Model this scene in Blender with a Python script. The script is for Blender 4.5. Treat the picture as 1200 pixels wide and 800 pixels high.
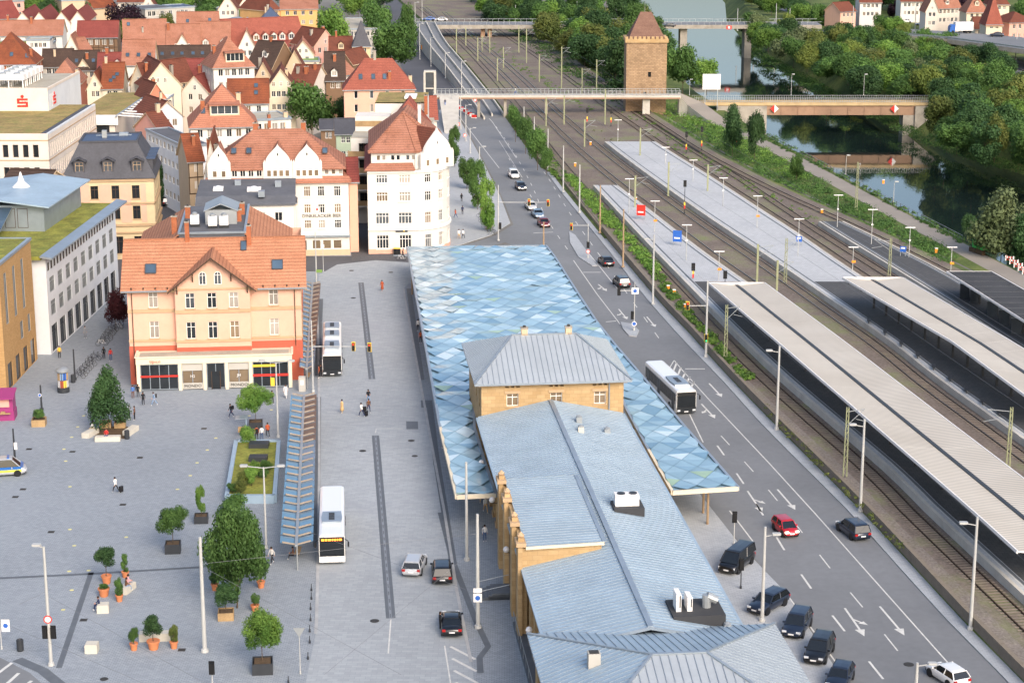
import bpy, bmesh, math, random
from mathutils import Vector, Matrix, geometry
random.seed(7)
R = math.radians
for o in list(bpy.data.objects): bpy.data.objects.remove(o)
S = bpy.context.scene
C = S.collection
# ------------------------------------------------------------------ camera
FPX, PITCH, H = 2260.0, R(14.5), 67.0
cd = bpy.data.cameras.new('camera'); cam = bpy.data.objects.new('camera', cd); C.objects.link(cam)
cd.sensor_width = 36.0; cd.lens = 36.0 * FPX / 1200.0; cd.clip_start = 1.0; cd.clip_end = 6000.0
cam.location = (0, 0, H); cam.rotation_euler = (math.pi / 2 - PITCH, 0, 0)
S.camera = cam
# ------------------------------------------------------------------ world and sun
SUN_EL, SUN_ROT = R(34), R(155)
w = bpy.data.worlds.new('World'); S.world = w; w.use_nodes = True
nt = w.node_tree; nt.nodes.clear()
sky = nt.nodes.new('ShaderNodeTexSky'); sky.sky_type = 'NISHITA'; sky.sun_disc = False
sky.sun_elevation = SUN_EL; sky.sun_rotation = SUN_ROT; sky.air_density = 1.0; sky.dust_density = 4.6; sky.ozone_density = 1.3
bg = nt.nodes.new('ShaderNodeBackground'); bg.inputs[1].default_value = 0.15
wo = nt.nodes.new('ShaderNodeOutputWorld')
nt.links.new(sky.outputs[0], bg.inputs[0]); nt.links.new(bg.outputs[0], wo.inputs[0])
sl = bpy.data.lights.new('sun', 'SUN'); so = bpy.data.objects.new('sun', sl); C.objects.link(so)
sl.energy = 1.0; sl.angle = R(30); sl.color = (1.0, 0.90, 0.85)
sd = Vector((math.sin(SUN_ROT) * math.cos(SUN_EL), math.cos(SUN_ROT) * math.cos(SUN_EL), math.sin(SUN_EL)))
so.rotation_euler = sd.to_track_quat('Z', 'Y').to_euler(); so.location = sd * 300
S.view_settings.view_transform = 'Standard'; S.view_settings.look = 'None'
S.view_settings.gamma = 1.0; S.view_settings.use_curve_mapping = False
S.view_settings.exposure = 0.86
# ------------------------------------------------------------------ photograph pixel -> place
CP, SP = math.cos(PITCH), math.sin(PITCH)
def ray(x, y):
    u = (x - 600) / FPX; v = (400 - y) / FPX
    return Vector((u, CP + v * SP, -SP + v * CP))
def P(x, y, z=0.0):
    d = ray(x, y); t = (z - H) / d.z
    return Vector((d.x * t, d.y * t, z))
def zat(y, Y):                       # height that shows on picture row y at distance Y
    d = ray(600, y); return H + d.z / d.y * Y
def PY(x, y, Y):
    d = ray(x, y); t = Y / d.y
    return Vector((d.x * t, Y, H + d.z * t))
# ------------------------------------------------------------------ materials
M = {}
def lin(c):                           # '#rrggbb' -> linear base colour
    if isinstance(c, str):
        c = c.lstrip('#'); v = [int(c[i:i + 2], 16) / 255 for i in (0, 2, 4)]
        return tuple(((x + .055) / 1.055) ** 2.4 if x > .04045 else x / 12.92 for x in v)
    return tuple(c)
def newmat(name):
    m = bpy.data.materials.new(name); m.use_nodes = True
    n = m.node_tree; b = n.nodes['Principled BSDF']; M[name] = m
    return m, n, b
def N(n, t, **kw):
    q = n.nodes.new(t)
    for k, v in kw.items():
        if k in ('inp',):
            for i, val in v.items(): q.inputs[i].default_value = val
        else: setattr(q, k, v)
    return q
def mixc(n, fac, a, b, blend='MIX'):
    q = n.nodes.new('ShaderNodeMix'); q.data_type = 'RGBA'; q.blend_type = blend
    for s, v in ((q.inputs[0], fac), (q.inputs[6], a), (q.inputs[7], b)):
        if hasattr(v, 'links') or isinstance(v, bpy.types.NodeSocket): n.links.new(v, s)
        else: s.default_value = v if not isinstance(v, tuple) else (*v[:3], 1)
    return q.outputs[2]
def ramp(n, src, p0, p1):
    q = n.nodes.new('ShaderNodeMapRange'); q.inputs[1].default_value = p0; q.inputs[2].default_value = p1
    n.links.new(src, q.inputs[0]); return q.outputs[0]
def coords(n, world=False):
    if world: return n.nodes.new('ShaderNodeNewGeometry').outputs['Position']
    return n.nodes.new('ShaderNodeTexCoord').outputs['Object']
def noise(n, co, scale, detail=3, rough=.6):
    q = n.nodes.new('ShaderNodeTexNoise'); q.inputs['Scale'].default_value = scale
    q.inputs['Detail'].default_value = detail; q.inputs['Roughness'].default_value = rough
    n.links.new(co, q.inputs['Vector']); return q.outputs['Fac']
def bumpn(n, b, hsrc, strength, dist):
    q = n.nodes.new('ShaderNodeBump'); q.inputs['Strength'].default_value = strength; q.inputs['Distance'].default_value = dist
    n.links.new(hsrc, q.inputs['Height']); n.links.new(q.outputs[0], b.inputs['Normal'])
def objvar(n, col, amt):              # small brightness shift from one object to the next
    oi = n.nodes.new('ShaderNodeObjectInfo')
    hs = n.nodes.new('ShaderNodeHueSaturation')
    v = n.nodes.new('ShaderNodeMapRange'); v.inputs[3].default_value = 1 - amt; v.inputs[4].default_value = 1 + amt
    n.links.new(oi.outputs['Random'], v.inputs[0]); n.links.new(v.outputs[0], hs.inputs['Value'])
    n.links.new(col, hs.inputs['Color']); return hs.outputs[0]
def mat(name, col, rough=.8, var=.12, scale=.6, metal=0.0, bump=0.0, bscale=25, spec=.4, fine=0.0, fscale=9, world=False, ov=0.0, stain=None, stainamt=.35, sscale=.25):
    col = lin(col); m, n, b = newmat(name)
    co = coords(n, world)
    f = ramp(n, noise(n, co, scale, 4), .3, .7)
    c = mixc(n, f, tuple(x * (1 - var) for x in col), tuple(min(1, x * (1 + var)) for x in col))
    if fine:
        f2 = ramp(n, noise(n, co, fscale, 2), .3, .7)
        c = mixc(n, f2, c, mixc(n, 1.0, c, (1 - fine,) * 3, 'MULTIPLY'))
    if stain:
        f3 = ramp(n, noise(n, co, sscale, 5, .7), .5, .72)
        q = n.nodes.new('ShaderNodeMath'); q.operation = 'MULTIPLY'; q.inputs[1].default_value = stainamt; n.links.new(f3, q.inputs[0])
        c = mixc(n, q.outputs[0], c, lin(stain))
    if ov: c = objvar(n, c, ov)
    n.links.new(c, b.inputs['Base Color'])
    b.inputs['Roughness'].default_value = rough; b.inputs['Metallic'].default_value = metal
    b.inputs['Specular IOR Level'].default_value = spec
    if bump: bumpn(n, b, noise(n, co, bscale, 2), bump, .03)
    return m
def tilemat(name, col, col2, row=.33, wear=.55, dark='#4a3328'):
    """clay tile roof: courses, single tiles, patches of weathering"""
    m, n, b = newmat(name); co = coords(n)
    f = ramp(n, noise(n, co, .35, 5, .65), .35, .7)
    c = mixc(n, f, lin(col), lin(col2))
    f2 = ramp(n, noise(n, co, 5.5, 2, .5), .25, .75)
    c = mixc(n, f2, mixc(n, 1.0, c, (.72, .72, .72), 'MULTIPLY'), mixc(n, 1.0, c, (1.18, 1.15, 1.1), 'MULTIPLY'))
    f4 = ramp(n, noise(n, co, .55, 6, .75), .56, .75)
    q = n.nodes.new('ShaderNodeMath'); q.operation = 'MULTIPLY'; q.inputs[1].default_value = wear; n.links.new(f4, q.inputs[0])
    c = mixc(n, q.outputs[0], c, lin(dark))
    wv = n.nodes.new('ShaderNodeTexWave'); wv.wave_type = 'BANDS'; wv.bands_direction = 'Z'; wv.wave_profile = 'SAW'
    wv.inputs['Scale'].default_value = .314 / row; wv.inputs['Distortion'].default_value = .6; wv.inputs['Detail'].default_value = 1
    n.links.new(co, wv.inputs['Vector'])
    c = mixc(n, ramp(n, wv.outputs['Fac'], .05, .45), mixc(n, 1.0, c, (.62, .62, .62), 'MULTIPLY'), c)
    n.links.new(c, b.inputs['Base Color']); b.inputs['Roughness'].default_value = .85; b.inputs['Specular IOR Level'].default_value = .2
    bumpn(n, b, wv.outputs['Fac'], .5, .06)
    return m
def brickmat(name, c1, c2, mortar, bw, bh, msize=.02, world=True, var=.15, rough=.85, vertical=False, bump=.3, stain=None, big=.12):
    m, n, b = newmat(name); co = coords(n, world)
    if vertical:                       # map x+y / z for walls
        sx = n.nodes.new('ShaderNodeSeparateXYZ'); n.links.new(co, sx.inputs[0])
        ad = n.nodes.new('ShaderNodeMath'); n.links.new(sx.outputs[0], ad.inputs[0]); n.links.new(sx.outputs[1], ad.inputs[1])
        cx = n.nodes.new('ShaderNodeCombineXYZ'); n.links.new(ad.outputs[0], cx.inputs[0]); n.links.new(sx.outputs[2], cx.inputs[1]); v = cx.outputs[0]
    else: v = co
    t = n.nodes.new('ShaderNodeTexBrick'); n.links.new(v, t.inputs['Vector'])
    t.inputs['Color1'].default_value = (*lin(c1), 1); t.inputs['Color2'].default_value = (*lin(c2), 1); t.inputs['Mortar'].default_value = (*lin(mortar), 1)
    t.inputs['Scale'].default_value = 1; t.inputs['Mortar Size'].default_value = msize; t.inputs['Brick Width'].default_value = bw; t.inputs['Row Height'].default_value = bh
    f = ramp(n, noise(n, co, big, 5, .6), .3, .7)
    c = mixc(n, f, mixc(n, 1.0, t.outputs[0], (1 - var,) * 3, 'MULTIPLY'), t.outputs[0])
    f2 = ramp(n, noise(n, co, 1.3, 4, .7), .3, .7)
    c = mixc(n, f2, mixc(n, 1.0, c, (1 - var * .6,) * 3, 'MULTIPLY'), c)
    if stain:
        f3 = ramp(n, noise(n, co, .07, 6, .75), .55, .75)
        c = mixc(n, f3, c, lin(stain))
    n.links.new(c, b.inputs['Base Color']); b.inputs['Roughness'].default_value = rough; b.inputs['Specular IOR Level'].default_value = .3
    if bump: bumpn(n, b, t.outputs['Fac'], -bump, .02)
    return m
def glassmat(name, col, rough=.06, spec=.6, var=.2, vscale=.5, ov=.25):
    m, n, b = newmat(name); co = coords(n)
    c = mixc(n, ramp(n, noise(n, co, vscale, 2), .3, .7), tuple(x * (1 - var) for x in lin(col)), tuple(x * (1 + var) for x in lin(col)))
    if ov: c = objvar(n, c, ov)
    n.links.new(c, b.inputs['Base Color'])
    b.inputs['Roughness'].default_value = rough; b.inputs['Specular IOR Level'].default_value = spec
    return m
def emitmat(name, col, s):
    m, n, b = newmat(name); b.inputs['Base Color'].default_value = (*lin(col), 1)
    b.inputs['Emission Color'].default_value = (*lin(col), 1); b.inputs['Emission Strength'].default_value = s; return m
def leafmat(name, c1, c2, c3):
    m, n, b = newmat(name)
    g = n.nodes.new('ShaderNodeNewGeometry'); oi = n.nodes.new('ShaderNodeObjectInfo')
    c = mixc(n, g.outputs['Random Per Island'], lin(c1), lin(c2))
    c = mixc(n, ramp(n, noise(n, coords(n), .45, 3), .35, .68), c, lin(c3))
    c = objvar(n, c, .22)
    n.links.new(c, b.inputs['Base Color']); b.inputs['Roughness'].default_value = .65; b.inputs['Specular IOR Level'].default_value = .25
    tr = n.nodes.new('ShaderNodeBsdfTranslucent'); n.links.new(c, tr.inputs[0])
    mx = n.nodes.new('ShaderNodeMixShader'); mx.inputs[0].default_value = .28
    out = n.nodes['Material Output']; n.links.new(b.outputs[0], mx.inputs[1]); n.links.new(tr.outputs[0], mx.inputs[2]); n.links.new(mx.outputs[0], out.inputs[0])
    return m

brickmat('plaza_paving', '#a2a9af', '#939aa1', '#788087', .42, .21, .018, var=.17, stain='#8b9197', big=.035)
brickmat('bus_paving', '#abb1b5', '#a1a7ab', '#91979c', .9, .45, .012, var=.18, stain='#91969c', big=.035)
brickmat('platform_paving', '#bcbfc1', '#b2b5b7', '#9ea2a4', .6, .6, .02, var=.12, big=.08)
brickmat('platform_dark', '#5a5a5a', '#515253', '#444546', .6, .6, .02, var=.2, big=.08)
brickmat('pavement', '#b2b6ba', '#a6abaf', '#90969b', .5, .25, .014, var=.15, big=.06)
brickmat('cobble', '#6d6d6f', '#5d5d60', '#47474a', .25, .16, .02, var=.2, big=.06)
brickmat('sandstone_block', '#c7aa7f', '#b99a6e', '#a88b66', .9, .42, .014, world=False, var=.22, vertical=True, bump=.35, big=.2, stain='#a88a62')
brickmat('sandstone_rough', '#bb9d7b', '#a08466', '#8a7560', .8, .38, .035, world=False, var=.3, vertical=True, bump=.7, big=.2, stain='#9c8159')
brickmat('tan_brick', '#c29a66', '#b18a58', '#a88c66', .5, .16, .02, world=False, var=.15, vertical=True, bump=.2)
brickmat('red_brick', '#b5633c', '#a4542f', '#9a7a62', .5, .16, .02, world=False, var=.15, vertical=True, bump=.2)
mat('ground', '#77756f', .9, .2, .05, fine=.25, fscale=.8, world=True)
mat('grass', '#5a6b31', .95, .35, .12, fine=.45, fscale=1.6, world=True, bump=.8, bscale=3, stain='#8a7f4e', sscale=.12)
mat('asphalt', '#75787b', .85, .12, .05, fine=.10, fscale=1.2, world=True, stain='#7d8083', sscale=.06, stainamt=.5)
mat('asphalt_dark', '#54555a', .85, .15, .08, fine=.12, fscale=1.2, world=True)
mat('path', '#8f887e', .9, .12, .1, fine=.12, world=True)
mat('ballast', '#7f7369', .95, .22, .1, fine=.45, fscale=3.2, world=True, bump=1, bscale=6, stain='#6f7a48', sscale=.1, stainamt=.85)
mat('ballast_light', '#8a8178', .95, .2, .15, fine=.5, fscale=3.5, world=True, bump=1, bscale=6, stain='#77794f', sscale=.2, stainamt=.5)
mat('rail', '#4a3a31', .45, .15, 1, metal=.6)
mat('rail_shiny', '#8f8c8c', .3, .1, 1, metal=.9)
mat('sleeper', '#8d8071', .95, .25, .8, world=True)
mat('marking', '#d2d2cd', .8, .12, 1.5, fine=.25, fscale=6, world=True)
mat('marking_yellow', '#cfc88a', .8, .12, 1.5, world=True)
mat('drain', '#5d6267', .6, .1, 1, world=True)
mat('drain_light', '#7f848a', .6, .1, 1, world=True)
mat('kerb_stone', '#a5a6a6', .85, .15, .6, world=True)
mat('iron', '#37342f', .6, .2, 3)
mat('concrete', '#a39c90', .9, .15, .4, fine=.15, stain='#6e675c', sscale=.35, stainamt=.6)
mat('concrete_old', '#83796b', .9, .2, .5, fine=.2, stain='#5a5245', sscale=.5, stainamt=.7)
mat('concrete_light', '#c0bcb2', .85, .1, .4, fine=.08, stain='#968f82', stainamt=.5)
mat('bridge_beam', '#9a7d66', .9, .15, .5, stain='#6b5546', stainamt=.6)
mat('bridge_deck_stone', '#b69f78', .9, .12, .4, stain='#8d7a5c')
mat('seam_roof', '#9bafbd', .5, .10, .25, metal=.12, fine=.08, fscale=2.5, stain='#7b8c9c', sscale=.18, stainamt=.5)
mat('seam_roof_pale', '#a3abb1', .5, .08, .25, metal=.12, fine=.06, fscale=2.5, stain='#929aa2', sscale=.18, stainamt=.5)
mat('zinc', '#9aa5ae', .4, .1, .6, metal=.5)
mat('galvanised', '#a3a8aa', .45, .08, .8, metal=.5)
mat('pole_grey', '#b4b5b2', .5, .06, .6, metal=.15)
mat('mast_green', '#8f9372', .6, .12, .6)
mat('mast_brown', '#9c8468', .7, .12, .6)
mat('steel_dark', '#3b3e42', .5, .1, 1, metal=.3)
mat('black_plastic', '#17181a', .5, .1, 1)
mat('white_paint', '#e6e3df', .5, .03, .5)
mat('cream_fascia', '#d9cdb4', .6, .05, .5)
mat('green_roof', '#a08c57', .95, .3, .25, fine=.4, fscale=2.5, bump=.8, bscale=4, stain='#6b7a35', sscale=.3, stainamt=.8)
mat('sedum', '#8a8a3c', .95, .4, .5, fine=.4, fscale=3, bump=.8, bscale=4, stain='#5f6f2d', sscale=.6, stainamt=.9)
mat('bitumen', '#5d5f64', .9, .12, .25, fine=.15, fscale=2, stain='#74757a', sscale=.3)
mat('bitumen_dark', '#3a3b3d', .9, .15, .25, stain='#4f4f50', sscale=.3)
mat('gravel_roof', '#b0a999', .95, .15, .3, fine=.25)
mat('slate', '#4c4d53', .7, .15, .4, fine=.2, fscale=3)
mat('slate_blue', '#43516a', .55, .12, .4, fine=.15, fscale=3)
mat('soil', '#5c4a36', .95, .25, 1, fine=.3)
mat('terracotta', '#c07a52', .85, .1, 1.5)
mat('wood', '#a98d66', .85, .2, .8, fine=.2)
mat('timber_dark', '#4c3a2d', .85, .2, .8)
mat('bark', '#5a4c3e', .95, .25, 1.5, bump=.6, bscale=12)
mat('pale_stone', '#c4bfb2', .85, .08, .8, fine=.1)
mat('skin', '#c98f70', .6, .05, 3)
mat('rubber', '#1b1b1c', .8, .1, 2)
mat('alloy', '#a6a8ab', .3, .05, 2, metal=.8)
mat('plate_white', '#dedede', .5, .02, 2)
mat('sign_red', '#d0342a', .5, .03, 2)
mat('sign_blue', '#2f62b5', .5, .03, 2)
mat('orange_box', '#e8912e', .5, .03, 2)
mat('signal_yellow', '#e8c542', .5, .03, 2)
mat('wire', '#77797c', .6, .05, 1)
emitmat('lamp_red', '#ff3a1c', 1.2); emitmat('lamp_green', '#3dff8a', 1.0); emitmat('lamp_amber', '#ff8a2a', 2.0); emitmat('headlight_on', '#fff3d8', 2.2)
mat('tail_red', '#a51d1b', .3, .05, 2)
mat('lens_clear', '#c8ccd0', .15, .05, 2)
glassmat('glass_dark', '#23282c'); glassmat('glass_mid', '#4b5156'); glassmat('glass_warm', '#7a6a55'); glassmat('curtain', '#99938a', .25, .45)
glassmat('car_glass', '#14191d', .05, .8, ov=0); glassmat('glass_blue', '#465869', .08, .6)
tilemat('tile_orange', '#a97865', '#996955'); tilemat('tile_salmon', '#b98468', '#ab765b', wear=.35, dark='#7a4630')
tilemat('tile_red', '#9c5c4e', '#8e5246', wear=.3); tilemat('tile_bright', '#b37c66', '#a6705b', wear=.25, dark='#8a4a34')
tilemat('tile_brown', '#7a4a3c', '#6a4136', dark='#3f3029'); tilemat('tile_dark', '#52433c', '#463a35', dark='#332b28'); tilemat('tile_wine', '#8a4a44', '#7d423d', wear=.4)
tilemat('tile_old', '#8f5238', '#734332', wear=.75, dark='#4a372c')
for nm, c in dict(plaster_white='#d4d0c8', plaster_warm='#d8cdc0', plaster_cream='#d5c8b0', plaster_yellow='#cfbb96', plaster_peach='#d8ab94', plaster_pink='#dba394',
                  plaster_salmon='#c47a62', plaster_green='#a9b8a0', plaster_orange='#d3a56c', plaster_grey='#b3b0a8', plaster_brown='#7b624c', plaster_beige='#c7b093', plaster_cool='#cfd2d5').items():
    mat(nm, c, .9, .05, .3, fine=.04, fscale=2, stain=tuple(x * .82 for x in lin(c)), sscale=.35, stainamt=.5)
mat('trim_sand', '#b39878', .85, .08, .6); mat('trim_white', '#e8e5de', .6, .03, .6); mat('socle_red', '#b05a46', .85, .08, .5)
mat('dull_green', '#6f8f4a', .7, .1, 1)
leafmat('leaf_green', '#4d6e35', '#688a47', '#3d5a2b'); leafmat('leaf_light', '#65893c', '#86a34e', '#4d722e'); leafmat('leaf_dark', '#3a5732', '#4d6b3d', '#2f4a2a')
leafmat('leaf_yellow', '#76873f', '#8a9749', '#627539'); leafmat('leaf_purple', '#2c1d26', '#3f2632', '#20161f'); leafmat('leaf_grey', '#68754f', '#7a865d', '#566541'); leafmat('leaf_olive', '#5d6a33', '#7a7f42', '#4a5a2b')
leafmat('leaf_red', '#4a2228', '#5e2c30', '#34181e')
# ------------------------------------------------------------------ mesh builder
class MB:
    def __init__(s): s.v = []; s.f = []; s.m = []; s.mats = []
    def mi(s, m):
        if m not in s.mats: s.mats.append(m)
        return s.mats.index(m)
    def face(s, pts, m):
        k = len(s.v); s.v += [tuple(p) for p in pts]; s.f.append(tuple(range(k, k + len(pts)))); s.m.append(s.mi(m))
    def box(s, x0, y0, z0, x1, y1, z1, m, skip=''):
        a = [(x0, y0, z0), (x1, y0, z0), (x1, y1, z0), (x0, y1, z0), (x0, y0, z1), (x1, y0, z1), (x1, y1, z1), (x0, y1, z1)]
        k = len(s.v); s.v += a; i = s.mi(m)
        for nme, q in (('b', (0, 3, 2, 1)), ('t', (4, 5, 6, 7)), ('f', (0, 1, 5, 4)), ('r', (1, 2, 6, 5)), ('k', (2, 3, 7, 6)), ('l', (3, 0, 4, 7))):
            if nme in skip: continue
            s.f.append(tuple(k + j for j in q)); s.m.append(i)
    def bx(s, c, sz, m): s.box(c[0] - sz[0] / 2, c[1] - sz[1] / 2, c[2], c[0] + sz[0] / 2, c[1] + sz[1] / 2, c[2] + sz[2], m)
    def bar(s, p, q, wd, ht, m):          # rectangular bar between two points
        p, q = Vector(p), Vector(q); d = (q - p)
        if d.length < 1e-6: return
        d.normalize(); up = Vector((0, 0, 1)) if abs(d.z) < .95 else Vector((0, 1, 0))
        sx = d.cross(up).normalized() * wd / 2; sz = sx.cross(d).normalized() * ht / 2
        k = len(s.v); i = s.mi(m)
        for b in (p, q): s.v += [tuple(b - sx - sz), tuple(b + sx - sz), tuple(b + sx + sz), tuple(b - sx + sz)]
        for q4 in ((0, 1, 5, 4), (1, 2, 6, 5), (2, 3, 7, 6), (3, 0, 4, 7), (3, 2, 1, 0), (4, 5, 6, 7)): s.f.append(tuple(k + j for j in q4)); s.m.append(i)
    def tube(s, p, q, r0, r1, m, n=8, cap=True):
        p, q = Vector(p), Vector(q); d = (q - p).normalized(); up = Vector((0, 0, 1)) if abs(d.z) < .95 else Vector((1, 0, 0))
        a = d.cross(up).normalized(); b = d.cross(a); k = len(s.v); i = s.mi(m)
        for c, r in ((p, r0), (q, r1)):
            for j in range(n):
                t = 2 * math.pi * j / n; s.v.append(tuple(c + a * (r * math.cos(t)) + b * (r * math.sin(t))))
        for j in range(n):
            j2 = (j + 1) % n; s.f.append((k + j, k + n + j, k + n + j2, k + j2)); s.m.append(i)
        if cap:
            s.f.append(tuple(k + j for j in range(n))); s.m.append(i); s.f.append(tuple(k + n + j for j in range(n - 1, -1, -1))); s.m.append(i)
    def path(s, pts, r, m, n=6):
        for a, b in zip(pts, pts[1:]): s.tube(a, b, r, r, m, n)
    def lathe(s, c, prof, m, n=12):       # prof: (r, z) list
        k = len(s.v); i = s.mi(m)
        for r, z in prof:
            for j in range(n):
                t = 2 * math.pi * j / n; s.v.append((c[0] + r * math.cos(t), c[1] + r * math.sin(t), c[2] + z))
        for a in range(len(prof) - 1):
            for j in range(n):
                j2 = (j + 1) % n; s.f.append((k + a * n + j, k + a * n + j2, k + (a + 1) * n + j2, k + (a + 1) * n + j)); s.m.append(i)
        s.f.append(tuple(k + j for j in range(n - 1, -1, -1))); s.m.append(i)
        e = k + (len(prof) - 1) * n; s.f.append(tuple(e + j for j in range(n))); s.m.append(i)
    def prism(s, poly, z0, z1, mtop, mside=None, bottom=True):   # poly: xy list, counter-clockwise or not
        mside = mside or mtop; n = len(poly)
        ar = sum(poly[i][0] * poly[(i + 1) % n][1] - poly[(i + 1) % n][0] * poly[i][1] for i in range(n))
        if ar < 0: poly = poly[::-1]
        tri = geometry.tessellate_polygon([[Vector((p[0], p[1], 0)) for p in poly]])
        k = len(s.v)
        s.v += [(p[0], p[1], z1) for p in poly] + [(p[0], p[1], z0) for p in poly]
        it, isd = s.mi(mtop), s.mi(mside)
        for t in tri:
            a, b, c = t
            cr = (poly[b][0] - poly[a][0]) * (poly[c][1] - poly[a][1]) - (poly[b][1] - poly[a][1]) * (poly[c][0] - poly[a][0])
            if cr < 0: b, c = c, b
            s.f.append((k + a, k + b, k + c)); s.m.append(it)
            if bottom and z0 != z1: s.f.append((k + n + a, k + n + c, k + n + b)); s.m.append(isd)
        if z0 != z1:
            for i in range(n):
                j = (i + 1) % n; s.f.append((k + i, k + n + i, k + n + j, k + j)); s.m.append(isd)
    def slab(s, pts, th, m, mside=None):  # sloping polygon with thickness
        pts = [Vector(p) for p in pts]; n = len(pts); nrm = Vector((0, 0, 0))
        for i in range(n): nrm += pts[i].cross(pts[(i + 1) % n])
        if nrm.z < 0: pts = pts[::-1]
        mside = mside or m
        s.face(pts, m); lo = [p - Vector((0, 0, th)) for p in pts]; s.face(lo[::-1], mside)
        for i in range(n):
            j = (i + 1) % n; s.face([pts[i], lo[i], lo[j], pts[j]], mside)
    def mesh(s, name, smooth=False):
        me = bpy.data.meshes.new(name); me.from_pydata(s.v, [], s.f)
        for m in s.mats: me.materials.append(M[m])
        me.polygons.foreach_set('material_index', s.m)
        if smooth: me.polygons.foreach_set('use_smooth', [True] * len(s.f))
        me.update(); return me
    def build(s, name, parent=None, smooth=False, **props):
        return link(name, s.mesh(name, smooth), parent, **props)
KIDS = {}
def link(name, me, parent=None, loc=None, rotz=None, scale=None, **props):
    o = bpy.data.objects.new(name, me); C.objects.link(o)
    if parent is not None:
        o.parent = parent; KIDS.setdefault(parent.name, []).append(o)
    if loc is not None: o.location = loc
    if rotz is not None: o.rotation_euler = (0, 0, rotz)
    if scale is not None: o.scale = scale
    for k, v in props.items(): o[k] = v
    return o
def thing(name, label, cat, loc=(0, 0, 0), rotz=0.0, group=None, scale=None):
    o = link(name, None, None, loc, rotz, scale, label=label, category=cat); o.empty_display_size = .3
    if group: o['group'] = group
    return o
def tag(o, label, cat, group=None):
    o['label'] = label; o['category'] = cat
    if group: o['group'] = group
    return o
def clone(root, loc, rotz=0.0, label=None, group=None, scale=None):
    r = root.copy(); C.objects.link(r); r.location = loc; r.rotation_euler = (0, 0, rotz)
    if scale is not None: r.scale = scale
    if label: r['label'] = label
    if group: r['group'] = group
    def rec(src, dst):
        for ch in KIDS.get(src.name, []):
            c = ch.copy(); C.objects.link(c); c.parent = dst; rec(ch, c)
    rec(root, r); return r
def struct(name, mb, parent=None): return mb.build(name, parent, kind='structure')
def offs(poly, d):                         # offset an open polyline (xy Vectors) to its right by d
    out = []
    for i, p in enumerate(poly):
        a = poly[max(0, i - 1)]; b = poly[min(len(poly) - 1, i + 1)]
        t = (b - a); t.z = 0; t.normalize(); out.append(p + Vector((t.y, -t.x, 0)) * d)
    return out
def dense(pts, step=6.0):                  # Catmull-Rom through the points
    out = []; n = len(pts)
    for i in range(n - 1):
        p0, p1, p2, p3 = pts[max(0, i - 1)], pts[i], pts[i + 1], pts[min(n - 1, i + 2)]
        k = max(1, int((p2 - p1).length / step))
        for j in range(k):
            t = j / k
            out.append(.5 * ((2 * p1) + (p2 - p0) * t + (2 * p0 - 5 * p1 + 4 * p2 - p3) * t * t + (3 * p1 - p0 - 3 * p2 + p3) * t ** 3))
    out.append(pts[-1]); return out
def resample(pts, step):
    out = [pts[0].copy()]; acc = 0.0
    for a, b in zip(pts, pts[1:]):
        L = (b - a).length; t = step - acc
        while t <= L: out.append(a.lerp(b, t / L)); t += step
        acc = (acc + L) % step if L else acc
    return out
def ribbon(mb, L, Rr, m):
    for i in range(min(len(L), len(Rr)) - 1): mb.face([L[i], Rr[i], Rr[i + 1], L[i + 1]] if ((Rr[i] - L[i]).cross(L[i + 1] - L[i])).z > 0 else [L[i + 1], Rr[i + 1], Rr[i], L[i]], m)
def pxs(lst, z=0.0): return [P(x, y, z) for x, y in lst]
_tc = {}
def text_mesh(txt, size, depth, m):
    k = (txt, size, m)
    if k not in _tc:
        cu = bpy.data.curves.new('lettering', 'FONT'); cu.body = txt; cu.size = size; cu.extrude = depth; cu.align_x = 'CENTER'; cu.align_y = 'CENTER'; cu.resolution_u = 2
        o = bpy.data.objects.new('lettering_tmp', cu); C.objects.link(o)
        dg = bpy.context.evaluated_depsgraph_get(); me = bpy.data.meshes.new_from_object(o.evaluated_get(dg))
        bpy.data.objects.remove(o); bpy.data.curves.remove(cu); me.materials.clear(); me.materials.append(M[m]); me.name = 'lettering'; _tc[k] = me
    return _tc[k]
def lettering(txt, size, m, parent, loc, rot=(math.pi / 2, 0, 0), depth=.02):
    o = link('lettering', text_mesh(txt, size, depth, m), parent, loc); o.rotation_euler = rot; return o
# ------------------------------------------------------------------ terrain, river
WATER = -6.5
def xat(poly, Y):
    for a, b in zip(poly, poly[1:]):
        y0, y1 = a.y, b.y
        if (y0 - Y) * (y1 - Y) <= 0 and y0 != y1: return a.x + (b.x - a.x) * (Y - y0) / (y1 - y0)
    a, b = (poly[0], poly[1]) if abs(poly[0].y - Y) < abs(poly[-1].y - Y) else (poly[-1], poly[-2])
    return a.x + (b.x - a.x) * (Y - a.y) / (b.y - a.y)
bankL = [Vector((128, 40, 0))] + pxs([(1200, 322), (1125, 281), (1040, 236), (967, 196), (905, 163), (860, 136), (815, 108), (785, 78), (770, 40), (755, 8)]) + [Vector((50, 1700, 0))]
bankR = [Vector((190, 40, WATER))] + pxs([(1290, 232), (1200, 205), (1110, 177), (1060, 157), (1010, 131), (962, 104), (915, 80), (872, 48), (852, 25), (850, 4)], WATER) + [Vector((130, 1700, WATER))]
g = MB()
g.prism([(-900, 40), *[(p.x, p.y) for p in bankL], (-900, 1700)], -12, 0, 'ground', 'concrete_old', bottom=False)
topR = [p + Vector((7.5, 1.5, -WATER)) for p in bankR]
g.prism([(1200, 40), *[(p.x, p.y) for p in topR], (1200, 1700)], -12, 0, 'grass', bottom=False)
struct('ground', g)
g = MB()
lowL = [p + Vector((4.5, 0, WATER - .3)) for p in bankL]; lowR = [p + Vector((-.6, 0, -.4)) for p in bankR]
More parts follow.
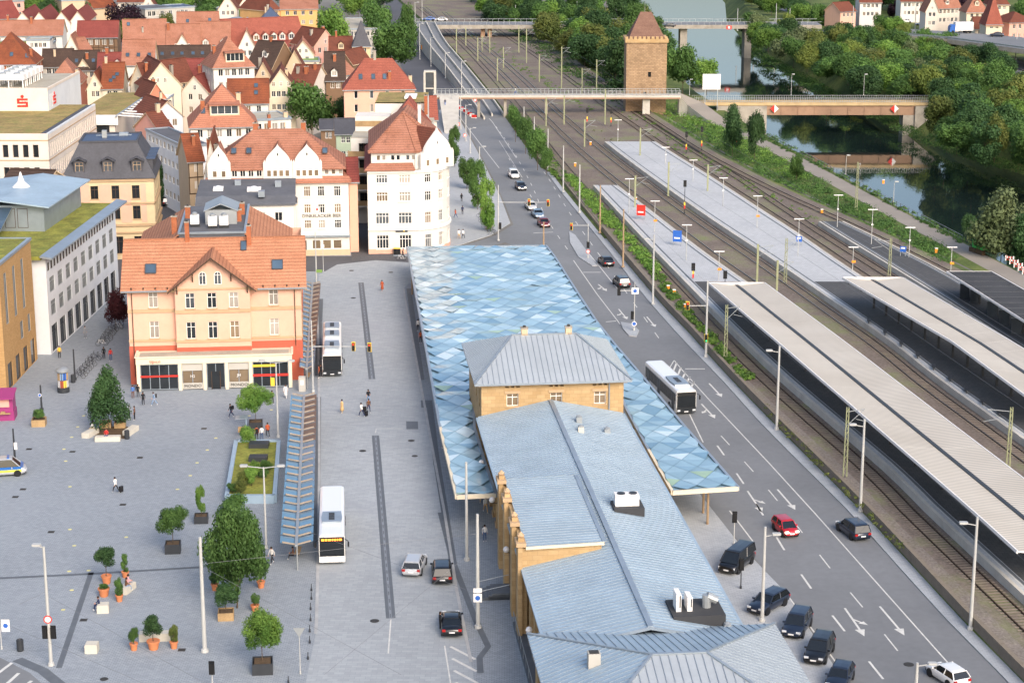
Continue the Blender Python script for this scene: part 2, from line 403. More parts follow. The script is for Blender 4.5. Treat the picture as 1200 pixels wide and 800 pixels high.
ribbon(g, bankL, lowL, 'grass'); ribbon(g, lowR, topR, 'grass'); struct('riverbank', g)
m, n, b = newmat('water'); b.inputs['Base Color'].default_value = (.012, .022, .02, 1); b.inputs['Roughness'].default_value = .035; b.inputs['Specular IOR Level'].default_value = .8
co = coords(n, True); sc = n.nodes.new('ShaderNodeVectorMath'); sc.operation = 'MULTIPLY'; sc.inputs[1].default_value = (1, .25, 1); n.links.new(co, sc.inputs[0])
bumpn(n, b, noise(n, sc.outputs[0], .9, 3), .05, .2)
g = MB(); g.face([(-200, 30, WATER), (520, 30, WATER), (520, 1750, WATER), (-200, 1750, WATER)], 'water'); struct('river', g)
# far terrain so that the ground runs on to the horizon
g = MB(); g.face([(-6000, 1650, -.6), (6000, 1650, -.6), (6000, 5800, -.6), (-6000, 5800, -.6)], 'grass'); struct('far_ground', g)
# ------------------------------------------------------------------ plaza, bus road, main road
g = MB(); g.prism([(p.x, p.y) for p in pxs([(-120, 840), (-120, 300), (60, 262), (190, 262), (200, 292), (478, 292), (620, 292), (640, 330), (700, 430), (760, 500), (840, 602), (940, 740), (1000, 840)])], -.2, .004, 'plaza_paving', bottom=False); struct('plaza', g)
g = MB()
busL = [(350, 840), (370, 742), (371, 720), (373, 640), (374, 560), (374, 480), (373, 400), (371, 345), (374, 322), (395, 310), (440, 305)]
busR = [(563, 840), (552, 775), (535, 690), (521, 600), (504, 510), (484, 400), (474, 345), (473, 338), (478, 333), (484, 331), (486, 308)]
g.prism([(p.x, p.y) for p in pxs(busL + busR[::-1])], -.1, .012, 'bus_paving', bottom=False); bus_road = struct('bus_road', g)
g = MB(); g.prism([(p.x, p.y) for p in pxs([(180, 318), (560, 318), (560, 302), (440, 300), (350, 300), (180, 300)])], -.1, .008, 'asphalt_dark', bottom=False); struct('cross_street', g)
def strip(mb, lst, wd, z, m):
    p = pxs(lst, z) if not isinstance(lst[0], Vector) else lst
    ribbon(mb, offs(p, -wd / 2), offs(p, wd / 2), m)
def mark(lst, wd, parent, m='marking', z=.02, name='lane_marking'):
    g = MB(); strip(g, lst, wd, z, m); return g.build(name, parent)
for lst in (busL[1:8], busR[1:8]):
    g = MB(); p = pxs(lst, .05); a, c = offs(p, -.14), offs(p, .14); ribbon(g, a, c, 'kerb_stone')
    for q in (a, c): ribbon(g, q, [v - Vector((0, 0, .1)) for v in q], 'kerb_stone')
    struct('kerb', g)
# drainage strips in the bus road (dark band, lighter slot with grates)
for pts in ([(423, 331), (436, 444)], [(440, 510), (458, 724)]):
    d = MB(); strip(d, pts, .85, .018, 'drain'); o = d.build('drain_strip', bus_road)
    d = MB(); strip(d, pts, .22, .023, 'drain_light'); d.build('slot', o)
    q = resample(pxs(pts, .027), .9); d = MB()
    for a, c in zip(q[::2], q[1::2]): strip(d, [a, c], .1, .027, 'drain')
    d.build('grate', o, kind='stuff')
for pts in ([(373, 465), (371, 640)], [(376, 350), (372, 440)]): mark(pts, .7, bus_road, 'drain', .018, 'tactile_strip')
for k_, pts in enumerate(([(479, 338), (494, 445)], [(506, 505), (531, 660)], [(503, 470), (512, 545)])): mark(pts, .75, bus_road, 'drain', .018 + k_ * .004, 'tactile_strip')
mark([(516, 600), (530, 655), (557, 725), (572, 757), (562, 770), (563, 788)], .55, bus_road, 'drain', .031, 'tactile_strip')
for cx, cy in ((501, 473), (484, 498)): 
    d = MB(); p = P(cx, cy, .036); d.face([p + Vector((-.7, -1.6, 0)), p + Vector((.7, -1.6, 0)), p + Vector((.5, 1.6, 0)), p + Vector((-.9, 1.6, 0))], 'drain'); d.build('tactile_field', bus_road)
mark([(458, 725), (455, 765)], .12, bus_road); mark([(440, 507), (441, 502), (472, 502)], .1, bus_road)
for i in range(4): mark([(528 + i * 2, 757 + i * 14), (557 + i * 1.5, 772 + i * 14)], .28, bus_road)
mark([(521, 756), (528, 800)], .12, bus_road)
# ---- main road
RR = [(1250, 875), (1182, 800), (1110, 727), (1040, 650), (995, 600), (897, 502), (850, 450), (800, 398), (755, 347), (710, 290), (655, 222), (637, 197), (600, 148), (582, 122), (572, 108)]
RL = [(1030, 875), (985, 795), (920, 692), (870, 640), (837, 600), (790, 545), (740, 482), (694, 415), (655, 350), (627, 300), (603, 266), (588, 230), (568, 190), (549, 155), (531, 125), (517, 108)]
dR, dL = dense(pxs(RR, 0)), dense(pxs(RL, 0))
YS = [y for y in range(118, 560, 8)]
rx = lambda Y: xat(dR, Y); lx = lambda Y: xat(dL, Y)
g = MB(); ribbon(g, [Vector((lx(Y), Y, .016)) for Y in YS], [Vector((rx(Y), Y, .016)) for Y in YS], 'asphalt'); road = struct('road', g)
g = MB(); g.prism([(p.x, p.y) for p in pxs([(478, 308), (560, 292), (592, 284), (628, 300), (604, 262), (580, 276), (550, 286), (500, 294), (478, 298)])], -.1, .014, 'asphalt', bottom=False); struct('side_street', g)
# pavement beside the canopy's far end and left of the road further on
g = MB(); g.prism([(p.x, p.y) for p in pxs([(486, 300), (486, 240), (515, 130), (528, 122), (548, 157), (566, 190), (586, 230), (598, 262), (575, 276), (540, 287)])], -.1, .10, 'pavement', 'kerb_stone', bottom=False); struct('pavement', g)
# pavement right of the road, then the retaining wall of the railway
WB = [(1250, 852), (1190, 790), (1137, 737), (1007, 597), (912, 502), (850, 438), (808, 391), (772, 353), (705, 273), (662, 219), (645, 196)]
dW = dense(pxs(WB, 0)); wx = lambda Y: xat(dW, Y)
YW = [y for y in range(118, 402, 6)]
g = MB(); a = [Vector((rx(Y), Y, .12)) for Y in YW]; c = [Vector((max(wx(Y), rx(Y) + .8), Y, .12)) for Y in YW]
ribbon(g, a, c, 'pavement'); ribbon(g, [v - Vector((0, 0, .13)) for v in a], a, 'kerb_stone'); struct('pavement', g)
rw = thing('retaining_wall', 'long low concrete retaining wall between the main road and the tracks', 'wall', P(912, 502))
def local(p, o): return Vector(p) - Vector(o.location)
YC = list(range(120, 402, 8))
for i in range(len(YC) - 1):
    g = MB(); y0, y1 = YC[i], YC[i + 1] - .06
    x0, x1 = wx(y0) + .02, wx(y1) + .02; k0 = 1.25 if y0 < 330 else .8
    pts = [local((x0, y0, 0), rw), local((x0 + .45, y0, 0), rw), local((x1 + .45, y1, 0), rw), local((x1, y1, 0), rw)]
    g.prism([(p.x, p.y) for p in pts], 0, k0, 'concrete_old'); g.build('wall_panel', rw)
# ------------------------------------------------------------------ railway
ZR = 1.0
TR = [[(1230, 757), (1200, 728), (1063, 597), (1020, 553), (900, 447), (835, 383), (800, 346), (750, 293), (700, 238), (667, 201), (640, 168), (605, 123), (570, 82), (535, 46), (490, 8)],
      [(1260, 628), (1200, 575), (1160, 541), (1075, 475), (985, 402), (910, 350), (835, 298), (775, 252), (735, 222), (700, 194), (660, 158), (615, 113), (580, 78), (540, 43), (497, 8)],
      [(1260, 580), (1200, 535), (1130, 484), (1080, 447), (1028, 405), (968, 362), (890, 307), (815, 256), (742, 203), (700, 170), (650, 127), (610, 90), (570, 55), (520, 14)],
      [(1260, 488), (1180, 434), (1120, 394), (1060, 353), (1000, 314), (947, 278), (908, 253), (840, 209), (790, 178), (745, 148), (700, 117), (655, 84), (615, 56), (560, 20)],
      [(1260, 460), (1180, 412), (1085, 350), (1025, 312), (966, 275), (925, 248), (862, 206), (810, 174), (765, 145), (720, 115), (675, 84), (635, 57), (575, 18)],
      [(1280, 412), (1200, 370), (1110, 318), (1000, 264), (907, 222), (830, 182), (782, 152), (740, 124), (695, 92), (655, 64), (600, 26)]]
TD = [dense(pxs(t, ZR)) for t in TR]
bedL = lambda Y: wx(Y) + .4 if Y < 402 else xat(TD[0], Y) - 4.0
bedR = lambda Y: max(xat(TD[5], Y) + 3.0, xat(TD[4], Y) + 4)
YB = list(range(110, 860, 8))
g = MB(); a = [Vector((bedL(Y), Y, ZR - .16)) for Y in YB]; c = [Vector((bedR(Y), Y, ZR - .16)) for Y in YB]
ribbon(g, a, c, 'ballast')
ribbon(g, a, [v + Vector((-.6, 0, -ZR)) for v in a], 'grass'); ribbon(g, c, [v + Vector((3.5, 0, -ZR)) for v in c], 'grass')
struct('railway_bed', g)
g = MB(); a = [Vector((xat(TD[0], Y) - 2.2, Y, ZR - .145)) for Y in YW]; c = [Vector((bedL(Y) + .05, Y, ZR - .145)) for Y in YW]
ribbon(g, c, a, 'ballast_light'); struct('ballast_shoulder', g)
for k, t in enumerate(TD):
    tr = link('railway_track', None, None, (0, 0, 0), kind='structure')
    for sgn in (-.755, .755):
        g = MB(); q = offs(t, sgn)
        ribbon(g, offs(q, -.05), offs(q, .05), 'rail_shiny' if k in (1, 2) else 'rail')
        for e in (-.05, .05):
            w_ = offs(q, e); ribbon(g, w_, [v - Vector((0, 0, .16)) for v in w_], 'rail')
        g.build('rail', tr)
    g = MB(); sp = resample(t, .65)
    for i in range(len(sp) - 1):
        p = sp[i]
        if p.y > 520: break
        d = (sp[i + 1] - p).normalized(); nrm = Vector((d.y, -d.x, 0)) * 1.2; dd = d * .13; zz = Vector((0, 0, -.10))
        g.face([p - nrm - dd + zz, p + nrm - dd + zz, p + nrm + dd + zz, p - nrm + dd + zz], 'sleeper')
    g.build('sleepers', tr, kind='stuff')
def platform(tl, dl, tr_, dr, y0, y1, z, m, name='platform', edge='concrete_light'):
    ys = [y0 + (y1 - y0) * i / 60 for i in range(61)]
    L = [Vector((xat(tl, y) + dl, y, z)) for y in ys]; Rr = [Vector((xat(tr_, y) + dr, y, z)) for y in ys]
    for i in range(61):
        if Rr[i].x < L[i].x + 1.2: Rr[i].x = L[i].x + 1.2
    g = MB(); ribbon(g, L, Rr, m)
    for e in (L, Rr): ribbon(g, e, [v - Vector((0, 0, .95)) for v in e], edge)
    g.face([L[-1], Rr[-1], Rr[-1] - Vector((0, 0, .95)), L[-1] - Vector((0, 0, .95))], edge)
    p = struct(name, g)
    for e, s in ((L, 1), (Rr, -1)):
        for off, wd, mm in ((.2, .38, 'concrete_light'), (.85, .12, 'marking'), (1.15, .32, 'drain')):
            q = [v + Vector((s * off, 0, .006)) for v in e]; b_ = MB(); strip(b_, q, wd, 0, mm); b_.build('platform_edge' if off == .2 else 'platform_line', p)
    return L, Rr
y_tip1 = P(702, 217, 1.7).y; y_r1 = P(860, 330, 1.7).y
P1 = platform(TD[0], 1.7, TD[1], -1.7, 112, y_tip1, 1.72, 'platform_paving')
P2 = platform(TD[2], 1.7, TD[3], -1.65, 140, P(715, 166, 1.7).y, 1.72, 'platform_paving')
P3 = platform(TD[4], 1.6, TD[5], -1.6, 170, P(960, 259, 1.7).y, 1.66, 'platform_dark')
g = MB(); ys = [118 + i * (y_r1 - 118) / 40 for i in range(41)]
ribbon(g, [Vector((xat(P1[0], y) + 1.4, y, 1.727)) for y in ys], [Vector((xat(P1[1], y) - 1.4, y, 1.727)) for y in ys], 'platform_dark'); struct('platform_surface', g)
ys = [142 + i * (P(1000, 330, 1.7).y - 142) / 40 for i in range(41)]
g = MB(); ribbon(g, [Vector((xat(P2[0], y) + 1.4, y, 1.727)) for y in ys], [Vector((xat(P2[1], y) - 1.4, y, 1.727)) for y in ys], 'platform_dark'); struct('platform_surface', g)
# grass between tracks and river, riverside path, green strip between road and tracks
g = MB(); ys = list(range(150, 660, 8))
bk = lambda Y: xat(bankL, Y)
ribbon(g, [Vector((min(bedR(Y) + 3.4, bk(Y) - .5), Y, .03)) for Y in ys], [Vector((bk(Y) - .02, Y, .03)) for Y in ys], 'grass'); struct('grass_bank', g)
g = MB(); pc = dense(pxs([(1330, 395), (1215, 338), (1150, 304), (1100, 277), (1035, 243), (956, 200), (905, 173), (870, 157), (845, 144)], .05)); strip(g, pc, 4.2, 0, 'path'); struct('riverside_path', g)
g = MB(); ys = list(range(330, 470, 6))
ribbon(g, [Vector((rx(Y) + .9, Y, .14)) for Y in ys], [Vector((max(bedL(Y), rx(Y) + 1.2), Y, .55)) for Y in ys], 'grass'); struct('grass_strip', g)
# ---- road markings (pixel polylines on the road surface)
ZM = .028
for lst, wd in (([(1140, 812), (1110, 775), (954, 600), (900, 541), (830, 467), (800, 434), (790, 422)], .14), ([(790, 422), (784, 432), (795, 440), (813, 450)], .14), ([(725, 340), (700, 309), (670, 273)], .14), ([(672, 305), (700, 345), (727, 380)], .14),
                ([(990, 790), (918, 690)], .14), ([(855, 598), (884, 636)], .14), ([(808, 485), (824, 518)], .14), ([(585, 197), (560, 165), (537, 135)], .14), ([(605, 185), (577, 143), (560, 125)], .14),
                ([(612, 208), (585, 165)], .1)): mark(lst, wd, road, z=ZM)
def dashes(lst, dash, gap, wd):
    q = dense(pxs(lst, ZM), 2.0); r = resample(q, dash + gap)
    for a in range(len(r) - 1):
        d = (r[a + 1] - r[a]).normalized(); mark([r[a], r[a] + d * dash], wd, road, z=ZM)
dashes([(1035, 795), (940, 675), (896, 606), (862, 552), (826, 502)], 3.6, 6.5, .2)
dashes([(1052, 762), (1002, 700), (970, 662), (910, 585), (872, 540), (815, 478)], 3.6, 6.2, .13)
dashes([(772, 396), (745, 358), (712, 312), (668, 250), (640, 205), (600, 150)], 3.2, 6, .13)
dashes([(665, 292), (640, 255), (622, 215), (600, 175), (575, 140)], 3.0, 6, .13)
dashes([(640, 262), (612, 212), (590, 175)], 3.0, 6, .13)
for lst in ([(683, 319), (704, 319)], [(803, 432), (826, 432)], [(625, 273), (648, 272)], [(710, 377), (722, 376)]): mark(lst, .3, road, z=ZM)
for i in range(5): mark([(788 + i * 5.5, 437 + i * 4.2), (793 + i * 5, 425 + i * 5.5)], .25, road, z=ZM)
def arrow(x0, y0, x1, y1, turn=0):
    a, b_ = P(x0, y0, ZM), P(x1, y1, ZM); d = (b_ - a); L = d.length; d.normalize(); nr = Vector((d.y, -d.x, 0)); g = MB()
    hd = b_ - d * 1.5
    g.face([a - nr * .1, a + nr * .1, hd + nr * .1, hd - nr * .1], 'marking'); g.face([hd + nr * .45, b_, hd - nr * .45], 'marking')
    if turn:
        c_ = a + d * L * .4; e = c_ + d * .8 + nr * turn * .55; up = Vector((0, 0, .003)); q = (e - c_).normalized(); pr = Vector((q.y, -q.x, 0))
        g.face([c_ - pr * .1 + up, c_ + pr * .1 + up, e + pr * .1 + up, e - pr * .1 + up], 'marking'); g.face([e - pr * .34 + up, e + pr * .34 + up, e + q * .8 + up], 'marking')
    g.build('arrow_marking', road)
for a in ((990, 712, 1013, 745, -1), (1031, 710, 1060, 744, 0), (876, 575, 893, 600, -1), (911, 573, 932, 597, 0), (822, 473, 838, 490, 1), (831, 449, 846, 465, 0), (701, 333, 711, 341, 1), (758, 371, 768, 383, 0), (725, 362, 735, 374, 1)): arrow(*a)
# traffic islands
for lst in ([(667, 272), (674, 276), (700, 312), (694, 312), (678, 302), (668, 285)], [(727, 378), (740, 380), (749, 388), (746, 395), (737, 394), (730, 386)]):
    g = MB(); g.prism([(p.x, p.y) for p in pxs(lst)], 0, .15, 'pavement', 'kerb_stone'); struct('traffic_island', g)
# manhole covers, yellow reflector dots, plaza bands
for x, y, rr, grp in ((439, 727, .42, 0), (425, 528, .4, 0), (482, 516, .4, 0), (486, 534, .35, 0), (412, 317, .4, 0), (458, 319, .4, 0), (414, 349, .4, 0), (122, 795, .35, 0), (1065, 778, .45, 0)):
    g = MB(); p = P(x, y, .024); g.lathe(p, [(rr, 0), (rr, .012), (rr * .9, .016)], 'iron', 14); o = g.build('manhole_cover'); o['label'] = 'round iron manhole cover set in the paving or road'; o['category'] = 'manhole cover'; o['group'] = 'round manhole covers'
for x, y in ((34, 526), (85, 529), (164, 536), (239, 502), (144, 591), (18, 582), (27, 573), (98, 726), (213, 761), (60, 623)):
    g = MB(); p = P(x, y, .008); g.box(p.x - .32, p.y - .3, .008, p.x + .32, p.y + .3, .022, 'iron'); tag(g.build('drain_cover'), 'square dark iron drain cover set in the plaza paving', 'drain cover', 'square drain covers')
for x, y in ((81, 669), (82, 620), (82, 570), (75, 526), (77, 540), (84, 512), (87, 639), (148, 629), (131, 649), (74, 714), (84, 691), (104, 668), (208, 573), (223, 557), (231, 542), (243, 527), (253, 513), (91, 500), (98, 487), (318, 480), (292, 487)):
    g = MB(); p = P(x, y, .008); g.lathe(p, [(.2, 0), (.2, .01), (.15, .014)], 'marking_yellow', 10); tag(g.build('ground_light'), 'small round yellow light set flush in the plaza paving', 'ground light', 'ground lights in the plaza')
plz = bpy.data.objects['plaza']
mark([(-20, 678), (105, 672), (237, 664)], .5, plz, 'drain', .012, 'paving_band'); mark([(107, 670), (69, 782)], .5, plz, 'drain', .012, 'paving_band')
mark([(20, 772), (50, 785), (66, 798), (84, 812)], 1.0, plz, 'drain', .014, 'paving_band'); mark([(256, 640), (262, 590), (268, 585)], .5, plz, 'drain', .012, 'paving_band')
# street at the lower left corner
g = MB(); g.prism([(p.x, p.y) for p in pxs([(-90, 740), (0, 770), (35, 788), (62, 812), (75, 850), (-90, 850)])], -.05, .016, 'asphalt', bottom=False); st = struct('side_street', g)
mark([(-10, 794), (14, 776)], .3, st); mark([(2, 806), (22, 788)], .3, st); mark([(18, 812), (37, 797)], .3, st)
# streets of the old town
for pts, wd in (([(196, 318), (186, 290), (176, 250), (170, 215), (164, 180), (158, 150), (151, 115), (147, 85)], 9.0), ([(437, 305), (432, 262), (424, 215), (418, 190)], 7.0), ([(126, 345), (148, 312), (176, 290)], 14.0), ([(530, 128), (505, 98), (488, 72), (476, 45), (470, 20), (466, 0), (463, -14)], 11)):
    g = MB(); q = dense(pxs(pts, .020 + wd * .0011)); strip(g, q, wd, 0, 'cobble' if wd < 10 else 'asphalt_dark'); struct('street', g)
# ------------------------------------------------------------------ windows and houses
_wm = {}
def win_mesh(w_, h_, style='two', glass='glass_dark', frame='trim_white'):
    k = (round(w_, 2), round(h_, 2), style, glass, frame)
    if k in _wm: return _wm[k]
    g = MB(); t = .07 if w_ < 1.6 else .09; a = w_ / 2
    if style == 'arch':
        n = 8; r = a; hz = h_ - r; out = [(-a, 0), (a, 0)] + [(r * math.cos(math.pi * i / n), hz + r * math.sin(math.pi * i / n)) for i in range(n + 1)]
        g.face([(x, .06, z) for x, z in out], glass)
        for i in range(len(out)):
            p, q = out[i], out[(i + 1) % len(out)]; g.bar((p[0], .03, p[1]), (q[0], .03, q[1]), t * 1.3, .07, frame)
        g.bar((0, .03, 0), (0, .03, h_), t, .05, frame); g.bar((-a, .03, hz), (a, .03, hz), t, .05, frame)
    else:
        g.face([(-a, .06, 0), (a, .06, 0), (a, .06, h_), (-a, .06, h_)], glass)
        g.box(-a, 0, 0, -a + t, .09, h_, frame); g.box(a - t, 0, 0, a, .09, h_, frame)
        g.box(-a + t, 0, 0, a - t, .09, t, frame); g.box(-a + t, 0, h_ - t, a - t, .09, h_, frame)
        nm = {'one': 0, 'two': 1, 'cross': 1, 'three': 2, 'four': 3, 'grid': 1, 'strip': int(w_ / 1.3)}[style]
        for i in range(nm):
            x = -a + w_ * (i + 1) / (nm + 1); g.box(x - t / 2, .01, t, x + t / 2, .085, h_ - t, frame)
        if style in ('cross', 'three', 'four', 'grid'):
            z = h_ * (.7 if style != 'grid' else .5); g.box(-a + t, .015, z - t / 2, a - t, .08, z + t / 2, frame)
    _wm[k] = g.mesh('window'); return _wm[k]
GL = ['glass_dark', 'glass_dark', 'glass_mid', 'curtain', 'glass_warm']
def wall_face(mb, p, q, z0, z1, ops, m, depth=.13):
    """wall from p to q (outside on the right hand of p->q), with openings (s0,z0,s1,z1) and their reveals"""
    p, q = Vector(p), Vector(q); L = (q - p).length; u = (q - p).normalized(); nrm = Vector((u.y, -u.x, 0)); i = mb.mi(m)
    xs = sorted({0, L, *[o[0] for o in ops], *[o[2] for o in ops]}); zs = sorted({z0, z1, *[o[1] for o in ops], *[o[3] for o in ops]})
    W = lambda s, z, dp=0: tuple(p + u * s + Vector((0, 0, z)) - nrm * dp)
    if not ops: mb.face([W(0, z0), W(L, z0), W(L, z1), W(0, z1)], m); return
    for za, zb in zip(zs, zs[1:]):
        run = None
        for xa, xb in zip(xs, xs[1:]):
            cx, cz = (xa + xb) / 2, (za + zb) / 2
            hole = any(o[0] < cx < o[2] and o[1] < cz < o[3] for o in ops)
            if not hole and run is None: run = xa
            if hole and run is not None: mb.face([W(run, za), W(xa, za), W(xa, zb), W(run, zb)], m); run = None
        if run is not None: mb.face([W(run, za), W(L, za), W(L, zb), W(run, zb)], m)
    for a, b, c, d in ops:
        mb.face([W(a, b), W(c, b), W(c, b, depth), W(a, b, depth)], m); mb.face([W(a, d, depth), W(c, d, depth), W(c, d), W(a, d)], m)
        mb.face([W(a, b), W(a, b, depth), W(a, d, depth), W(a, d)], m); mb.face([W(c, b, depth), W(c, b), W(c, d), W(c, d, depth)], m)
def put_windows(parent, p, q, ops, style='two', frame='trim_white', glass=None, depth=.1, sill=None, name='window', rnd=random):
    p, q = Vector(p), Vector(q); u = (q - p).normalized(); nrm = Vector((u.y, -u.x, 0)); ang = math.atan2(u.y, u.x)
    for (a, b, c, d) in ops:
        gl = glass or rnd.choice(GL)
        o = link(name, win_mesh(c - a, d - b, style, gl, frame), parent, p + u * ((a + c) / 2) + Vector((0, 0, b)) - nrm * depth, ang)
        if sill:
            g = MB(); w_ = (c - a) / 2 + .12; g.box(-w_, -depth - .12, -.12, w_, .02, -.001, sill); g.build('sill', o)
def grid_ops(L, cols, rows, w_, h_, m0=None, m1=None):
    """cols windows evenly over a wall of length L at each sill height in rows"""
    if cols <= 0: return []
    m0 = .9 if m0 is None else m0; m1 = m0 if m1 is None else m1; st = (L - m0 - m1) / cols
    w_ = min(w_, st * .8)
    return [(m0 + st * (i + .5) - w_ / 2, z, m0 + st * (i + .5) + w_ / 2, z + h_) for z in rows for i in range(cols)]
def roof_polys(kind, W, D, eh, rh, o=.35):
    if kind == 'gx':
        k = rh / (D / 2); e = eh - k * o
        return [[(-o, -o, e), (W + o, -o, e), (W + o, D / 2, eh + rh), (-o, D / 2, eh + rh)], [(-o, D / 2, eh + rh), (W + o, D / 2, eh + rh), (W + o, D + o, e), (-o, D + o, e)]]
    if kind == 'gy':
        k = rh / (W / 2); e = eh - k * o
        return [[(-o, -o, e), (W / 2, -o, eh + rh), (W / 2, D + o, eh + rh), (-o, D + o, e)], [(W / 2, -o, eh + rh), (W + o, -o, e), (W + o, D + o, e), (W / 2, D + o, eh + rh)]]
    if kind == 'hip':
        i = min(W, D) / 2; k = rh / i; e = eh - k * o
        if W >= D:
            r0, r1 = (i, D / 2, eh + rh), (W - i, D / 2, eh + rh)
            return [[(-o, -o, e), (W + o, -o, e), r1, r0], [(W + o, -o, e), (W + o, D + o, e), r1], [(W + o, D + o, e), (-o, D + o, e), r0, r1], [(-o, D + o, e), (-o, -o, e), r0]]
        r0, r1 = (W / 2, i, eh + rh), (W / 2, D - i, eh + rh)
        return [[(-o, -o, e), (W + o, -o, e), r0], [(W + o, -o, e), (W + o, D + o, e), r1, r0], [(W + o, D + o, e), (-o, D + o, e), r1], [(-o, D + o, e), (-o, -o, e), r0, r1]]
def roof_z(kind, W, D, eh, rh, x, y):
    gx = rh * (1 - abs(y - D / 2) / (D / 2)); gy = rh * (1 - abs(x - W / 2) / (W / 2))
    if kind == 'gx': return eh + gx
    if kind == 'gy': return eh + gy
    if kind == 'hip':
        k = rh / (min(W, D) / 2); return eh + max(0, min(k * min(y, D - y), k * min(x, W - x), rh))
    return eh
def chimney(parent, x, y, z, h=1.6, s=.6, m='red_brick'):
    g = MB(); g.box(x - s / 2, y - s / 2, z - 1.5, x + s / 2, y + s / 2, z + h, m); g.box(x - s / 2 - .07, y - s / 2 - .07, z + h, x + s / 2 + .07, y + s / 2 + .07, z + h + .12, 'concrete'); g.box(x - .15, y - .15, z + h + .12, x + .15, y + .15, z + h + .32, 'iron')
    return g.build('chimney', parent)
def skylight(parent, kind, W, D, eh, rh, x, y, w_=.8, l=1.1):
    f = lambda a, b: Vector((a, b, roof_z(kind, W, D, eh, rh, a, b) + .16))
    dy = l / 2 * .75; g = MB(); pts = [f(x - w_ / 2, y - dy), f(x + w_ / 2, y - dy), f(x + w_ / 2, y + dy), f(x - w_ / 2, y + dy)]
    g.slab(pts, .1, 'glass_blue', 'slate'); up = Vector((0, 0, .03))
    for i in range(4): g.bar(pts[i] + up, pts[(i + 1) % 4] + up, .1, .08, 'slate')
    g.build('skylight', parent)
def dormer(parent, kind, W, D, eh, rh, x, y, w_=1.5, h_=1.5, m='plaster_white', rm='tile_red', gable=True, rnd=random):
    z = roof_z(kind, W, D, eh, rh, x, y); k = rh / (min(D, W if kind == 'hip' else D) / 2); L = h_ / k + .4
    g = MB(); a = w_ / 2; op = [(.2, z + .25, w_ - .2, z + h_ - .1)]
    wall_face(g, (x - a, y, 0), (x + a, y, 0), z - .3, z + h_, op, m)
    g.face([(x + a, y, z - .3), (x + a, y + L, z + h_ - .1), (x + a, y, z + h_)], m); g.face([(x - a, y, z - .3), (x - a, y, z + h_), (x - a, y + L, z + h_ - .1)], m)
    if gable: g.face([(x - a, y, z + h_), (x + a, y, z + h_), (x, y, z + h_ + a * .8)], m)
    d = g.build('dormer', parent); put_windows(d, (x - a, y, 0), (x + a, y, 0), op, 'two' if w_ < 2.2 else 'strip', rnd=rnd)
    g = MB()
    if gable:
        t = z + h_ + a * .8 + .12; lo = z + h_ - .1; L2 = L + a * .8 / k
        g.slab([(x - a - .2, y - .2, lo), (x, y - .2, t), (x, y + L2, t), (x - a - .2, y + L, lo)], .12, rm); g.slab([(x, y - .2, t), (x + a + .2, y - .2, lo), (x + a + .2, y + L, lo), (x, y + L2, t)], .12, rm)
    else: g.slab([(x - a - .15, y - .25, z + h_ + .05), (x + a + .15, y - .25, z + h_ + .05), (x + a + .15, y + L * 1.4, z + h_ + .45), (x - a - .15, y + L * 1.4, z + h_ + .45)], .15, rm)
    g.build('roof', d)
def frame_of(a, b, eh):
    A, B = P(*a, eh), P(*b, eh); d = B - A
    if abs(a[1] - b[1]) < .6 and A.x < 0: return A + Vector((0, -.05 * d.x, 0)), math.hypot(d.x, d.y), R(6)
    return A, math.hypot(d.x, d.y), math.atan2(d.y, d.x)
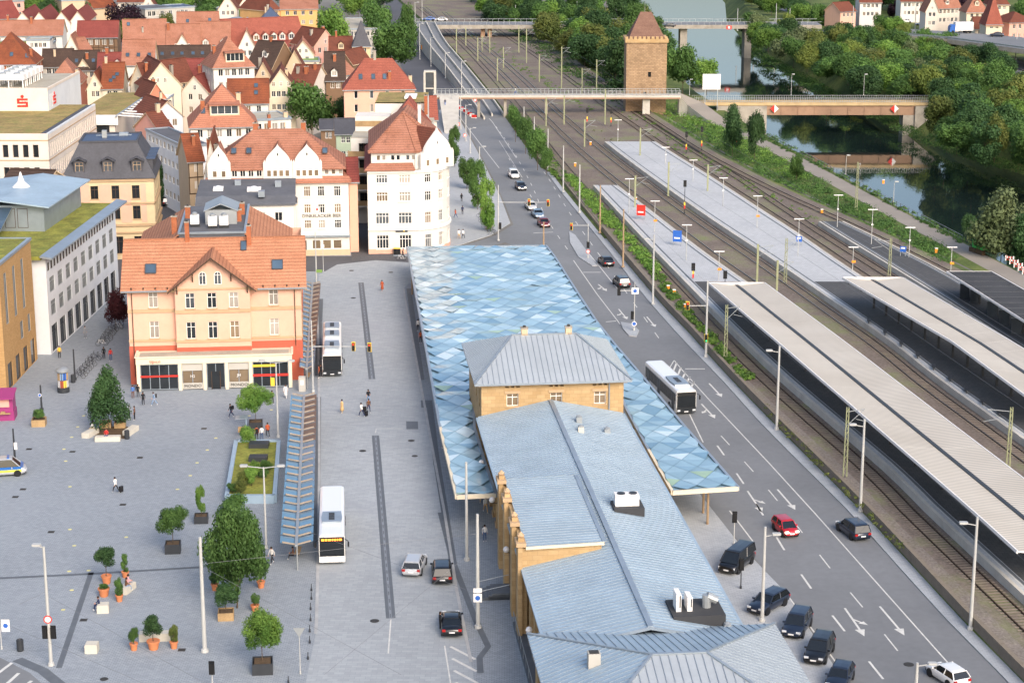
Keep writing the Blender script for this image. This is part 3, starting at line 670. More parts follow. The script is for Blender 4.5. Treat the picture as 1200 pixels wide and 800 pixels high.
def house(label, a, b, eh, D, roof='gx', rh=4.0, wall='plaster_white', rm='tile_red', nc=3, st=2, win=(1.0, 1.4, 'two'), ns=0, side='r', chim=(), dorm=(), sky=(), gw=0, top='gravel_roof', frame='trim_white', fh=3.0, group=None, cat='house', name='house', dsize=(1.5, 1.4), timber=False, z0=0.0, glass=None, nb=0):
    rnd = random.Random(label); A, W, ang = frame_of(a, b, eh); zb = z0
    t = thing(name, label, cat, (A.x, A.y, zb), ang, group); e = eh - zb
    rows = [e - .55 - win[1] - i * fh for i in range(st)]; rows = [z for z in rows if z > .4]
    fo = grid_ops(W, nc, rows, win[0], win[1]); g = MB()
    wall_face(g, (0, 0, 0), (W, 0, 0), 0, e, fo, wall)
    so = grid_ops(D, ns, rows, win[0], win[1]) if ns else []
    ro, lo = (so, []) if side == 'r' else ([], so)
    wall_face(g, (W, 0, 0), (W, D, 0), 0, e, ro, wall); wall_face(g, (W, D, 0), (0, D, 0), 0, e, [], wall); wall_face(g, (0, D, 0), (0, 0, 0), 0, e, lo, wall)
    if roof == 'gx':
        g.face([(W, 0, e), (W, D, e), (W, D / 2, e + rh)], wall); g.face([(0, D, e), (0, 0, e), (0, D / 2, e + rh)], wall)
    if roof == 'gy':
        g.face([(0, 0, e), (W, 0, e), (W / 2, 0, e + rh)], wall); g.face([(W, D, e), (0, D, e), (W / 2, D, e + rh)], wall)
    if timber:
        for i in range(int(W / 1.5) + 1): g.box(i * 1.5 - .08, -.03, e - 5.8, i * 1.5 + .08, -.001, e, 'timber_dark')
        for z in (e - .12, e - 2.9, e - 5.8): g.box(-.1, -.04, z - .1, W + .1, -.002, z + .1, 'timber_dark')
    g.build('wall', t)
    put_windows(t, (0, 0, 0), (W, 0, 0), fo, win[2], frame, glass, rnd=rnd); put_windows(t, (W, 0, 0), (W, D, 0), ro, win[2], frame, glass, rnd=rnd); put_windows(t, (0, D, 0), (0, 0, 0), lo, win[2], frame, glass, rnd=rnd)
    if gw and roof == 'gy':
        ww = .75; z = e + rh * .12
        for i in range(gw):
            x = W / 2 + (i - (gw - 1) / 2) * 1.7; link('window', win_mesh(ww, 1.1, 'two', rnd.choice(GL), frame), t, (x, -.06, z), 0)
    g = MB()
    if roof == 'flat':
        g.box(-.15, -.15, e, W + .15, .15, e + .45, 'zinc'); g.box(-.15, D - .15, e, W + .15, D + .15, e + .45, 'zinc'); g.box(-.15, .15, e, .15, D - .15, e + .45, 'zinc'); g.box(W - .15, .15, e, W + .15, D - .15, e + .45, 'zinc')
        g.box(.15, .15, e - .1, W - .15, D - .15, e + .2, top)
    else:
        for p in roof_polys(roof, W, D, e + .14, rh): g.slab(p, .2, rm, 'plaster_beige')
        rp = roof_polys(roof, W, D, e + .2, rh)[0]
        if roof == 'gx': g.bar(rp[3], rp[2], .3, .16, rm)
        if roof == 'gy': g.bar(rp[1], rp[2], .3, .16, rm)
        if roof != 'gy': g.bar((-.35, -.42, e - .35 * rh / (D / 2) + .05), (W + .35, -.42, e - .35 * rh / (D / 2) + .05), .14, .14, 'zinc')
    ro_ = g.build('roof', t)
    for fx, fy in chim: chimney(ro_, W * fx, D * fy, roof_z(roof, W, D, e, rh, W * fx, D * fy), 1.2 + rnd.random() * .8, .5 + rnd.random() * .35, rnd.choice(['red_brick', 'red_brick', 'plaster_beige', 'concrete']))
    for fx, fy in sky: skylight(t, roof, W, D, e + .1, rh, W * fx, D * fy)
    for fx, fy in dorm: dormer(t, roof, W, D, e + .14, rh, W * fx, D * fy, dsize[0], dsize[1], ('plaster_beige' if dsize[0] > 3 else wall) if wall not in ('plaster_brown',) else 'plaster_white', rm, gable=dsize[0] < 3, rnd=rnd)
    return t, W, D
# ------------------------------------------------------------------ old town houses (front eaves given by their picture points)
Hs = house
for i, (x0, x1, ya) in enumerate(((17, 37, 27), (37, 56, 27), (63, 82, 26.5), (82, 101, 26))):
    Hs(['white gabled hall bay beside the red roofed terrace, outermost of the sawtooth row', 'white gabled hall bay inside the sawtooth row, second from the red roofed terrace', 'white gabled hall bay with a valley gutter, third of the sawtooth row', 'white gabled hall bay at the purple beech end of the sawtooth row'][i], (x0, ya), (x1, ya), 12, 30, 'gy', 3.2, 'plaster_white', 'tile_wine', 0 if i < 2 else 1, 3, (1.0, 2.2, 'one'), ns=0 if i < 3 else 6, name='hall', cat='hall')
Hs('long white house with a wine red roof behind the sawtooth halls', (-30, 24), (24, 21), 11, 14, 'gx', 5, 'plaster_white', 'tile_wine', 0)
Hs('long low white house with an orange roof below the sawtooth halls', (-20, 42), (72, 42), 10, 12, 'gx', 4, 'plaster_white', 'tile_orange', 8, 2, chim=((.3, .5), (.6, .4)))
Hs('white flat roofed house with a planted roof terrace', (-15, 55), (58, 55), 10, 14, 'flat', 0, 'plaster_white', 'zinc', 7, 2, top='sedum', ns=2)
Hs('white penthouse with three windows on the planted terrace', (31, 48), (58, 48), 13.0, 7, 'flat', 0, 'plaster_white', 'zinc', 4, 1, win=(1, 1.3, 'two'))
Hs('dark half timbered house with white windows and a red roof', (91, 44), (137, 44), 12, 11, 'gx', 4.2, 'plaster_brown', 'tile_wine', 5, 2, (1.2, 1.6, 'two'), timber=True, glass='curtain')
Hs('small white gabled house in front of the half timbered house', (76, 60), (92, 60), 9.5, 12, 'gy', 4.3, 'plaster_warm', 'tile_orange', 1, 1, gw=1)
Hs('white house with a low red roof beside the half timbered house', (92, 59), (107, 58), 9.5, 9, 'gx', 3, 'plaster_white', 'tile_orange', 1, 1)
Hs('brick house with a steep mottled red tile roof', (-20, 75), (40, 75), 12.5, 15, 'hip', 7.2, 'red_brick', 'tile_old', 7, 3, (1.1, 1.6, 'cross'), ns=3, sky=((.55, .12), (.85, .1)), chim=((.9, .3),), frame='trim_white')
Hs('dark roofed house with an open loggia', (50, 78), (84, 78), 10, 9, 'gx', 4, 'plaster_grey', 'tile_dark', 4, 2, (1.3, 1.5, 'two'), chim=((.4, .3),))
Hs('dark brown roofed house with two skylights', (85, 82), (115, 82), 10, 9, 'gx', 4.4, 'plaster_cream', 'tile_dark', 3, 2, sky=((.15, .22), (.8, .22)), chim=((.55, .3),))
Hs('small cream gabled house tucked below the two skylight roof', (88, 84), (108, 84), 9.5, 7, 'gy', 3.2, 'plaster_cream', 'tile_dark', 2, 2, gw=1)
Hs('dark wine roofed house with one white dormer', (115, 84), (146, 84), 10.5, 10, 'gx', 4.2, 'plaster_white', 'tile_wine', 3, 2, dorm=((.72, .1),), chim=((.3, .5),))
Hs('low house under an orange pyramid roof behind the bank tower', (56, 97), (94, 97), 9, 14, 'hip', 5, 'plaster_salmon', 'tile_orange', 3, 1, chim=((.85, .3),))
Hs('yellow gabled house with a roof terrace and a white sun sail', (102, 104), (121, 104), 11, 13, 'gy', 3.6, 'plaster_cream', 'tile_old', 2, 2, gw=1)
Hs('cream house with rows of pale skylights in its brown roof', (120, 104), (143, 104), 11, 15, 'gx', 5.2, 'plaster_cream', 'tile_old', 2, 3, ns=3, sky=((.4, .14), (.55, .2), (.7, .26)), chim=((.1, .5),))
Hs('tall white house with a plain orange roof and few windows', (144, 76), (180, 76), 14, 12, 'gx', 5.5, 'plaster_white', 'tile_orange', 1, 3, ns=0, sky=((.15, .18), (.5, .18), (.85, .18)))
Hs('long red roofed hall with two skylights at its tree end', (146, 60), (196, 59), 11, 16, 'gx', 7.8, 'plaster_white', 'tile_orange', 5, 1, sky=((.12, .42), (.15, .15)), dorm=((.35, .06), (.62, .06)), chim=((.45, .3),))
Hs('red roofed house with a long flat dormer and two roof portholes', (208, 42), (255, 42), 14, 13, 'gx', 6, 'plaster_warm', 'tile_orange', 5, 1, sky=((.25, .3), (.8, .32)))
Hs('red roofed house with one white gable and a chimney', (196, 59), (233, 59), 11, 13, 'gx', 6.5, 'plaster_white', 'tile_orange', 4, 1, chim=((.03, .4),))
Hs('narrow white gable facing the square roof terrace', (204, 58), (224, 58), 11.2, 6, 'gy', 4.0, 'plaster_white', 'tile_orange', 2, 1, gw=3)
Hs('red roofed house with two small dormers and a shrub on its terrace', (232, 58), (269, 58), 11, 13, 'gx', 7, 'plaster_white', 'tile_orange', 4, 1, dorm=((.25, .06), (.8, .06)), dsize=(1.6, 1.3))
Hs('red roofed house with a big plain white gable', (279, 57), (300, 57), 11.2, 7, 'gy', 5, 'plaster_white', 'tile_orange', 2, 2, gw=1)
Hs('long bright red roof with a row of five white dormers', (268, 57), (358, 53), 11, 14, 'gx', 7.4, 'plaster_white', 'tile_red', 9, 1, dorm=((.38, .1), (.5, .1), (.61, .1), (.72, .1), (.84, .1)), dsize=(1.7, 1.6))
Hs('brown roofed outbuilding between the red hall and the dark long roof', (166, 60), (198, 61), 10, 9, 'gx', 4, 'plaster_warm', 'tile_old', 2, 1, dorm=((.55, .1), (.8, .1)))
Hs('long house with a near black roof and four skylights', (181, 79), (246, 78), 11, 11, 'gx', 4.8, 'plaster_white', 'tile_dark', 6, 2, sky=((.14, .3), (.33, .3), (.5, .3), (.7, .3), (.87, .3)))
Hs('cream gabled house with a chimneyed brown roof behind the street corner', (153, 98), (172, 100), 12, 15, 'gy', 4.8, 'plaster_cream', 'tile_brown', 2, 2, gw=1, ns=3, chim=((.7, .3), (.8, .6)))
Hs('big cream gabled house with three tiny attic windows', (167, 101), (212, 99), 12.5, 16, 'gy', 5.2, 'plaster_cream', 'tile_brown', 0, 2, gw=2, side='l', ns=4, dorm=(), chim=((.25, .4),))
Hs('brown roofed house behind the shuttered gable', (211, 97), (246, 97), 11, 12, 'gx', 5, 'plaster_warm', 'tile_wine', 3, 1, chim=((.65, .2),))
Hs('small white gabled house with grey green shutters', (213, 107), (244, 108), 10.5, 10, 'gy', 3.6, 'plaster_warm', 'tile_wine', 2, 2, (1.0, 1.4, 'two'), gw=1)
Hs('tall white house with two dark balconies and an orange roof', (250, 79), (298, 77), 16.5, 12, 'hip', 6.2, 'plaster_white', 'tile_orange', 5, 4, (1.1, 1.6, 'two'), chim=((.2, .6),), dorm=((.55, .05),), dsize=(4.5, 2.2), side='l', ns=4)
Hs('white house with a red brown roof beside the balcony house', (268, 121), (314, 121), 11, 11, 'gx', 4.6, 'plaster_white', 'tile_old', 3, 1, sky=((.7, .2), (.7, .35)))
Hs('coral house with a stepped roof on the shopping street', (171, 118), (196, 116.5), 13, 9, 'gy', 3.5, 'plaster_salmon', 'tile_brown', 3, 3, side='l', ns=3, chim=((.6, .4),))
Hs('white house with a timber roof terrace on the shopping street', (178, 138), (214, 135.5), 13, 12, 'gy', 3.0, 'plaster_cool', 'tile_brown', 3, 3, side='l', ns=4, chim=((.5, .3), (.8, .3)))
Hs('small pink house with brown dormer roof on the shopping street', (189, 157), (205, 155.5), 12, 12, 'gx', 3.4, 'plaster_pink', 'tile_brown', 2, 3, side='l', ns=3, chim=((.8, .5),))
Hs('big white house with a bright orange hip roof and boxy dormer', (223, 149), (302, 147), 15, 15, 'hip', 7.0, 'plaster_white', 'tile_bright', 6, 3, (1.0, 1.5, 'two'), dorm=((.52, .1),), dsize=(5.6, 2.0), sky=((.2, .15),), chim=((.2, .3), (.75, .5)))
Hs('white modern block with ribbon windows along the shopping street', (215, 173), (243, 171), 13, 24, 'flat', 0, 'plaster_cool', 'zinc', 0, 4, (1.6, 1.3, 'strip'), side='l', ns=9, top='bitumen', name='office_block', cat='building')
Hs('narrow half timbered house with jumbled brown roofs', (221, 189), (238, 188), 13, 9, 'gx', 4, 'plaster_beige', 'tile_old', 3, 3, timber=True, chim=((.6, .3),))
Hs('white stepped gable house with a brown roof full of skylights', (240, 200), (256, 200), 14, 16, 'gy', 5.0, 'plaster_white', 'tile_old', 2, 3, gw=1, chim=((.3, .3), (.8, .2)))
Hs('white flat roofed annex with a fenced roof terrace', (284, 143), (341, 140), 12, 11, 'flat', 0, 'plaster_white', 'zinc', 5, 1, (1.2, 1.9, 'two'), top='gravel_roof', chim=((.55, .02), (.9, .05)))
Hs('cream gabled house with five attic windows beside the big tree', (313, 104), (346, 104), 12.5, 13, 'gy', 4.4, 'plaster_cream', 'tile_brown', 4, 3, (1.0, 1.3, 'two'), gw=3, chim=((.7, .3),))
Hs('ochre gabled house with a brown roof behind the cream gable', (299, 91), (318, 91), 12, 12, 'gy', 3.6, 'plaster_beige', 'tile_brown', 2, 1, gw=1, chim=((.3, .5),))
Hs('brown roofed house with tall red chimneys beside the cream gable', (338, 100), (366, 101), 11.5, 11, 'gx', 4.2, 'plaster_warm', 'tile_brown', 3, 1, chim=((.2, .3), (.55, .3), (.85, .4)))
Hs('small gabled house with a brown roof and one attic hatch', (351, 95), (362, 95), 11, 9, 'gy', 2.6, 'plaster_cream', 'tile_wine', 1, 1, gw=1, chim=((.9, .5),))
Hs('flat ochre house with a glazed roof storey behind the big tree', (360, 96), (381, 96), 11.5, 9, 'flat', 0, 'plaster_orange', 'zinc', 3, 2, (1.6, 1.4, 'two'), top='bitumen')
Hs('near black roofed house with two red framed dormers', (289, 78), (318, 80), 12, 11, 'gx', 6, 'plaster_brown', 'tile_dark', 3, 1, dorm=((.55, .18),), chim=((.5, .5),))
Hs('low red roofed house with a lone white chimney', (316, 66), (337, 66), 10.5, 11, 'gx', 3.6, 'plaster_cream', 'tile_wine', 2, 1, chim=((.55, .2),))
Hs('cream house with a pale green cornice', (317, 73), (374, 73), 10.5, 9, 'flat', 0, 'plaster_cream', 'zinc', 8, 1, top='dull_green')
Hs('orange gabled house with a brick framed pediment', (343, 64), (368, 64), 11.8, 11, 'gy', 3.6, 'plaster_warm', 'tile_bright', 2, 1, gw=2)
Hs('dark brown gabled barn like house with a small hatch', (333, 83), (358, 83), 11, 13, 'gy', 5.0, 'plaster_beige', 'tile_brown', 0, 1, gw=1)
Hs('red roofed house between the barn like house and the green house', (317, 86), (334, 86), 10, 8, 'gx', 3.4, 'plaster_warm', 'tile_red', 2, 1, chim=((.3, .4), (.8, .4)))
Hs('pink gabled house with a brown roof', (368, 54), (395, 52), 12.5, 12, 'gy', 4.2, 'plaster_pink', 'tile_brown', 3, 3, (1.0, 1.5, 'two'), gw=1, chim=((.3, .4), (.6, .2)))
Hs('yellow house with a brown roof and white dormer beside the spire house', (387, 63), (413, 63), 12, 10, 'gx', 4.0, 'plaster_yellow', 'tile_brown', 3, 2, dorm=((.5, .12),), chim=((.3, .5),))
Hs('yellow tower house with a steep pointed slate spire', (414, 52), (434, 52), 15, 6, 'hip', 6.0, 'plaster_yellow', 'slate', 2, 3, (1.0, 1.6, 'two'), name='tower_house')
Hs('brown tiled house with one big white dormer and dead creeper', (382, 94), (404, 94), 12, 12, 'gx', 6, 'plaster_brown', 'tile_dark', 2, 1, dorm=((.45, .05),), chim=((.5, .35),))
Hs('brown gabled workshop beside the spire house', (393, 74), (413, 75), 11, 10, 'gy', 3.2, 'plaster_brown', 'tile_brown', 2, 1)
Hs('rust red roofed house with a roof garden next to the big red roof', (404, 88), (418, 86), 12, 10, 'gx', 3.6, 'plaster_warm', 'tile_orange', 1, 1, chim=((.5, .4),))
Hs('long ochre building with a flat orange roof behind the plane tree', (329, 11), (372, 11), 13, 16, 'gx', 2.8, 'plaster_orange', 'tile_orange', 4, 2, (1.2, 1.4, 'two'))
Hs('ochre wing with a brown hip roof beside the long ochre building', (316, 12), (329, 11), 13, 16, 'hip', 3.5, 'plaster_orange', 'tile_brown', 2, 2)
Hs('peach villa under a dark blue hip roof', (290, 20), (308, 20), 10, 12, 'hip', 3.0, 'plaster_peach', 'slate_blue', 2, 1)
Hs('ochre villa under a dark blue pyramid roof', (303, 27), (331, 27), 9.5, 12, 'hip', 4.5, 'plaster_orange', 'slate_blue', 3, 1, chim=((.3, .5), (.4, .5)))
Hs('pale peach house with a zinc roof below the blue pyramid roof', (265, 29), (302, 27), 9, 9, 'hip', 1.8, 'plaster_peach', 'zinc', 5, 1)
Hs('grey concrete block with dark window bands', (170, 12), (205, 10), 13, 14, 'flat', 0, 'plaster_grey', 'zinc', 6, 3, (1.6, 1.6, 'two'), top='bitumen', cat='building', name='office_block')
Hs('grey brown concrete block with a blue roof box', (204, 10), (228, 9), 13, 12, 'flat', 0, 'plaster_grey', 'zinc', 4, 3, (1.6, 1.6, 'two'), top='slate_blue', cat='building', name='office_block')
Hs('cream gabled house with a porch wing and brown roof', (256, 11), (278, 10.5), 12, 16, 'gy', 4.5, 'plaster_warm', 'tile_brown', 3, 3, gw=1, side='l', ns=2)
Hs('cream low wing beside the gabled house with brown roof', (246, 10), (257, 12), 10, 10, 'flat', 0, 'plaster_warm', 'zinc', 2, 2)
Hs('white gabled cottage behind the concrete blocks', (166, 8), (182, 8), 9, 10, 'gy', 4, 'plaster_warm', 'tile_brown', 2, 1, gw=1)
Hs('pale row house with white windows at the edge of the park', (138, 3), (168, 3), 9, 12, 'gx', 3, 'plaster_warm', 'tile_brown', 7, 2)
Hs('beige block behind the sawtooth halls', (72, 2), (99, 1), 13, 14, 'flat', 0, 'plaster_beige', 'zinc', 0, 1, cat='building', name='office_block')
Hs('brown tiled barn roof beside the purple beech', (110, 10), (137, 8), 7, 16, 'gx', 6, 'plaster_beige', 'tile_old', 0, 1)
Hs('pink and white building with a flat roof at the park', (-10, 4), (28, 2), 12, 14, 'flat', 0, 'plaster_pink', 'zinc', 5, 2, (1.4, 1.6, 'two'), cat='building', name='office_block')
Hs('flat grey industrial hall behind the two plane trees', (402, 35), (446, 35), 8, 40, 'flat', 0, 'plaster_grey', 'zinc', 8, 1, top='gravel_roof', name='hall', cat='hall')
Hs('dark roofed cottage at the far park corner', (281, 5), (300, 4), 9, 11, 'gy', 4, 'plaster_warm', 'tile_brown', 2, 2, gw=1)
Hs('brown house with weathered walls behind the blue roofs', (301, 6), (316, 6), 11, 12, 'gx', 4, 'plaster_beige', 'tile_brown', 3, 2)
# ---- houses beyond the river
Hs('white villa with a tall red roof across the river', (1085, 13), (1100, 13), 9, 10, 'gy', 5, 'plaster_warm', 'tile_orange', 2, 2, gw=1)
Hs('long cream house with a red roof across the river', (1098, 10), (1126, 9), 9, 10, 'gx', 5, 'plaster_warm', 'tile_orange', 5, 2, dorm=((.5, .1),))
Hs('cream house with steep red roofs behind the truck', (1133, 14), (1158, 14), 10, 11, 'hip', 6, 'plaster_cream', 'tile_orange', 3, 2, dorm=((.5, .1),))
Hs('cream tower house with a pointed red roof beside the highway', (1156, 27), (1175, 27), 9, 9, 'hip', 8.5, 'plaster_cream', 'tile_red', 2, 2)
Hs('low cream house with a brown roof beside the pointed tower house', (1143, 34), (1157, 34), 5.5, 9, 'gx', 3.5, 'plaster_cream', 'tile_brown', 2, 1)
Hs('cream villa with an arched gable at the wood edge', (1160, 5), (1183, 5), 12, 10, 'hip', 5, 'plaster_cream', 'tile_brown', 3, 2)
Hs('pink house with a brown roof at the highway', (1183, 27), (1215, 26), 8.5, 12, 'hip', 3, 'plaster_pink', 'tile_brown', 4, 2)
Hs('white house with dark windows behind the far crossing', (1008, 3), (1033, 3), 9, 10, 'gx', 4, 'plaster_white', 'tile_brown', 4, 2)
Hs('white row house across the river beside the poplars', (1056, 2), (1085, 2), 8, 10, 'gx', 4, 'plaster_white', 'tile_brown', 5, 2)
Hs('peach row house at the far crossing', (985, 14), (1003, 13), 6, 9, 'gx', 3, 'plaster_peach', 'tile_brown', 3, 1)
# ---- town further back, out of the picture top, so that the place goes on
for i in range(26):
    r2 = random.Random(i); x = -330 + i * 17 + r2.uniform(-3, 3); y = 905 + r2.uniform(0, 50); dd = P(600, 0, 0)
    px = 600 + FPX * x / (y * CP + H * SP); py = 400 - FPX * math.tan(PITCH - math.atan2(H - 9, y))
    if px > 430: continue
    Hs(f'white town house with a red roof in the last row behind the park', (px - 11, py), (px + 11, py), 9, 11, 'gx', 4.5, 'plaster_warm', 'tile_red', 3, 2, group='last row of town houses')
# ------------------------------------------------------------------ big houses around the square
Hs('tall peach house with a big bright red hip roof', (403, 104), (486, 103), 14, 9.5, 'hip', 6.0, 'plaster_peach', 'tile_red', 4, 3, (.8, 1.7, 'one'), sky=((.24, .18), (.42, .18), (.58, .18)), chim=((.45, .5), (.65, .15), (.95, .4)))
Hs('small pale green house with a slate roof', (394, 157), (416, 157), 9, 8, 'gx', 2.5, 'plaster_green', 'slate', 2, 3, (.9, 1.3, 'grid'), frame='trim_white')
Hs('low shed under a slate roof behind the green house', (376, 152), (394, 152), 6, 8, 'gx', 1.6, 'plaster_brown', 'slate', 2, 1)
Hs('orange roofed wing behind the white corner house', (488, 140), (512, 140), 12, 10, 'gx', 4, 'plaster_warm', 'tile_red', 3, 2, chim=((.5, .3),))
Hs('narrow peach house beside the alley', (409, 213), (419, 213), 12, 12, 'gx', 3.0, 'plaster_peach', 'tile_wine', 1, 3, (1.0, 1.5, 'one'), frame='timber_dark')
# ---- bank
def Xp(px, Y, z): 
    # world x of picture column px at distance Y and height z
    return (px - 600) / FPX * (Y * CP + (H - z) * SP)
t = thing('bank_building', 'cream stone bank building with a dry grass roof and red S logo', 'building', (-130, 345, 0))
g = MB(); W, D, e = 46.5, 41, 16.0; rows = [e - 4.0, e - 8.1, e - 12.2]
fo = [(W - 1.8 - i * 1.82 - 1.0, z, W - 1.8 - i * 1.82, z + 2.3) for z in rows for i in range(24)]
so = [(1.4 + i * 1.64, z, 2.1 + i * 1.64, z + 2.5) for z in rows for i in range(24)]
wall_face(g, (0, 0, 0), (W, 0, 0), 0, e, fo, 'plaster_warm', .35); wall_face(g, (W, 0, 0), (W, D, 0), 0, e, so, 'plaster_warm', .45); wall_face(g, (W, D, 0), (0, D, 0), 0, e, [], 'plaster_warm')
for z in (e - 1.0, e - 4.6, e - 8.7): g.box(-.1, -.08, z, W + .08, -.002, z + .18, 'trim_sand'); g.box(W + .002, -.08, z, W + .08, D, z + .18, 'trim_sand')
g.build('wall', t); put_windows(t, (0, 0, 0), (W, 0, 0), fo[:45], 'one', 'timber_dark', 'glass_dark', .3); put_windows(t, (W, 0, 0), (W, D, 0), so, 'one', 'plaster_warm', 'curtain', .4)
g = MB(); g.box(.4, .4, e - .1, W - 1.6, D - .4, e + .22, 'green_roof'); g.box(W - 1.6, .4, e - .1, W - .4, D - .4, e + .16, 'slate'); g.box(0, 0, e, W, .4, e + .3, 'plaster_warm'); g.box(W - .4, .4, e, W, D, e + .3, 'plaster_cool'); g.build('roof', t)
g = MB(); bx0, bx1, by0, by1 = 8, 39.5, 31, 60
op = [(bx1 - 8 - 11.2 - i * 2.5, e + .7, bx1 - 8 - 9.8 - i * 2.5, e + 3.3) for i in range(5)]
wall_face(g, (bx0, by0, 0), (bx1, by0, 0), e + .2, e + 4.2, op, 'plaster_warm', .2); wall_face(g, (bx1, by0, 0), (bx1, by1, 0), e - 3, e + 4.2, [(1.2 + i * .8, e + .6, 1.5 + i * .8, e + 3.4) for i in range(5)], 'plaster_cool', .2); g.box(bx0, by0 + .05, e + 4.15, bx1, by1, e + 4.2, 'gravel_roof')
for q in ((bx0, by0, bx1, by0 + .3), (bx1 - .3, by0 + .3, bx1, by1), (bx0, by0 + .3, bx0 + .3, by1)): g.box(q[0], q[1], e + 4.2, q[2], q[3], e + 4.7, 'plaster_warm')
tw = g.build('roof_storey', t); put_windows(tw, (bx0, by0, 0), (bx1, by0, 0), op, 'one', 'trim_sand', 'glass_warm', .15)
for k, x0 in enumerate((20, 28)):
    for j in range(5):
        g = MB(); y0 = by0 + 4 + j * 3.4; g.box(x0, y0, e + 5.7, x0 + 6, y0 + 2.6, e + 6.8, 'white_paint')
        for xx in (x0 + .2, x0 + 2.8, x0 + 5.6):
            for yy in (y0 + .2, y0 + 2.2): g.box(xx, yy, e + 4.2, xx + .2, yy + .2, e + 5.7, 'white_paint')
        g.lathe((x0 + 1.6, y0 + 1.3, e + 6.8), [(.7, 0), (.7, .25)], 'galvanised', 10); g.lathe((x0 + 4.4, y0 + 1.3, e + 6.8), [(.7, 0), (.7, .25)], 'galvanised', 10); g.build('cooling_unit', tw)
def s_logo(parent, x, y, z, s, side=False):
    lg = MB(); B = lambda a, b, c, d: lg.box(a * s, -.12, b * s, c * s, -.01, d * s, 'sign_red')
    B(-.5, 0, .5, .17); B(.3, .17, .5, .32); B(-.5, .32, .5, .49); B(-.5, .49, -.3, .62); B(-.5, .62, .5, .79)
    lg.tube((0, -.12, .98 * s), (0, -.01, .98 * s), .15 * s, .15 * s, 'sign_red', 14); return link('logo', lg.mesh('logo'), parent, (x, y, z), math.pi / 2 if side else 0)
s_logo(tw, bx1 - 5.0, by0, e + 1.0, 2.1); s_logo(tw, bx1, by0 + 5.2, e + 1.0, 2.1, True)
g = MB(); g.box(W - 6, 46, 12.6, W + 3, 84, 13.2, 'green_roof'); g.box(W - 6, 46.3, 0, W + 2.6, 84, 12.6, 'plaster_warm'); g.box(W - 6, 45.6, 11.4, W + 3.4, 45.98, 13.4, 'white_paint'); g.build('glass_wing', t); g = MB(); g.box(W - 5, 46.1, 7.6, W + 1.5, 46.28, 11.2, 'glass_dark'); g.build('glass_front', t); g = MB(); g.box(W - 6, 41.2, 0, W + 3, 46, 7.0, 'plaster_beige'); g.box(W - 6, 41.2, 7.0, W + 3, 46, 7.2, 'gravel_roof'); g.build('terrace', t)
for i in range(11):
    g = MB(); g.bar((W + 3.2, 47 + i * 3.4, 13.2), (W + 8.6, 46 + i * 3.4, 13.0), .5, .2, 'white_paint'); g.build('canopy_slat', t)
g = MB(); g.bar((W + 8.6, 44, 13.0), (W + 8.6, 82, 13.0), .3, .35, 'zinc'); g.bar((W + 3.2, 45, 13.2), (W + 3.2, 83, 13.2), .3, .35, 'zinc'); [g.bar((W + 8.6, y, 0), (W + 8.6, y, 13), .25, .25, 'zinc') for y in (45, 63, 81)]; g.build('canopy_frame', t)
# ---- mansard house
X1 = -59.2; W, D, e = 14.5, 15, 13.7
t = thing('mansard_house', 'sandstone and brick corner house with a grey mansard roof', 'house', (X1 - W + .3, 312.3, 0), R(6.5))
g = MB(); rows = (10.2, 6.8); fo = [(x, z, x + 1.25, z + 2.2) for z in rows for x in (1.2, 4.2, 7.6, 10.9)] + [(x, 1.0, x + 1.5, 3.9) for x in (1.2, 4.2, 7.6, 10.9)]
so = [(x, z, x + 1.2, z + 2.2) for z in rows for x in (1.2, 4.5, 8, 11.5)] + [(x, 1.0, x + 1.5, 3.9) for x in (1.2, 4.5, 8, 11.5)]
wall_face(g, (0, 0, 0), (W, 0, 0), 0, e, fo, 'plaster_yellow', .25); wall_face(g, (W, 0, 0), (W, D, 0), 0, e, so, 'plaster_yellow', .25); wall_face(g, (W, D, 0), (0, D, 0), 0, e, [], 'plaster_yellow'); wall_face(g, (0, D, 0), (0, 0, 0), 0, e, [], 'plaster_yellow')
for a, b in ((2.6, 4.05), (5.6, 7.45), (9.0, 10.75), (12.3, 13.2)):
    for z in rows: g.box(a, -.05, z - .6, b, -.002, z + 2.5, 'plaster_peach')
for z, h in ((e - .6, .6), (9.3, .3), (5.6, .4), (4.4, .25)): g.box(-.2, -.22, z, W + .22, -.002, z + h, 'trim_sand'); g.box(W + .002, -.22, z, W + .22, D, z + h, 'trim_sand')
g.build('wall', t); put_windows(t, (0, 0, 0), (W, 0, 0), fo, 'cross', 'timber_dark', 'glass_dark', .18, 'trim_sand'); put_windows(t, (W, 0, 0), (W, D, 0), so, 'cross', 'timber_dark', 'glass_dark', .18)
g = MB(); i_, zt = 2.6, e + 5.6; lo = [(-.4, -.4), (W + .4, -.4), (W + .4, D + .4), (-.4, D + .4)]; hi = [(i_, i_), (W - i_, i_), (W - i_, D - i_), (i_, D - i_)]
for k in range(4):
    a, b = lo[k], lo[(k + 1) % 4]; c, d = hi[(k + 1) % 4], hi[k]; g.slab([(*a, e), (*b, e), (*c, zt), (*d, zt)], .15, 'slate')
rf = g.build('roof', t)
g = MB(); g.box(i_, i_, zt - .2, W - i_, D - i_, zt - .05, 'slate_blue')
for a, b in ((hi[0], hi[1]), (hi[1], hi[2]), (hi[2], hi[3]), (hi[3], hi[0])): g.bar((*a, zt), (*b, zt), .35, .3, 'slate')
g.bar((i_ + 2, D - 5, zt), (W - 4, D - 5, zt), .15, .15, 'zinc'); g.bx((W / 2 - 1, D / 2, zt), (.8, .8, 1.2), 'galvanised'); g.bx((W / 2 + 2, D / 2 + 2, zt), (1.5, 1, .5), 'zinc'); g.build('roof_deck', rf)
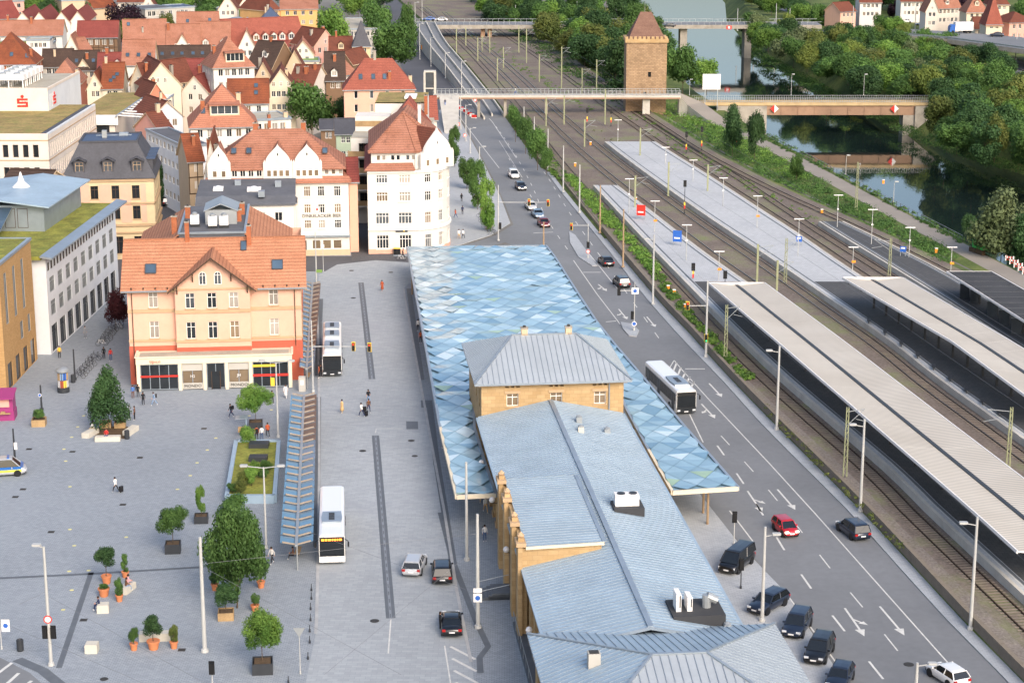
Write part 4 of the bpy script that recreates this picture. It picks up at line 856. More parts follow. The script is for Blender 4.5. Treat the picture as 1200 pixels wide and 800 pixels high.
for x in (2.6, 7.2, 11.9): 
    g = MB(); z = e + .5; y = .1; op = [(.25, z + .3, 1.55, z + 2.1)]; wall_face(g, (x - .9, y, 0), (x + .9, y, 0), z, z + 2.4, op, 'slate'); g.box(x - .9, y, z, x - .85, y + 1.4, z + 2.4, 'slate'); g.box(x + .85, y + .02, z, x + .9, y + 1.4, z + 2.4, 'slate'); g.slab([(x - 1.2, y - .3, z + 2.3), (x, y - .3, z + 2.9), (x, y + 2.2, z + 2.9), (x - 1.2, y + 2, z + 2.3)], .15, 'slate'); g.slab([(x, y - .3, z + 2.9), (x + 1.2, y - .3, z + 2.3), (x + 1.2, y + 2, z + 2.3), (x, y + 2.2, z + 2.9)], .15, 'slate')
    d_ = g.build('dormer', t); put_windows(d_, (x - .9, y, 0), (x + .9, y, 0), op, 'cross', 'trim_sand', 'glass_mid')
for j in range(4): g = MB(); g.bx((W - .9, 2.5 + j * 3.2, e + .8), (1.6, 1.8, 2.0), 'slate'); g.bx((W - .8, 2.5 + j * 3.2, e + 2.8), (2.2, 2.2, .15), 'slate_blue'); g.build('dormer', t)
# ---- white office building with arcade
t = thing('white_office_building', 'white office building with a sloping grey roof rim and grass roof', 'building', (-62.3, 252, 0), math.pi / 2 - R(2.4))
g = MB(); W, D, e = 38.5, 24, 13.2    # local x runs along the street front, y goes into the block
op = [(1.3 + i * 4.1, z, 3.7 + i * 4.1, z + 2.1) for z in (8.2, 5.0) for i in range(9)]; ar = [(1.0 + i * 4.1, .05, 4.0 + i * 4.1, 3.7) for i in range(9)]
lg = [(.6 + i * 1.55, 11.3, 1.85 + i * 1.55, 12.5) for i in range(24)]
wall_face(g, (0, 0, 0), (W, 0, 0), 0, e, op + ar + lg, 'plaster_cool', .14); wall_face(g, (0, D, 0), (0, 0, 0), 0, e, [], 'plaster_cool'); wall_face(g, (W, 0, 0), (W, D, 0), 0, e, [], 'plaster_cool'); g.build('wall', t)
put_windows(t, (0, 0, 0), (W, 0, 0), op, 'four', 'galvanised', 'glass_dark', .06); put_windows(t, (0, 0, 0), (W, 0, 0), ar, 'three', 'steel_dark', 'glass_dark', .12, name='shop_window'); put_windows(t, (0, 0, 0), (W, 0, 0), lg, 'one', 'timber_dark', 'glass_dark', .1, name='louvre_window')
g = MB(); g.slab([(-1.2, -1.2, e + .35), (W + 3, -1.2, e + .35), (W + 3, .4, e + .6), (-1.2, .4, e + .6)], .25, 'zinc'); g.box(-1.0, .4, e, W, D, e + .5, 'sedum'); rf = g.build('roof', t)
g = MB(); y0 = 4.5; g.box(16, y0, e + .5, 36, y0 + 12, e + 4.2, 'zinc'); op2 = [(1 + i * 2.3, e + 1, 2.9 + i * 2.3, e + 3.6) for i in range(4)]
g.slab([(14.5, y0 - 1.2, e + 4.3), (37.5, y0 - 1.2, e + 4.3), (37.5, y0 + 6, e + 5.2), (14.5, y0 + 6, e + 5.2)], .2, 'seam_roof'); g.slab([(14.5, y0 + 6, e + 5.2), (37.5, y0 + 6, e + 5.2), (37.5, y0 + 13, e + 4.3), (14.5, y0 + 13, e + 4.3)], .2, 'seam_roof'); g.lathe((26, y0 + 6, e + 5.1), [(1.3, 0), (.5, .8), (.08, 2.2)], 'white_paint', 10); pv = g.build('roof_pavilion', t)
put_windows(pv, (16, y0 + 12, 0), (16, y0, 0), [(1 + i * 1.8, e + 1, 2.5 + i * 1.8, e + 3.8) for i in range(5)], 'one', 'timber_dark', 'glass_dark', -.03)
g = MB(); g.slab([(7, 9, e + .7), (16, 9, e + 3.9), (16, 14, e + 3.9), (7, 14, e + .7)], .15, 'glass_blue', 'zinc'); g.build('glass_slope', rf)
for i in range(7):
    g = MB(); g.bar((2.5, 12 + i * .01, e + 1 + i * .5), (14, 12.0, e + 1 + i * .5), .12, .2, 'galvanised'); g.build('louvre', rf)
g = MB(); g.box(-7, 15, e - .5, 12, 34, e + 2.6, 'galvanised'); g.box(-6.6, 15.4, e + 2.6, 11.6, 33.6, e + 2.75, 'bitumen'); g.build('plant_room', t)
Hs('dark tiled roof behind the white office building', (-12, 236), (38, 238), 15, 16, 'gx', 3.5, 'plaster_beige', 'tile_dark', 0)
# ---- brick building at the left edge
t = thing('brick_building', 'ochre brick building with tall narrow windows and grass roof', 'building', (-63.6, 233.5, 0), math.pi / 2)
W, D, e = 16.3, 22, 16.2
op = [(a, 8.2, a + 1.35, 14.8) for a in (2.0, 6.3, 10.6)] + [(8.5, 4.6, 10.0, 7.0), (12.5, 4.6, 13.8, 7.0)]; gr = [(a, .02, a + 2.3, 3.3) for a in (1.2, 5.2, 9.2, 13.0)]
g = MB(); wall_face(g, (0, 0, 0), (W, 0, 0), 0, e, op + gr, 'tan_brick', .14); wall_face(g, (W, 0, 0), (W, D, 0), 0, e, [], 'tan_brick'); fr = [(D - 5.5, z, D - 3.2, z + 2) for z in (12, 8.5, 5)]
wall_face(g, (0, D, 0), (0, 0, 0), 0, e, fr, 'tan_brick', .3); g.build('wall', t)
put_windows(t, (0, 0, 0), (W, 0, 0), op, 'two', 'zinc', 'glass_dark', .06); put_windows(t, (0, 0, 0), (W, 0, 0), gr, 'one', 'steel_dark', 'glass_dark', .1, name='shop_window'); put_windows(t, (0, D, 0), (0, 0, 0), fr, 'two', 'zinc', 'glass_dark', .2)
g = MB(); g.box(-.15, -.15, e, W + .15, .3, e + .35, 'zinc'); g.box(-.15, .3, e, .3, D, e + .35, 'zinc'); g.box(W - .3, .3, e, W + .15, D, e + .35, 'zinc'); g.box(.3, .3, e - .1, W - .3, D, e + .25, 'sedum'); g.build('roof', t)
# ---- orange house on the square
X0, Yf = -48.6, 238.5; t = thing('peach_corner_house', 'peach house with red socle, centre gable and salmon tile roof', 'house', (X0, Yf - 1.3, 0), R(6)); W, D, e, rh = 21.8, 13.0, 12.7, 4.6
rows = ((9.95, 11.95), (6.0, 8.2)); wn = lambda c, z0, z1: (c - .58, z0, c + .58, z1); b0, b1, bp = 6.0, 15.4, .9
px2x = lambda px: Xp(px, Yf, 10) - X0
lf = [wn(px2x(181.5), *r) for r in rows]; rg = [wn(px2x(321), *r) for r in rows]; cb = [wn(px2x(p), *r) for r in rows for p in (224.5, 249.7, 275)]
g = MB(); wall_face(g, (0, 0, 0), (b0, 0, 0), 0, e, lf, 'plaster_peach', .2); wall_face(g, (b1, 0, 0), (W, 0, 0), 0, e, [(a - 0, b, c, d) for a, b, c, d in [(q[0] - b1, q[1], q[2] - b1, q[3]) for q in rg]], 'plaster_peach', .2)
wall_face(g, (b0, -bp, 0), (b1, -bp, 0), 0, e, [(q[0] - b0, q[1], q[2] - b0, q[3]) for q in cb], 'plaster_peach', .2); wall_face(g, (b1, -bp, 0), (b1, 0, 0), 0, e, [], 'plaster_peach'); wall_face(g, (b0, 0, 0), (b0, -bp, 0), 0, e, [], 'plaster_peach')
so = [(x, z0, x + 1.15, z1) for z0, z1 in rows for x in (2.2, 6, 9.8)]
wall_face(g, (W, 0, 0), (W, D + 24, 0), 0, e, so, 'plaster_peach', .2); wall_face(g, (0, D, 0), (0, 0, 0), 0, e, [], 'plaster_peach'); wall_face(g, (W, D + 24, 0), (0, D + 24, 0), 0, e, [], 'plaster_peach')
bm_ = (b0 + b1) / 2; ap = 16.35
g.face([(b0, -bp, e), (b1, -bp, e), (bm_, -bp, ap)], 'plaster_peach'); g.face([(W, 0, e), (W, D, e), (W, D / 2, e + rh)], 'plaster_peach'); g.face([(0, D, e), (0, 0, e), (0, D / 2, e + rh)], 'plaster_peach'); g.build('wall', t)
put_windows(t, (0, 0, 0), (W, 0, 0), lf + rg, 'cross', 'trim_white', 'curtain', .12, 'trim_sand'); put_windows(t, (0, -bp, 0), (W, -bp, 0), cb, 'cross', 'trim_white', None, .12, 'trim_sand'); put_windows(t, (W, 0, 0), (W, D, 0), so, 'cross', 'trim_white', None, .12)
for q in (px2x(240), px2x(257.5)): link('window', win_mesh(.85, 1.6, 'arch', 'glass_mid'), t, (q, -bp - .07, 13.05))
g = MB()
for a, b, y in ((-.05, b0 - .02, 0), (b0 - .06, b1 + .06, -bp), (b1 + .02, W + .05, 0)):
    for z, h, m in ((9.35, .42, 'trim_sand'), (5.55, .3, 'trim_sand'), (12.35, .2, 'trim_sand')): g.box(a, y - .12, z, b, y - .003, z + h, m)
for z, h in ((9.35, .42), (5.55, .3)): g.box(W + .003, -.12, z, W + .12, D, z + h, 'trim_sand')
g.build('string_course', t)
g = MB(); g.box(-.06, -.07, 0, b0, -.003, 5.0, 'socle_red'); g.box(b0 - .02, -bp - .07, 0, b1 + .02, -bp - .003, 4.9, 'socle_red'); g.box(b1, -.07, 0, W + .07, -.003, 5.3, 'socle_red'); g.box(W + .003, 0, 0, W + .07, D + 22, 5.3, 'socle_red'); g.build('socle', t)
g = MB()
for p in roof_polys('gx', W, D, e + .15, rh, .75): g.slab(p, .22, 'tile_salmon', 'trim_sand')
g.bar((-.7, D / 2, e + rh + .2), (W + .7, D / 2, e + rh + .2), .35, .2, 'tile_salmon')
k = (ap - e) / ((b1 - b0) / 2); o_ = .85; ys = D / 2 * (ap - e) / rh
g.slab([(b0 - o_, -bp - .9, e - k * o_ + .25), (bm_, -bp - .9, ap + .3), (bm_, ys + .3, ap + .3), (b0 - o_, -.1, e - k * o_ + .25)], .22, 'tile_salmon', 'timber_dark'); g.slab([(bm_, -bp - .9, ap + .3), (b1 + o_, -bp - .9, e - k * o_ + .25), (b1 + o_, -.1, e - k * o_ + .25), (bm_, ys + .3, ap + .3)], .22, 'tile_salmon', 'timber_dark'); rf = g.build('roof', t)
g = MB()
for i in range(15):
    x = .5 + i * 1.5
    if b0 - 1 < x < b1 + 1: continue
    g.box(x, -.62, e - .25, x + .16, -.05, e - .02, 'timber_dark')
g.bar((-.7, -.85, e - .42), (b0 - 1, -.85, e - .42), .16, .16, 'zinc'); g.bar((b1 + 1, -.85, e - .42), (W + .7, -.85, e - .42), .16, .16, 'zinc'); g.build('eaves_bracket', rf)
for x in (b0 + .3, b0 + 2.3, b1 - 2.3, b1 - .3): g = MB(); zz = e + k * min(x - b0, b1 - x) - .1; g.bar((x, -bp - .05, zz - .9), (x, -bp - .7, zz - .1), .12, .14, 'timber_dark'); g.bar((x, -bp - .05, zz - 1), (x, -bp - .05, zz), .12, .12, 'timber_dark'); g.build('gable_bracket', t)
for x in (.55, W - .8): g = MB(); g.path([(x, -.12, e - .5), (x, -.12, 4.6 if x > 5 else 1)], .06, 'timber_dark', 6); g.build('downpipe', t)
for x, y, w_ in ((2.9, 2.2, 1.35), (18.9, 2.4, 1.35), (14.6, 5.2, .7)): skylight(t, 'gx', W, D, e + .15, rh, x, y, w_, 1.7)
for x, y in ((7.4, 6.3), (15.3, 5.6)): chimney(rf, x, y, e + .3 + rh * (1 - abs(y - D / 2) / (D / 2)), 2.2, .55)
# rear wing with deck
g = MB(); r0, r1, q0, q1 = -.8, 20.6, D - .5, D + 24; zt = e + 4.5; d0, d1, e0, e1 = 6.0, 14.6, D - 2.0, D + 18
lo = [(r0, q0), (r1, q0), (r1, q1), (r0, q1)]; hi = [(d0, e0), (d1, e0), (d1, e1), (d0, e1)]
for k_ in (1, 2, 3):
    a, b = lo[k_], lo[(k_ + 1) % 4]; c, d = hi[(k_ + 1) % 4], hi[k_]; g.slab([(*a, e - .1), (*b, e - .1), (*c, zt), (*d, zt)], .2, 'tile_salmon')
g.box(r0 + .6, q0, 0, r1 - .6, q1 - .6, e - .4, 'plaster_peach'); g.box(d0, e0, e + 2, d1, e1, zt + .05, 'bitumen')
for a, b in ((hi[0], hi[1]), (hi[1], hi[2]), (hi[3], hi[0])): g.bar((*a, zt + .1), (*b, zt + .1), .3, .25, 'zinc')
rw_ = g.build('rear_wing', t)
g = MB(); x, y = 9.2, e0 + 6; g.prism([(x, y), (x + 4.2, y), (x + 4.2, y + 6), (x, y + 6)], zt + .06, zt + 2.0, 'galvanised'); g.slab([(x - .2, y - .2, zt + 1.9), (x + 2.1, y - .2, zt + 2.9), (x + 2.1, y + 6.2, zt + 2.9), (x - .2, y + 6.2, zt + 1.9)], .1, 'galvanised'); g.slab([(x + 2.1, y - .2, zt + 2.9), (x + 4.4, y - .2, zt + 1.9), (x + 4.4, y + 6.2, zt + 1.9), (x + 2.1, y + 6.2, zt + 2.9)], .1, 'galvanised'); g.build('plant_house', rw_)
for x, y in ((10.3, e0 + 3.2), (11.8, e0 + 3.4), (7.9, e0 + 4.5)): g = MB(); g.bx((x, y, zt + .5), (1.15, 1, 1.2), 'white_paint'); g.bx((x, y, zt + .05), (1.3, .2, .45), 'steel_dark'); g.lathe((x, y, zt + 1.7), [(.35, 0), (.35, .3), (.15, .4)], 'galvanised', 10); g.build('ventilation_unit', rw_)
for x, y in ((6.6, e0 + 11), (13.9, e0 + 13), (5.2, e0 + 4), (13.6, e0 + 8)): chimney(rw_, x, y, zt - .4, 2.0, .7)
# shop front
sx0, sx1 = Xp(159.5, 235, 2) - X0, Xp(338.5, 235, 2) - X0; g = MB(); g.box(sx0 - .1, -3.6, 3.5, sx1 + .1, -.1, 4.35, 'cream_fascia'); g.box(sx0 + .3, -3.2, 4.35, sx1 - .3, -.95, 4.38, 'gravel_roof')
for a, b in (((sx0 - .1, -3.6), (sx1 + .1, -3.6)), ((sx0 - .1, -3.5), (sx0 - .1, -.15)), ((sx1 + .1, -3.5), (sx1 + .1, -.15))): g.bar((*a, 4.42), (*b, 4.42), .3, .16, 'cream_fascia')
cols = [Xp(p, 235, 2) - X0 for p in (161, 209, 237.5, 263, 291, 337)]
for c in cols: g.box(c - .22, -3.55, 0, c + .22, -3.1, 3.5, 'cream_fascia')
g.box(sx0, -3.0, .0, sx0 + .15, -.1, 3.5, 'cream_fascia'); g.box(sx1 - .15, -3.0, .0, sx1, -.1, 3.5, 'cream_fascia'); sf = g.build('shop_front', t)
for i in range(5):
    a, b = cols[i] + .24, cols[i + 1] - .24; link('shop_window', win_mesh(b - a, 3.3, 'strip' if i in (0, 4) else 'two', 'glass_dark' if i in (0, 2, 4) else 'glass_warm', 'zinc'), sf, ((a + b) / 2, -3.3, .12))
    if i in (1, 3): g = MB(); g.box(a, -3.36, 2.5, b, -3.3, 3.42, 'plaster_grey'); g.build('shop_panel', sf); g = MB(); g.box(a, -3.35, .12, b, -3.3, .9, 'plaster_grey'); g.build('shop_panel', sf); lettering('MONDO', .55, 'black_plastic', sf, ((a + b) / 2, -3.38, .5))
    if i in (1, 3): lettering('H2' if i == 1 else 'JH', .5, 'white_paint', sf, ((a + b) / 2, -3.33, 1.75))
    if i in (0, 4): g = MB(); g.box(a, -3.34, 1.75 if i == 0 else 1.5, b, -3.3, 1.98 if i == 0 else 1.8, 'sign_red'); (g.box(a, -3.345, 2.75, a + 3, -3.305, 3.05, 'signal_yellow') if i else None); (g.box(a + 2.2, -3.35, .2, a + 2.7, -3.3, 1.3, 'signal_yellow') if i else None); g.build('shop_stripe', sf)
g = MB(); c = (cols[2] + cols[3]) / 2; g.box(c - .5, -3.36, .02, c + .5, -3.29, 2.3, 'glass_dark'); g.box(c + .5, -3.4, .02, c + .58, -3.28, 2.35, 'timber_dark'); g.box(c - .58, -3.4, .02, c - .5, -3.28, 2.35, 'timber_dark'); g.build('door', sf)
g = MB(); g.box(sx0 + 1.4, -3.66, 3.62, sx0 + 3.3, -3.62, 4.1, 'cream_fascia'); g.build('sign_board', sf); lettering('tipico', .62, 'sign_red', sf, (sx0 + 2.3, -3.7, 3.9))
# ---- flat roofed white house in front of the beer house
t = thing('flat_white_house', 'white house with a flat grey bitumen roof and skylight domes', 'house', (-49.2, 297, 0), R(6)); W, D, e = 15.0, 17.0, 12.2
g = MB(); op = [(1.2 + i * 2.7, z, 2.4 + i * 2.7, z + 1.4) for z in (9.4, 6.4) for i in range(5)]; wall_face(g, (0, 0, 0), (W, 0, 0), 0, e, op, 'plaster_white'); wall_face(g, (W, 0, 0), (W, D, 0), 0, e, [], 'plaster_white'); wall_face(g, (0, D, 0), (0, 0, 0), 0, e, [], 'plaster_white'); g.build('wall', t); put_windows(t, (0, 0, 0), (W, 0, 0), op)
g = MB(); g.slab([(-.3, -.4, e), (W + .3, -.4, e), (W + .3, 2.5, e + .9), (-.3, 2.5, e + .9)], .25, 'bitumen'); g.slab([(-.3, 2.5, e + .9), (W + .3, 2.5, e + .9), (W + .3, D, e + 1.1), (-.3, D, e + 1.1)], .3, 'bitumen'); rf = g.build('roof', t)
for x, y in ((3.0, 8), (8.7, 7)): g = MB(); g.bx((x, y, e + .9), (1.6 if x < 5 else 2.2, 2.6, .4), 'white_paint'); g.lathe((x, y, e + 1.3), [(.6, 0), (.45, .25), (.1, .35)], 'lens_clear', 10); g.build('skylight_dome', rf)
for x, y in ((6, 12), (10, 1.5), (12.5, 10)): g = MB(); g.bx((x, y, e + .9), (1.0, 1.4, .9), 'zinc'); g.build('vent_box', rf)
Hs('blue slate bay between the flat white house and the beer house', (326, 237), (346, 237), 11, 5, 'hip', 1.6, 'plaster_white', 'slate', 3, 2)
# ---- beer house with curved gables
t = thing('gabled_beer_house', 'white house with curved gables and lettering under an orange roof', 'house', (-50.5, 315, 0), R(5)); W, D, e = 23.4, 15, 12.6
rows = ((10.0, 11.7), (7.2, 8.7), (4.6, 6.0)); op = [(c - .55, a, c + .55, b) for a, b in rows for c in (W - 7.6 + .7, W - 4.6, W - 1.9)] + [(c - .5, a, c + .5, b) for a, b in rows for c in (2, 5, 8, 11, 13.5)]; sh = [(W - 8 + i * 1.75, 1.1, W - 6.6 + i * 1.75, 2.6) for i in range(1, 4)]
g = MB(); wall_face(g, (0, 0, 0), (W, 0, 0), 0, e, op + sh, 'plaster_white', .2); sop = [(x, a, x + 1, b) for a, b in rows for x in (2, 6, 10)]; wall_face(g, (W, 0, 0), (W, D, 0), 0, e, sop, 'plaster_white', .2); wall_face(g, (0, D, 0), (0, 0, 0), 0, e, [], 'plaster_white'); g.build('wall', t)
put_windows(t, (0, 0, 0), (W, 0, 0), op, 'three', 'trim_white', None, .12, 'trim_white'); put_windows(t, (0, 0, 0), (W, 0, 0), sh, 'one', 'trim_white', 'glass_warm', .12, name='shop_window'); put_windows(t, (W, 0, 0), (W, D, 0), sop)
g = MB(); g.box(W - 9, -.5, 3.2, W + .1, -.003, 3.45, 'zinc'); g.build('cornice', t); g = MB(); g.box(W - 9, -.12, .0, W + .05, -.004, 1.0, 'plaster_beige'); g.build('socle', t); g = MB(); g.box(W - 8.4, -.1, .1, W - 7.2, -.02, 2.6, 'glass_dark'); g.build('door', t)
g = MB(); g.slab([(-.5, -.6, e - .1), (W + .5, -.6, e - .1), (W + .1, .9, e + .7), (0, .9, e + .7)], .18, 'tile_bright'); g.slab([(W + .5, -.6, e - .1), (W + .5, D + .5, e - .1), (W - .9, D - .9, e + .7), (W - .9, .9, e + .7)], .18, 'tile_bright'); g.build('apron_roof', t)
g = MB(); e2 = e + 2.2; wall_face(g, (.9, .9, 0), (W - .9, .9, 0), e, e2, [(W - 6 + i * 1.15, e + .9, W - 5.3 + i * 1.15, e + 1.8) for i in range(4)], 'plaster_white'); wall_face(g, (W - .9, .9, 0), (W - .9, D - .9, 0), e, e2, [], 'plaster_white'); at = g.build('attic_wall', t); put_windows(at, (.9, .9, 0), (W - .9, .9, 0), [(W - 6.9 + i * 1.15 + .9, e + .9, W - 6.2 + i * 1.15 + .9, e + 1.8) for i in range(4)], 'one')
g = MB(); wq, dq = W - 1.4, D - 1.0
for p in roof_polys('hip', wq, dq, e2 + .1, 5.4, .35): g.slab([(a + .7, b + .7, c) for a, b, c in p], .2, 'tile_orange')
rf = g.build('roof', t)
for x, y in ((16, 8.5), (8, 8)): chimney(rf, x, y, e2 + 5, 1.4, .8)
for x, y in ((4.5, 3.2), (7.0, 3.2), (19.6, 3.0)): skylight(t, 'gx', W, D, e2 + .1, 5.4, x, y, .8, 1.3)
def curved_gable(parent, xc, w_, y, z, hb, ht, nwin, m='plaster_white', rm='tile_orange', depth=6.0):
    out = [(-w_ / 2, 0), (w_ / 2, 0), (w_ / 2, hb), (w_ / 2 - .25, hb + .5), (w_ / 2 - .45, hb)]
    half = [(w_ / 2 * .84 * (.5 + .5 * math.cos(math.pi * t_)) ** .8, hb + (ht - hb) * (.78 * t_ + .22 * math.sin(math.pi * t_ / 2))) for t_ in [i / 9 for i in range(1, 10)]]
    cur = half + [(-a, b) for a, b in half[-2::-1]]
    out = out + cur + [(-w_ / 2 + .45, hb), (-w_ / 2 + .25, hb + .5), (-w_ / 2, hb)]
    g = MB(); n = len(out); f = [(xc + a, y, z + b) for a, b in out]; k = [(xc + a, y + .35, z + b) for a, b in out]
    tri = geometry.tessellate_polygon([[Vector((a, b, 0)) for a, b in out]])
    for q in tri: g.face([f[i] for i in q], m)
    for i in range(n): j = (i + 1) % n; g.face([f[i], f[j], k[j], k[i]], m)
    gb = g.build('gable', parent)
    for i in range(nwin): link('window', win_mesh(.75, 1.1, 'one', 'glass_warm'), gb, (xc + (i - (nwin - 1) / 2) * (w_ - .9) / nwin, y - .07, z + .6))
    link('window', win_mesh(.35, .6, 'one', 'glass_dark'), gb, (xc, y - .07, z + hb + (ht - hb) * .35))
    g = MB(); hw = w_ / 2 * .8
    g.slab([(xc - hw, y + .3, z + hb + .3), (xc, y + .3, z + ht - .1), (xc, y + depth, z + ht - .1), (xc - hw, y + depth * .5, z + hb + .3)], .15, rm); g.slab([(xc, y + .3, z + ht - .1), (xc + hw, y + .3, z + hb + .3), (xc + hw, y + depth * .5, z + hb + .3), (xc, y + depth, z + ht - .1)], .15, rm); g.build('roof', gb)
for px, w_, nw in ((258, 3.8, 2), (326.5, 4.9, 4), (360.5, 4.9, 4)): curved_gable(t, Xp(px, 316.6, 15) + 50.5, w_, .3, e + .2, 2.9, 6.0, nw)
g = MB(); x = -.2; g.box(2.5, .62, e + .5, 9.5, .88, e2 - .1, 'plaster_white'); g.build('dormer_band', t)
for i in range(5): link('window', win_mesh(.9, 1.1, 'two', 'glass_dark'), t, (3.3 + i * 1.35, .55, e + .8))
lettering('DINKELACKER BIER', .74, 'black_plastic', t, (Xp(377, 316, 6.7) + 50.5, -.05, 6.72))
g = MB(); g.box(W - 5.7, -.12, 7.4, W - 4.9, -.02, 8.3, 'white_paint'); g.box(W - 5.45, -.16, 7.65, W - 5.15, -.12, 8.05, 'sign_red'); g.build('wall_sign', t)
# ---- white corner house with a rounded corner
t = thing('rounded_corner_house', 'tall white house with rounded corner, curved gable and red hip roof', 'house', (-24.1, 317.6, 0), R(4)); e = 14.2
arc = [(8.2 + 5.8 * math.sin(a), 8.0 - 8.0 * math.cos(a)) for a in [R(90) * i / 7 for i in range(8)]]
foot = [(0, 0)] + arc + [(13.2, 26), (0, 26)]
rows = ((12.0, 13.4), (8.9, 10.5), (5.1, 7.0), (.9, 3.2)); g = MB(); wl = []
for i in range(len(foot)):
    p, q = foot[i], foot[(i + 1) % len(foot)]; L = math.hypot(q[0] - p[0], q[1] - p[1]); ops = []
    if i == 0: ops = [(c - hw, a, c + hw, b) for (a, b), hw in zip(rows, (.95, .95, 1.1, 1.0)) for c in (2.4, 6.2)]
    elif i in (2, 4, 6): ops = [(.12, a, L - .12, b) for a, b in rows]
    elif i == 8: ops = [(c - .6, a, c + .6, b) for a, b in rows for c in (3, 7, 11, 15)]
    wall_face(g, (*p, 0), (*q, 0), 0, e, ops, 'plaster_white', .22); wl.append((p, q, ops, i))
g.build('wall', t)
for p, q, ops, i in wl: put_windows(t, (*p, 0), (*q, 0), ops, 'four' if i == 0 else 'three', 'trim_white', None, .14, 'trim_white')
g = MB()
for i in range(9):
    p, q = Vector((*foot[i], 0)), Vector((*foot[i + 1], 0)) if i + 1 < len(foot) else Vector((*foot[0], 0))
    for z, h in ((4.2, .3), (e - .25, .35)): g.bar(p + Vector((0, 0, z)), q + Vector((0, 0, z)), .5, h, 'trim_white')
    g.bar(p + Vector((0, 0, .45)), q + Vector((0, 0, .45)), .16, .8, 'plaster_peach')
g.build('cornice', t)
g = MB(); g.slab([(-.5, -.6, e + .1), (8, -.6, e + .1), (7.6, .8, e + 1.1), (.6, .8, e + 1.1)], .15, 'tile_orange'); g.slab([(-.5, 26, e + .1), (-.5, -.6, e + .1), (.6, .8, e + 1.1), (.6, 26, e + 1.1)], .15, 'tile_wine'); g.build('apron_roof', t)
g = MB(); op = [(c - .32, e + 1.5, c + .32, e + 2.4) for c in (1.2, 2.1, 3.6, 4.5, 6.1, 7.0)]; wall_face(g, (.7, .8, 0), (8.6, .8, 0), e, e + 3.0, op, 'plaster_white'); wall_face(g, (.7, 25, 0), (.7, .8, 0), e, e + 3, [], 'plaster_white'); g.prism([(8.6, .8)] + [(a * .93 + .4, b * .93 + .6) for a, b in arc] + [(12, 25), (8.6, 25)], e, e + 2.9, 'plaster_white'); at = g.build('attic_wall', t); put_windows(at, (.7, .8, 0), (8.6, .8, 0), op, 'one')
g = MB(); er = [(.2, .2), (8.2, .2), (12.4, 3.2), (13.6, 8.6), (13, 25.5), (.2, 25.5)]; rdg = [(6.2, 8.5), (7.2, 18)]; ez, rz = e + 3.0, e + 8.6
A3 = lambda p, z: (*p, z)
for q in ([er[0], er[1], rdg[0]], [er[1], er[2], rdg[0]], [er[2], er[3], rdg[0]], [er[3], er[4], rdg[1], rdg[0]], [er[4], er[5], rdg[1]], [er[5], er[0], rdg[0], rdg[1]]): g.slab([A3(v, rz if v in rdg else ez) for v in q], .2, 'tile_orange')
for a in (er[0], er[1], er[2], er[3]): g.bar(A3(a, ez + .08), A3(rdg[0], rz + .05), .25, .15, 'tile_orange')
rf = g.build('roof', t); chimney(rf, 9.0, 9.5, e + 6.5, 3.2, .55, 'plaster_white')
gt = link('gable_front', None, t, (10.9, 2.6, 0), R(40))
curved_gable(gt, 0.4, 7.4, -.9, e - .1, 2.6, 6.8, 3, rm='tile_brown', depth=5)
g = MB(); g.box(4.6, -.18, 3.75, 6.6, -.02, 4.15, 'steel_dark'); g.box(5.9, -.2, 3.82, 6.1, -.18, 4.08, 'signal_yellow'); g.build('shop_sign', t)
for x in (4.3, 4.9): g = MB(); g.bx((x + .2, -.6, .1), (.55, .6, 1.0), 'black_plastic'); g.bx((x + .2, -.6, 1.1), (.6, .65, .08), 'signal_yellow'); tag(link('waste_bin', g.mesh('waste_bin'), None, (-24.1, 318, -.08)), 'black wheeled bin with yellow lid beside the white corner house', 'waste bin', 'bins at the corner house')
# ---- terraced white apartment house behind it
t = thing('terraced_apartment_house', 'white stepped apartment house with balconies and a small green roof', 'house', (-29.0, 345, 0)); 
g = MB(); e = 15.5; op = [(c, z, c + 1.7, z + 2.0) for z in (12.6, 9.6, 6.6, 3.6) for c in (1.4, 5.2)]; wall_face(g, (0, 0, 0), (14, 0, 0), 0, e, op, 'plaster_white', .9); wall_face(g, (0, 26, 0), (0, 0, 0), 0, e, [], 'plaster_white'); wall_face(g, (14, 0, 0), (14, 26, 0), 0, e, [], 'plaster_white'); g.box(0, 0, e, 14, 26, e + .1, 'gravel_roof'); g.build('wall', t); put_windows(t, (0, 0, 0), (14, 0, 0), op, 'two', 'timber_dark', 'glass_dark', .85)
for z in (12.4, 9.4, 6.4, 3.4):
    g = MB(); g.box(-.5, -1.5, z - .2, 4.0, -.02, z, 'plaster_white'); bl = g.build('balcony', t); g = MB(); g.box(-.45, -1.45, z, 3.95, -1.38, z + .95, 'wood'); g.box(-.45, -1.38, z, -.38, -.05, z + .95, 'wood'); g.build('parapet', bl)
g = MB(); g.box(3.5, 14, e + .1, 13, 26, e + 4.6, 'plaster_white'); g.slab([(3.5, 14, e + 4.6), (13, 14, e + 4.6), (13, 26, e + 5.0), (3.5, 26, e + 5.0)], .2, 'green_roof', 'zinc'); g.box(8.8, 17, e + 4.9, 11, 22, e + 5.3, 'white_paint'); g.build('penthouse', t)
g = MB(); g.box(0.2, 8, e + .1, 6.5, 14, e + 2.8, 'plaster_white'); g.box(.2, 7.9, e + 1.0, 6.5, 7.98, e + 2.0, 'wood'); g.build('roof_terrace', t)
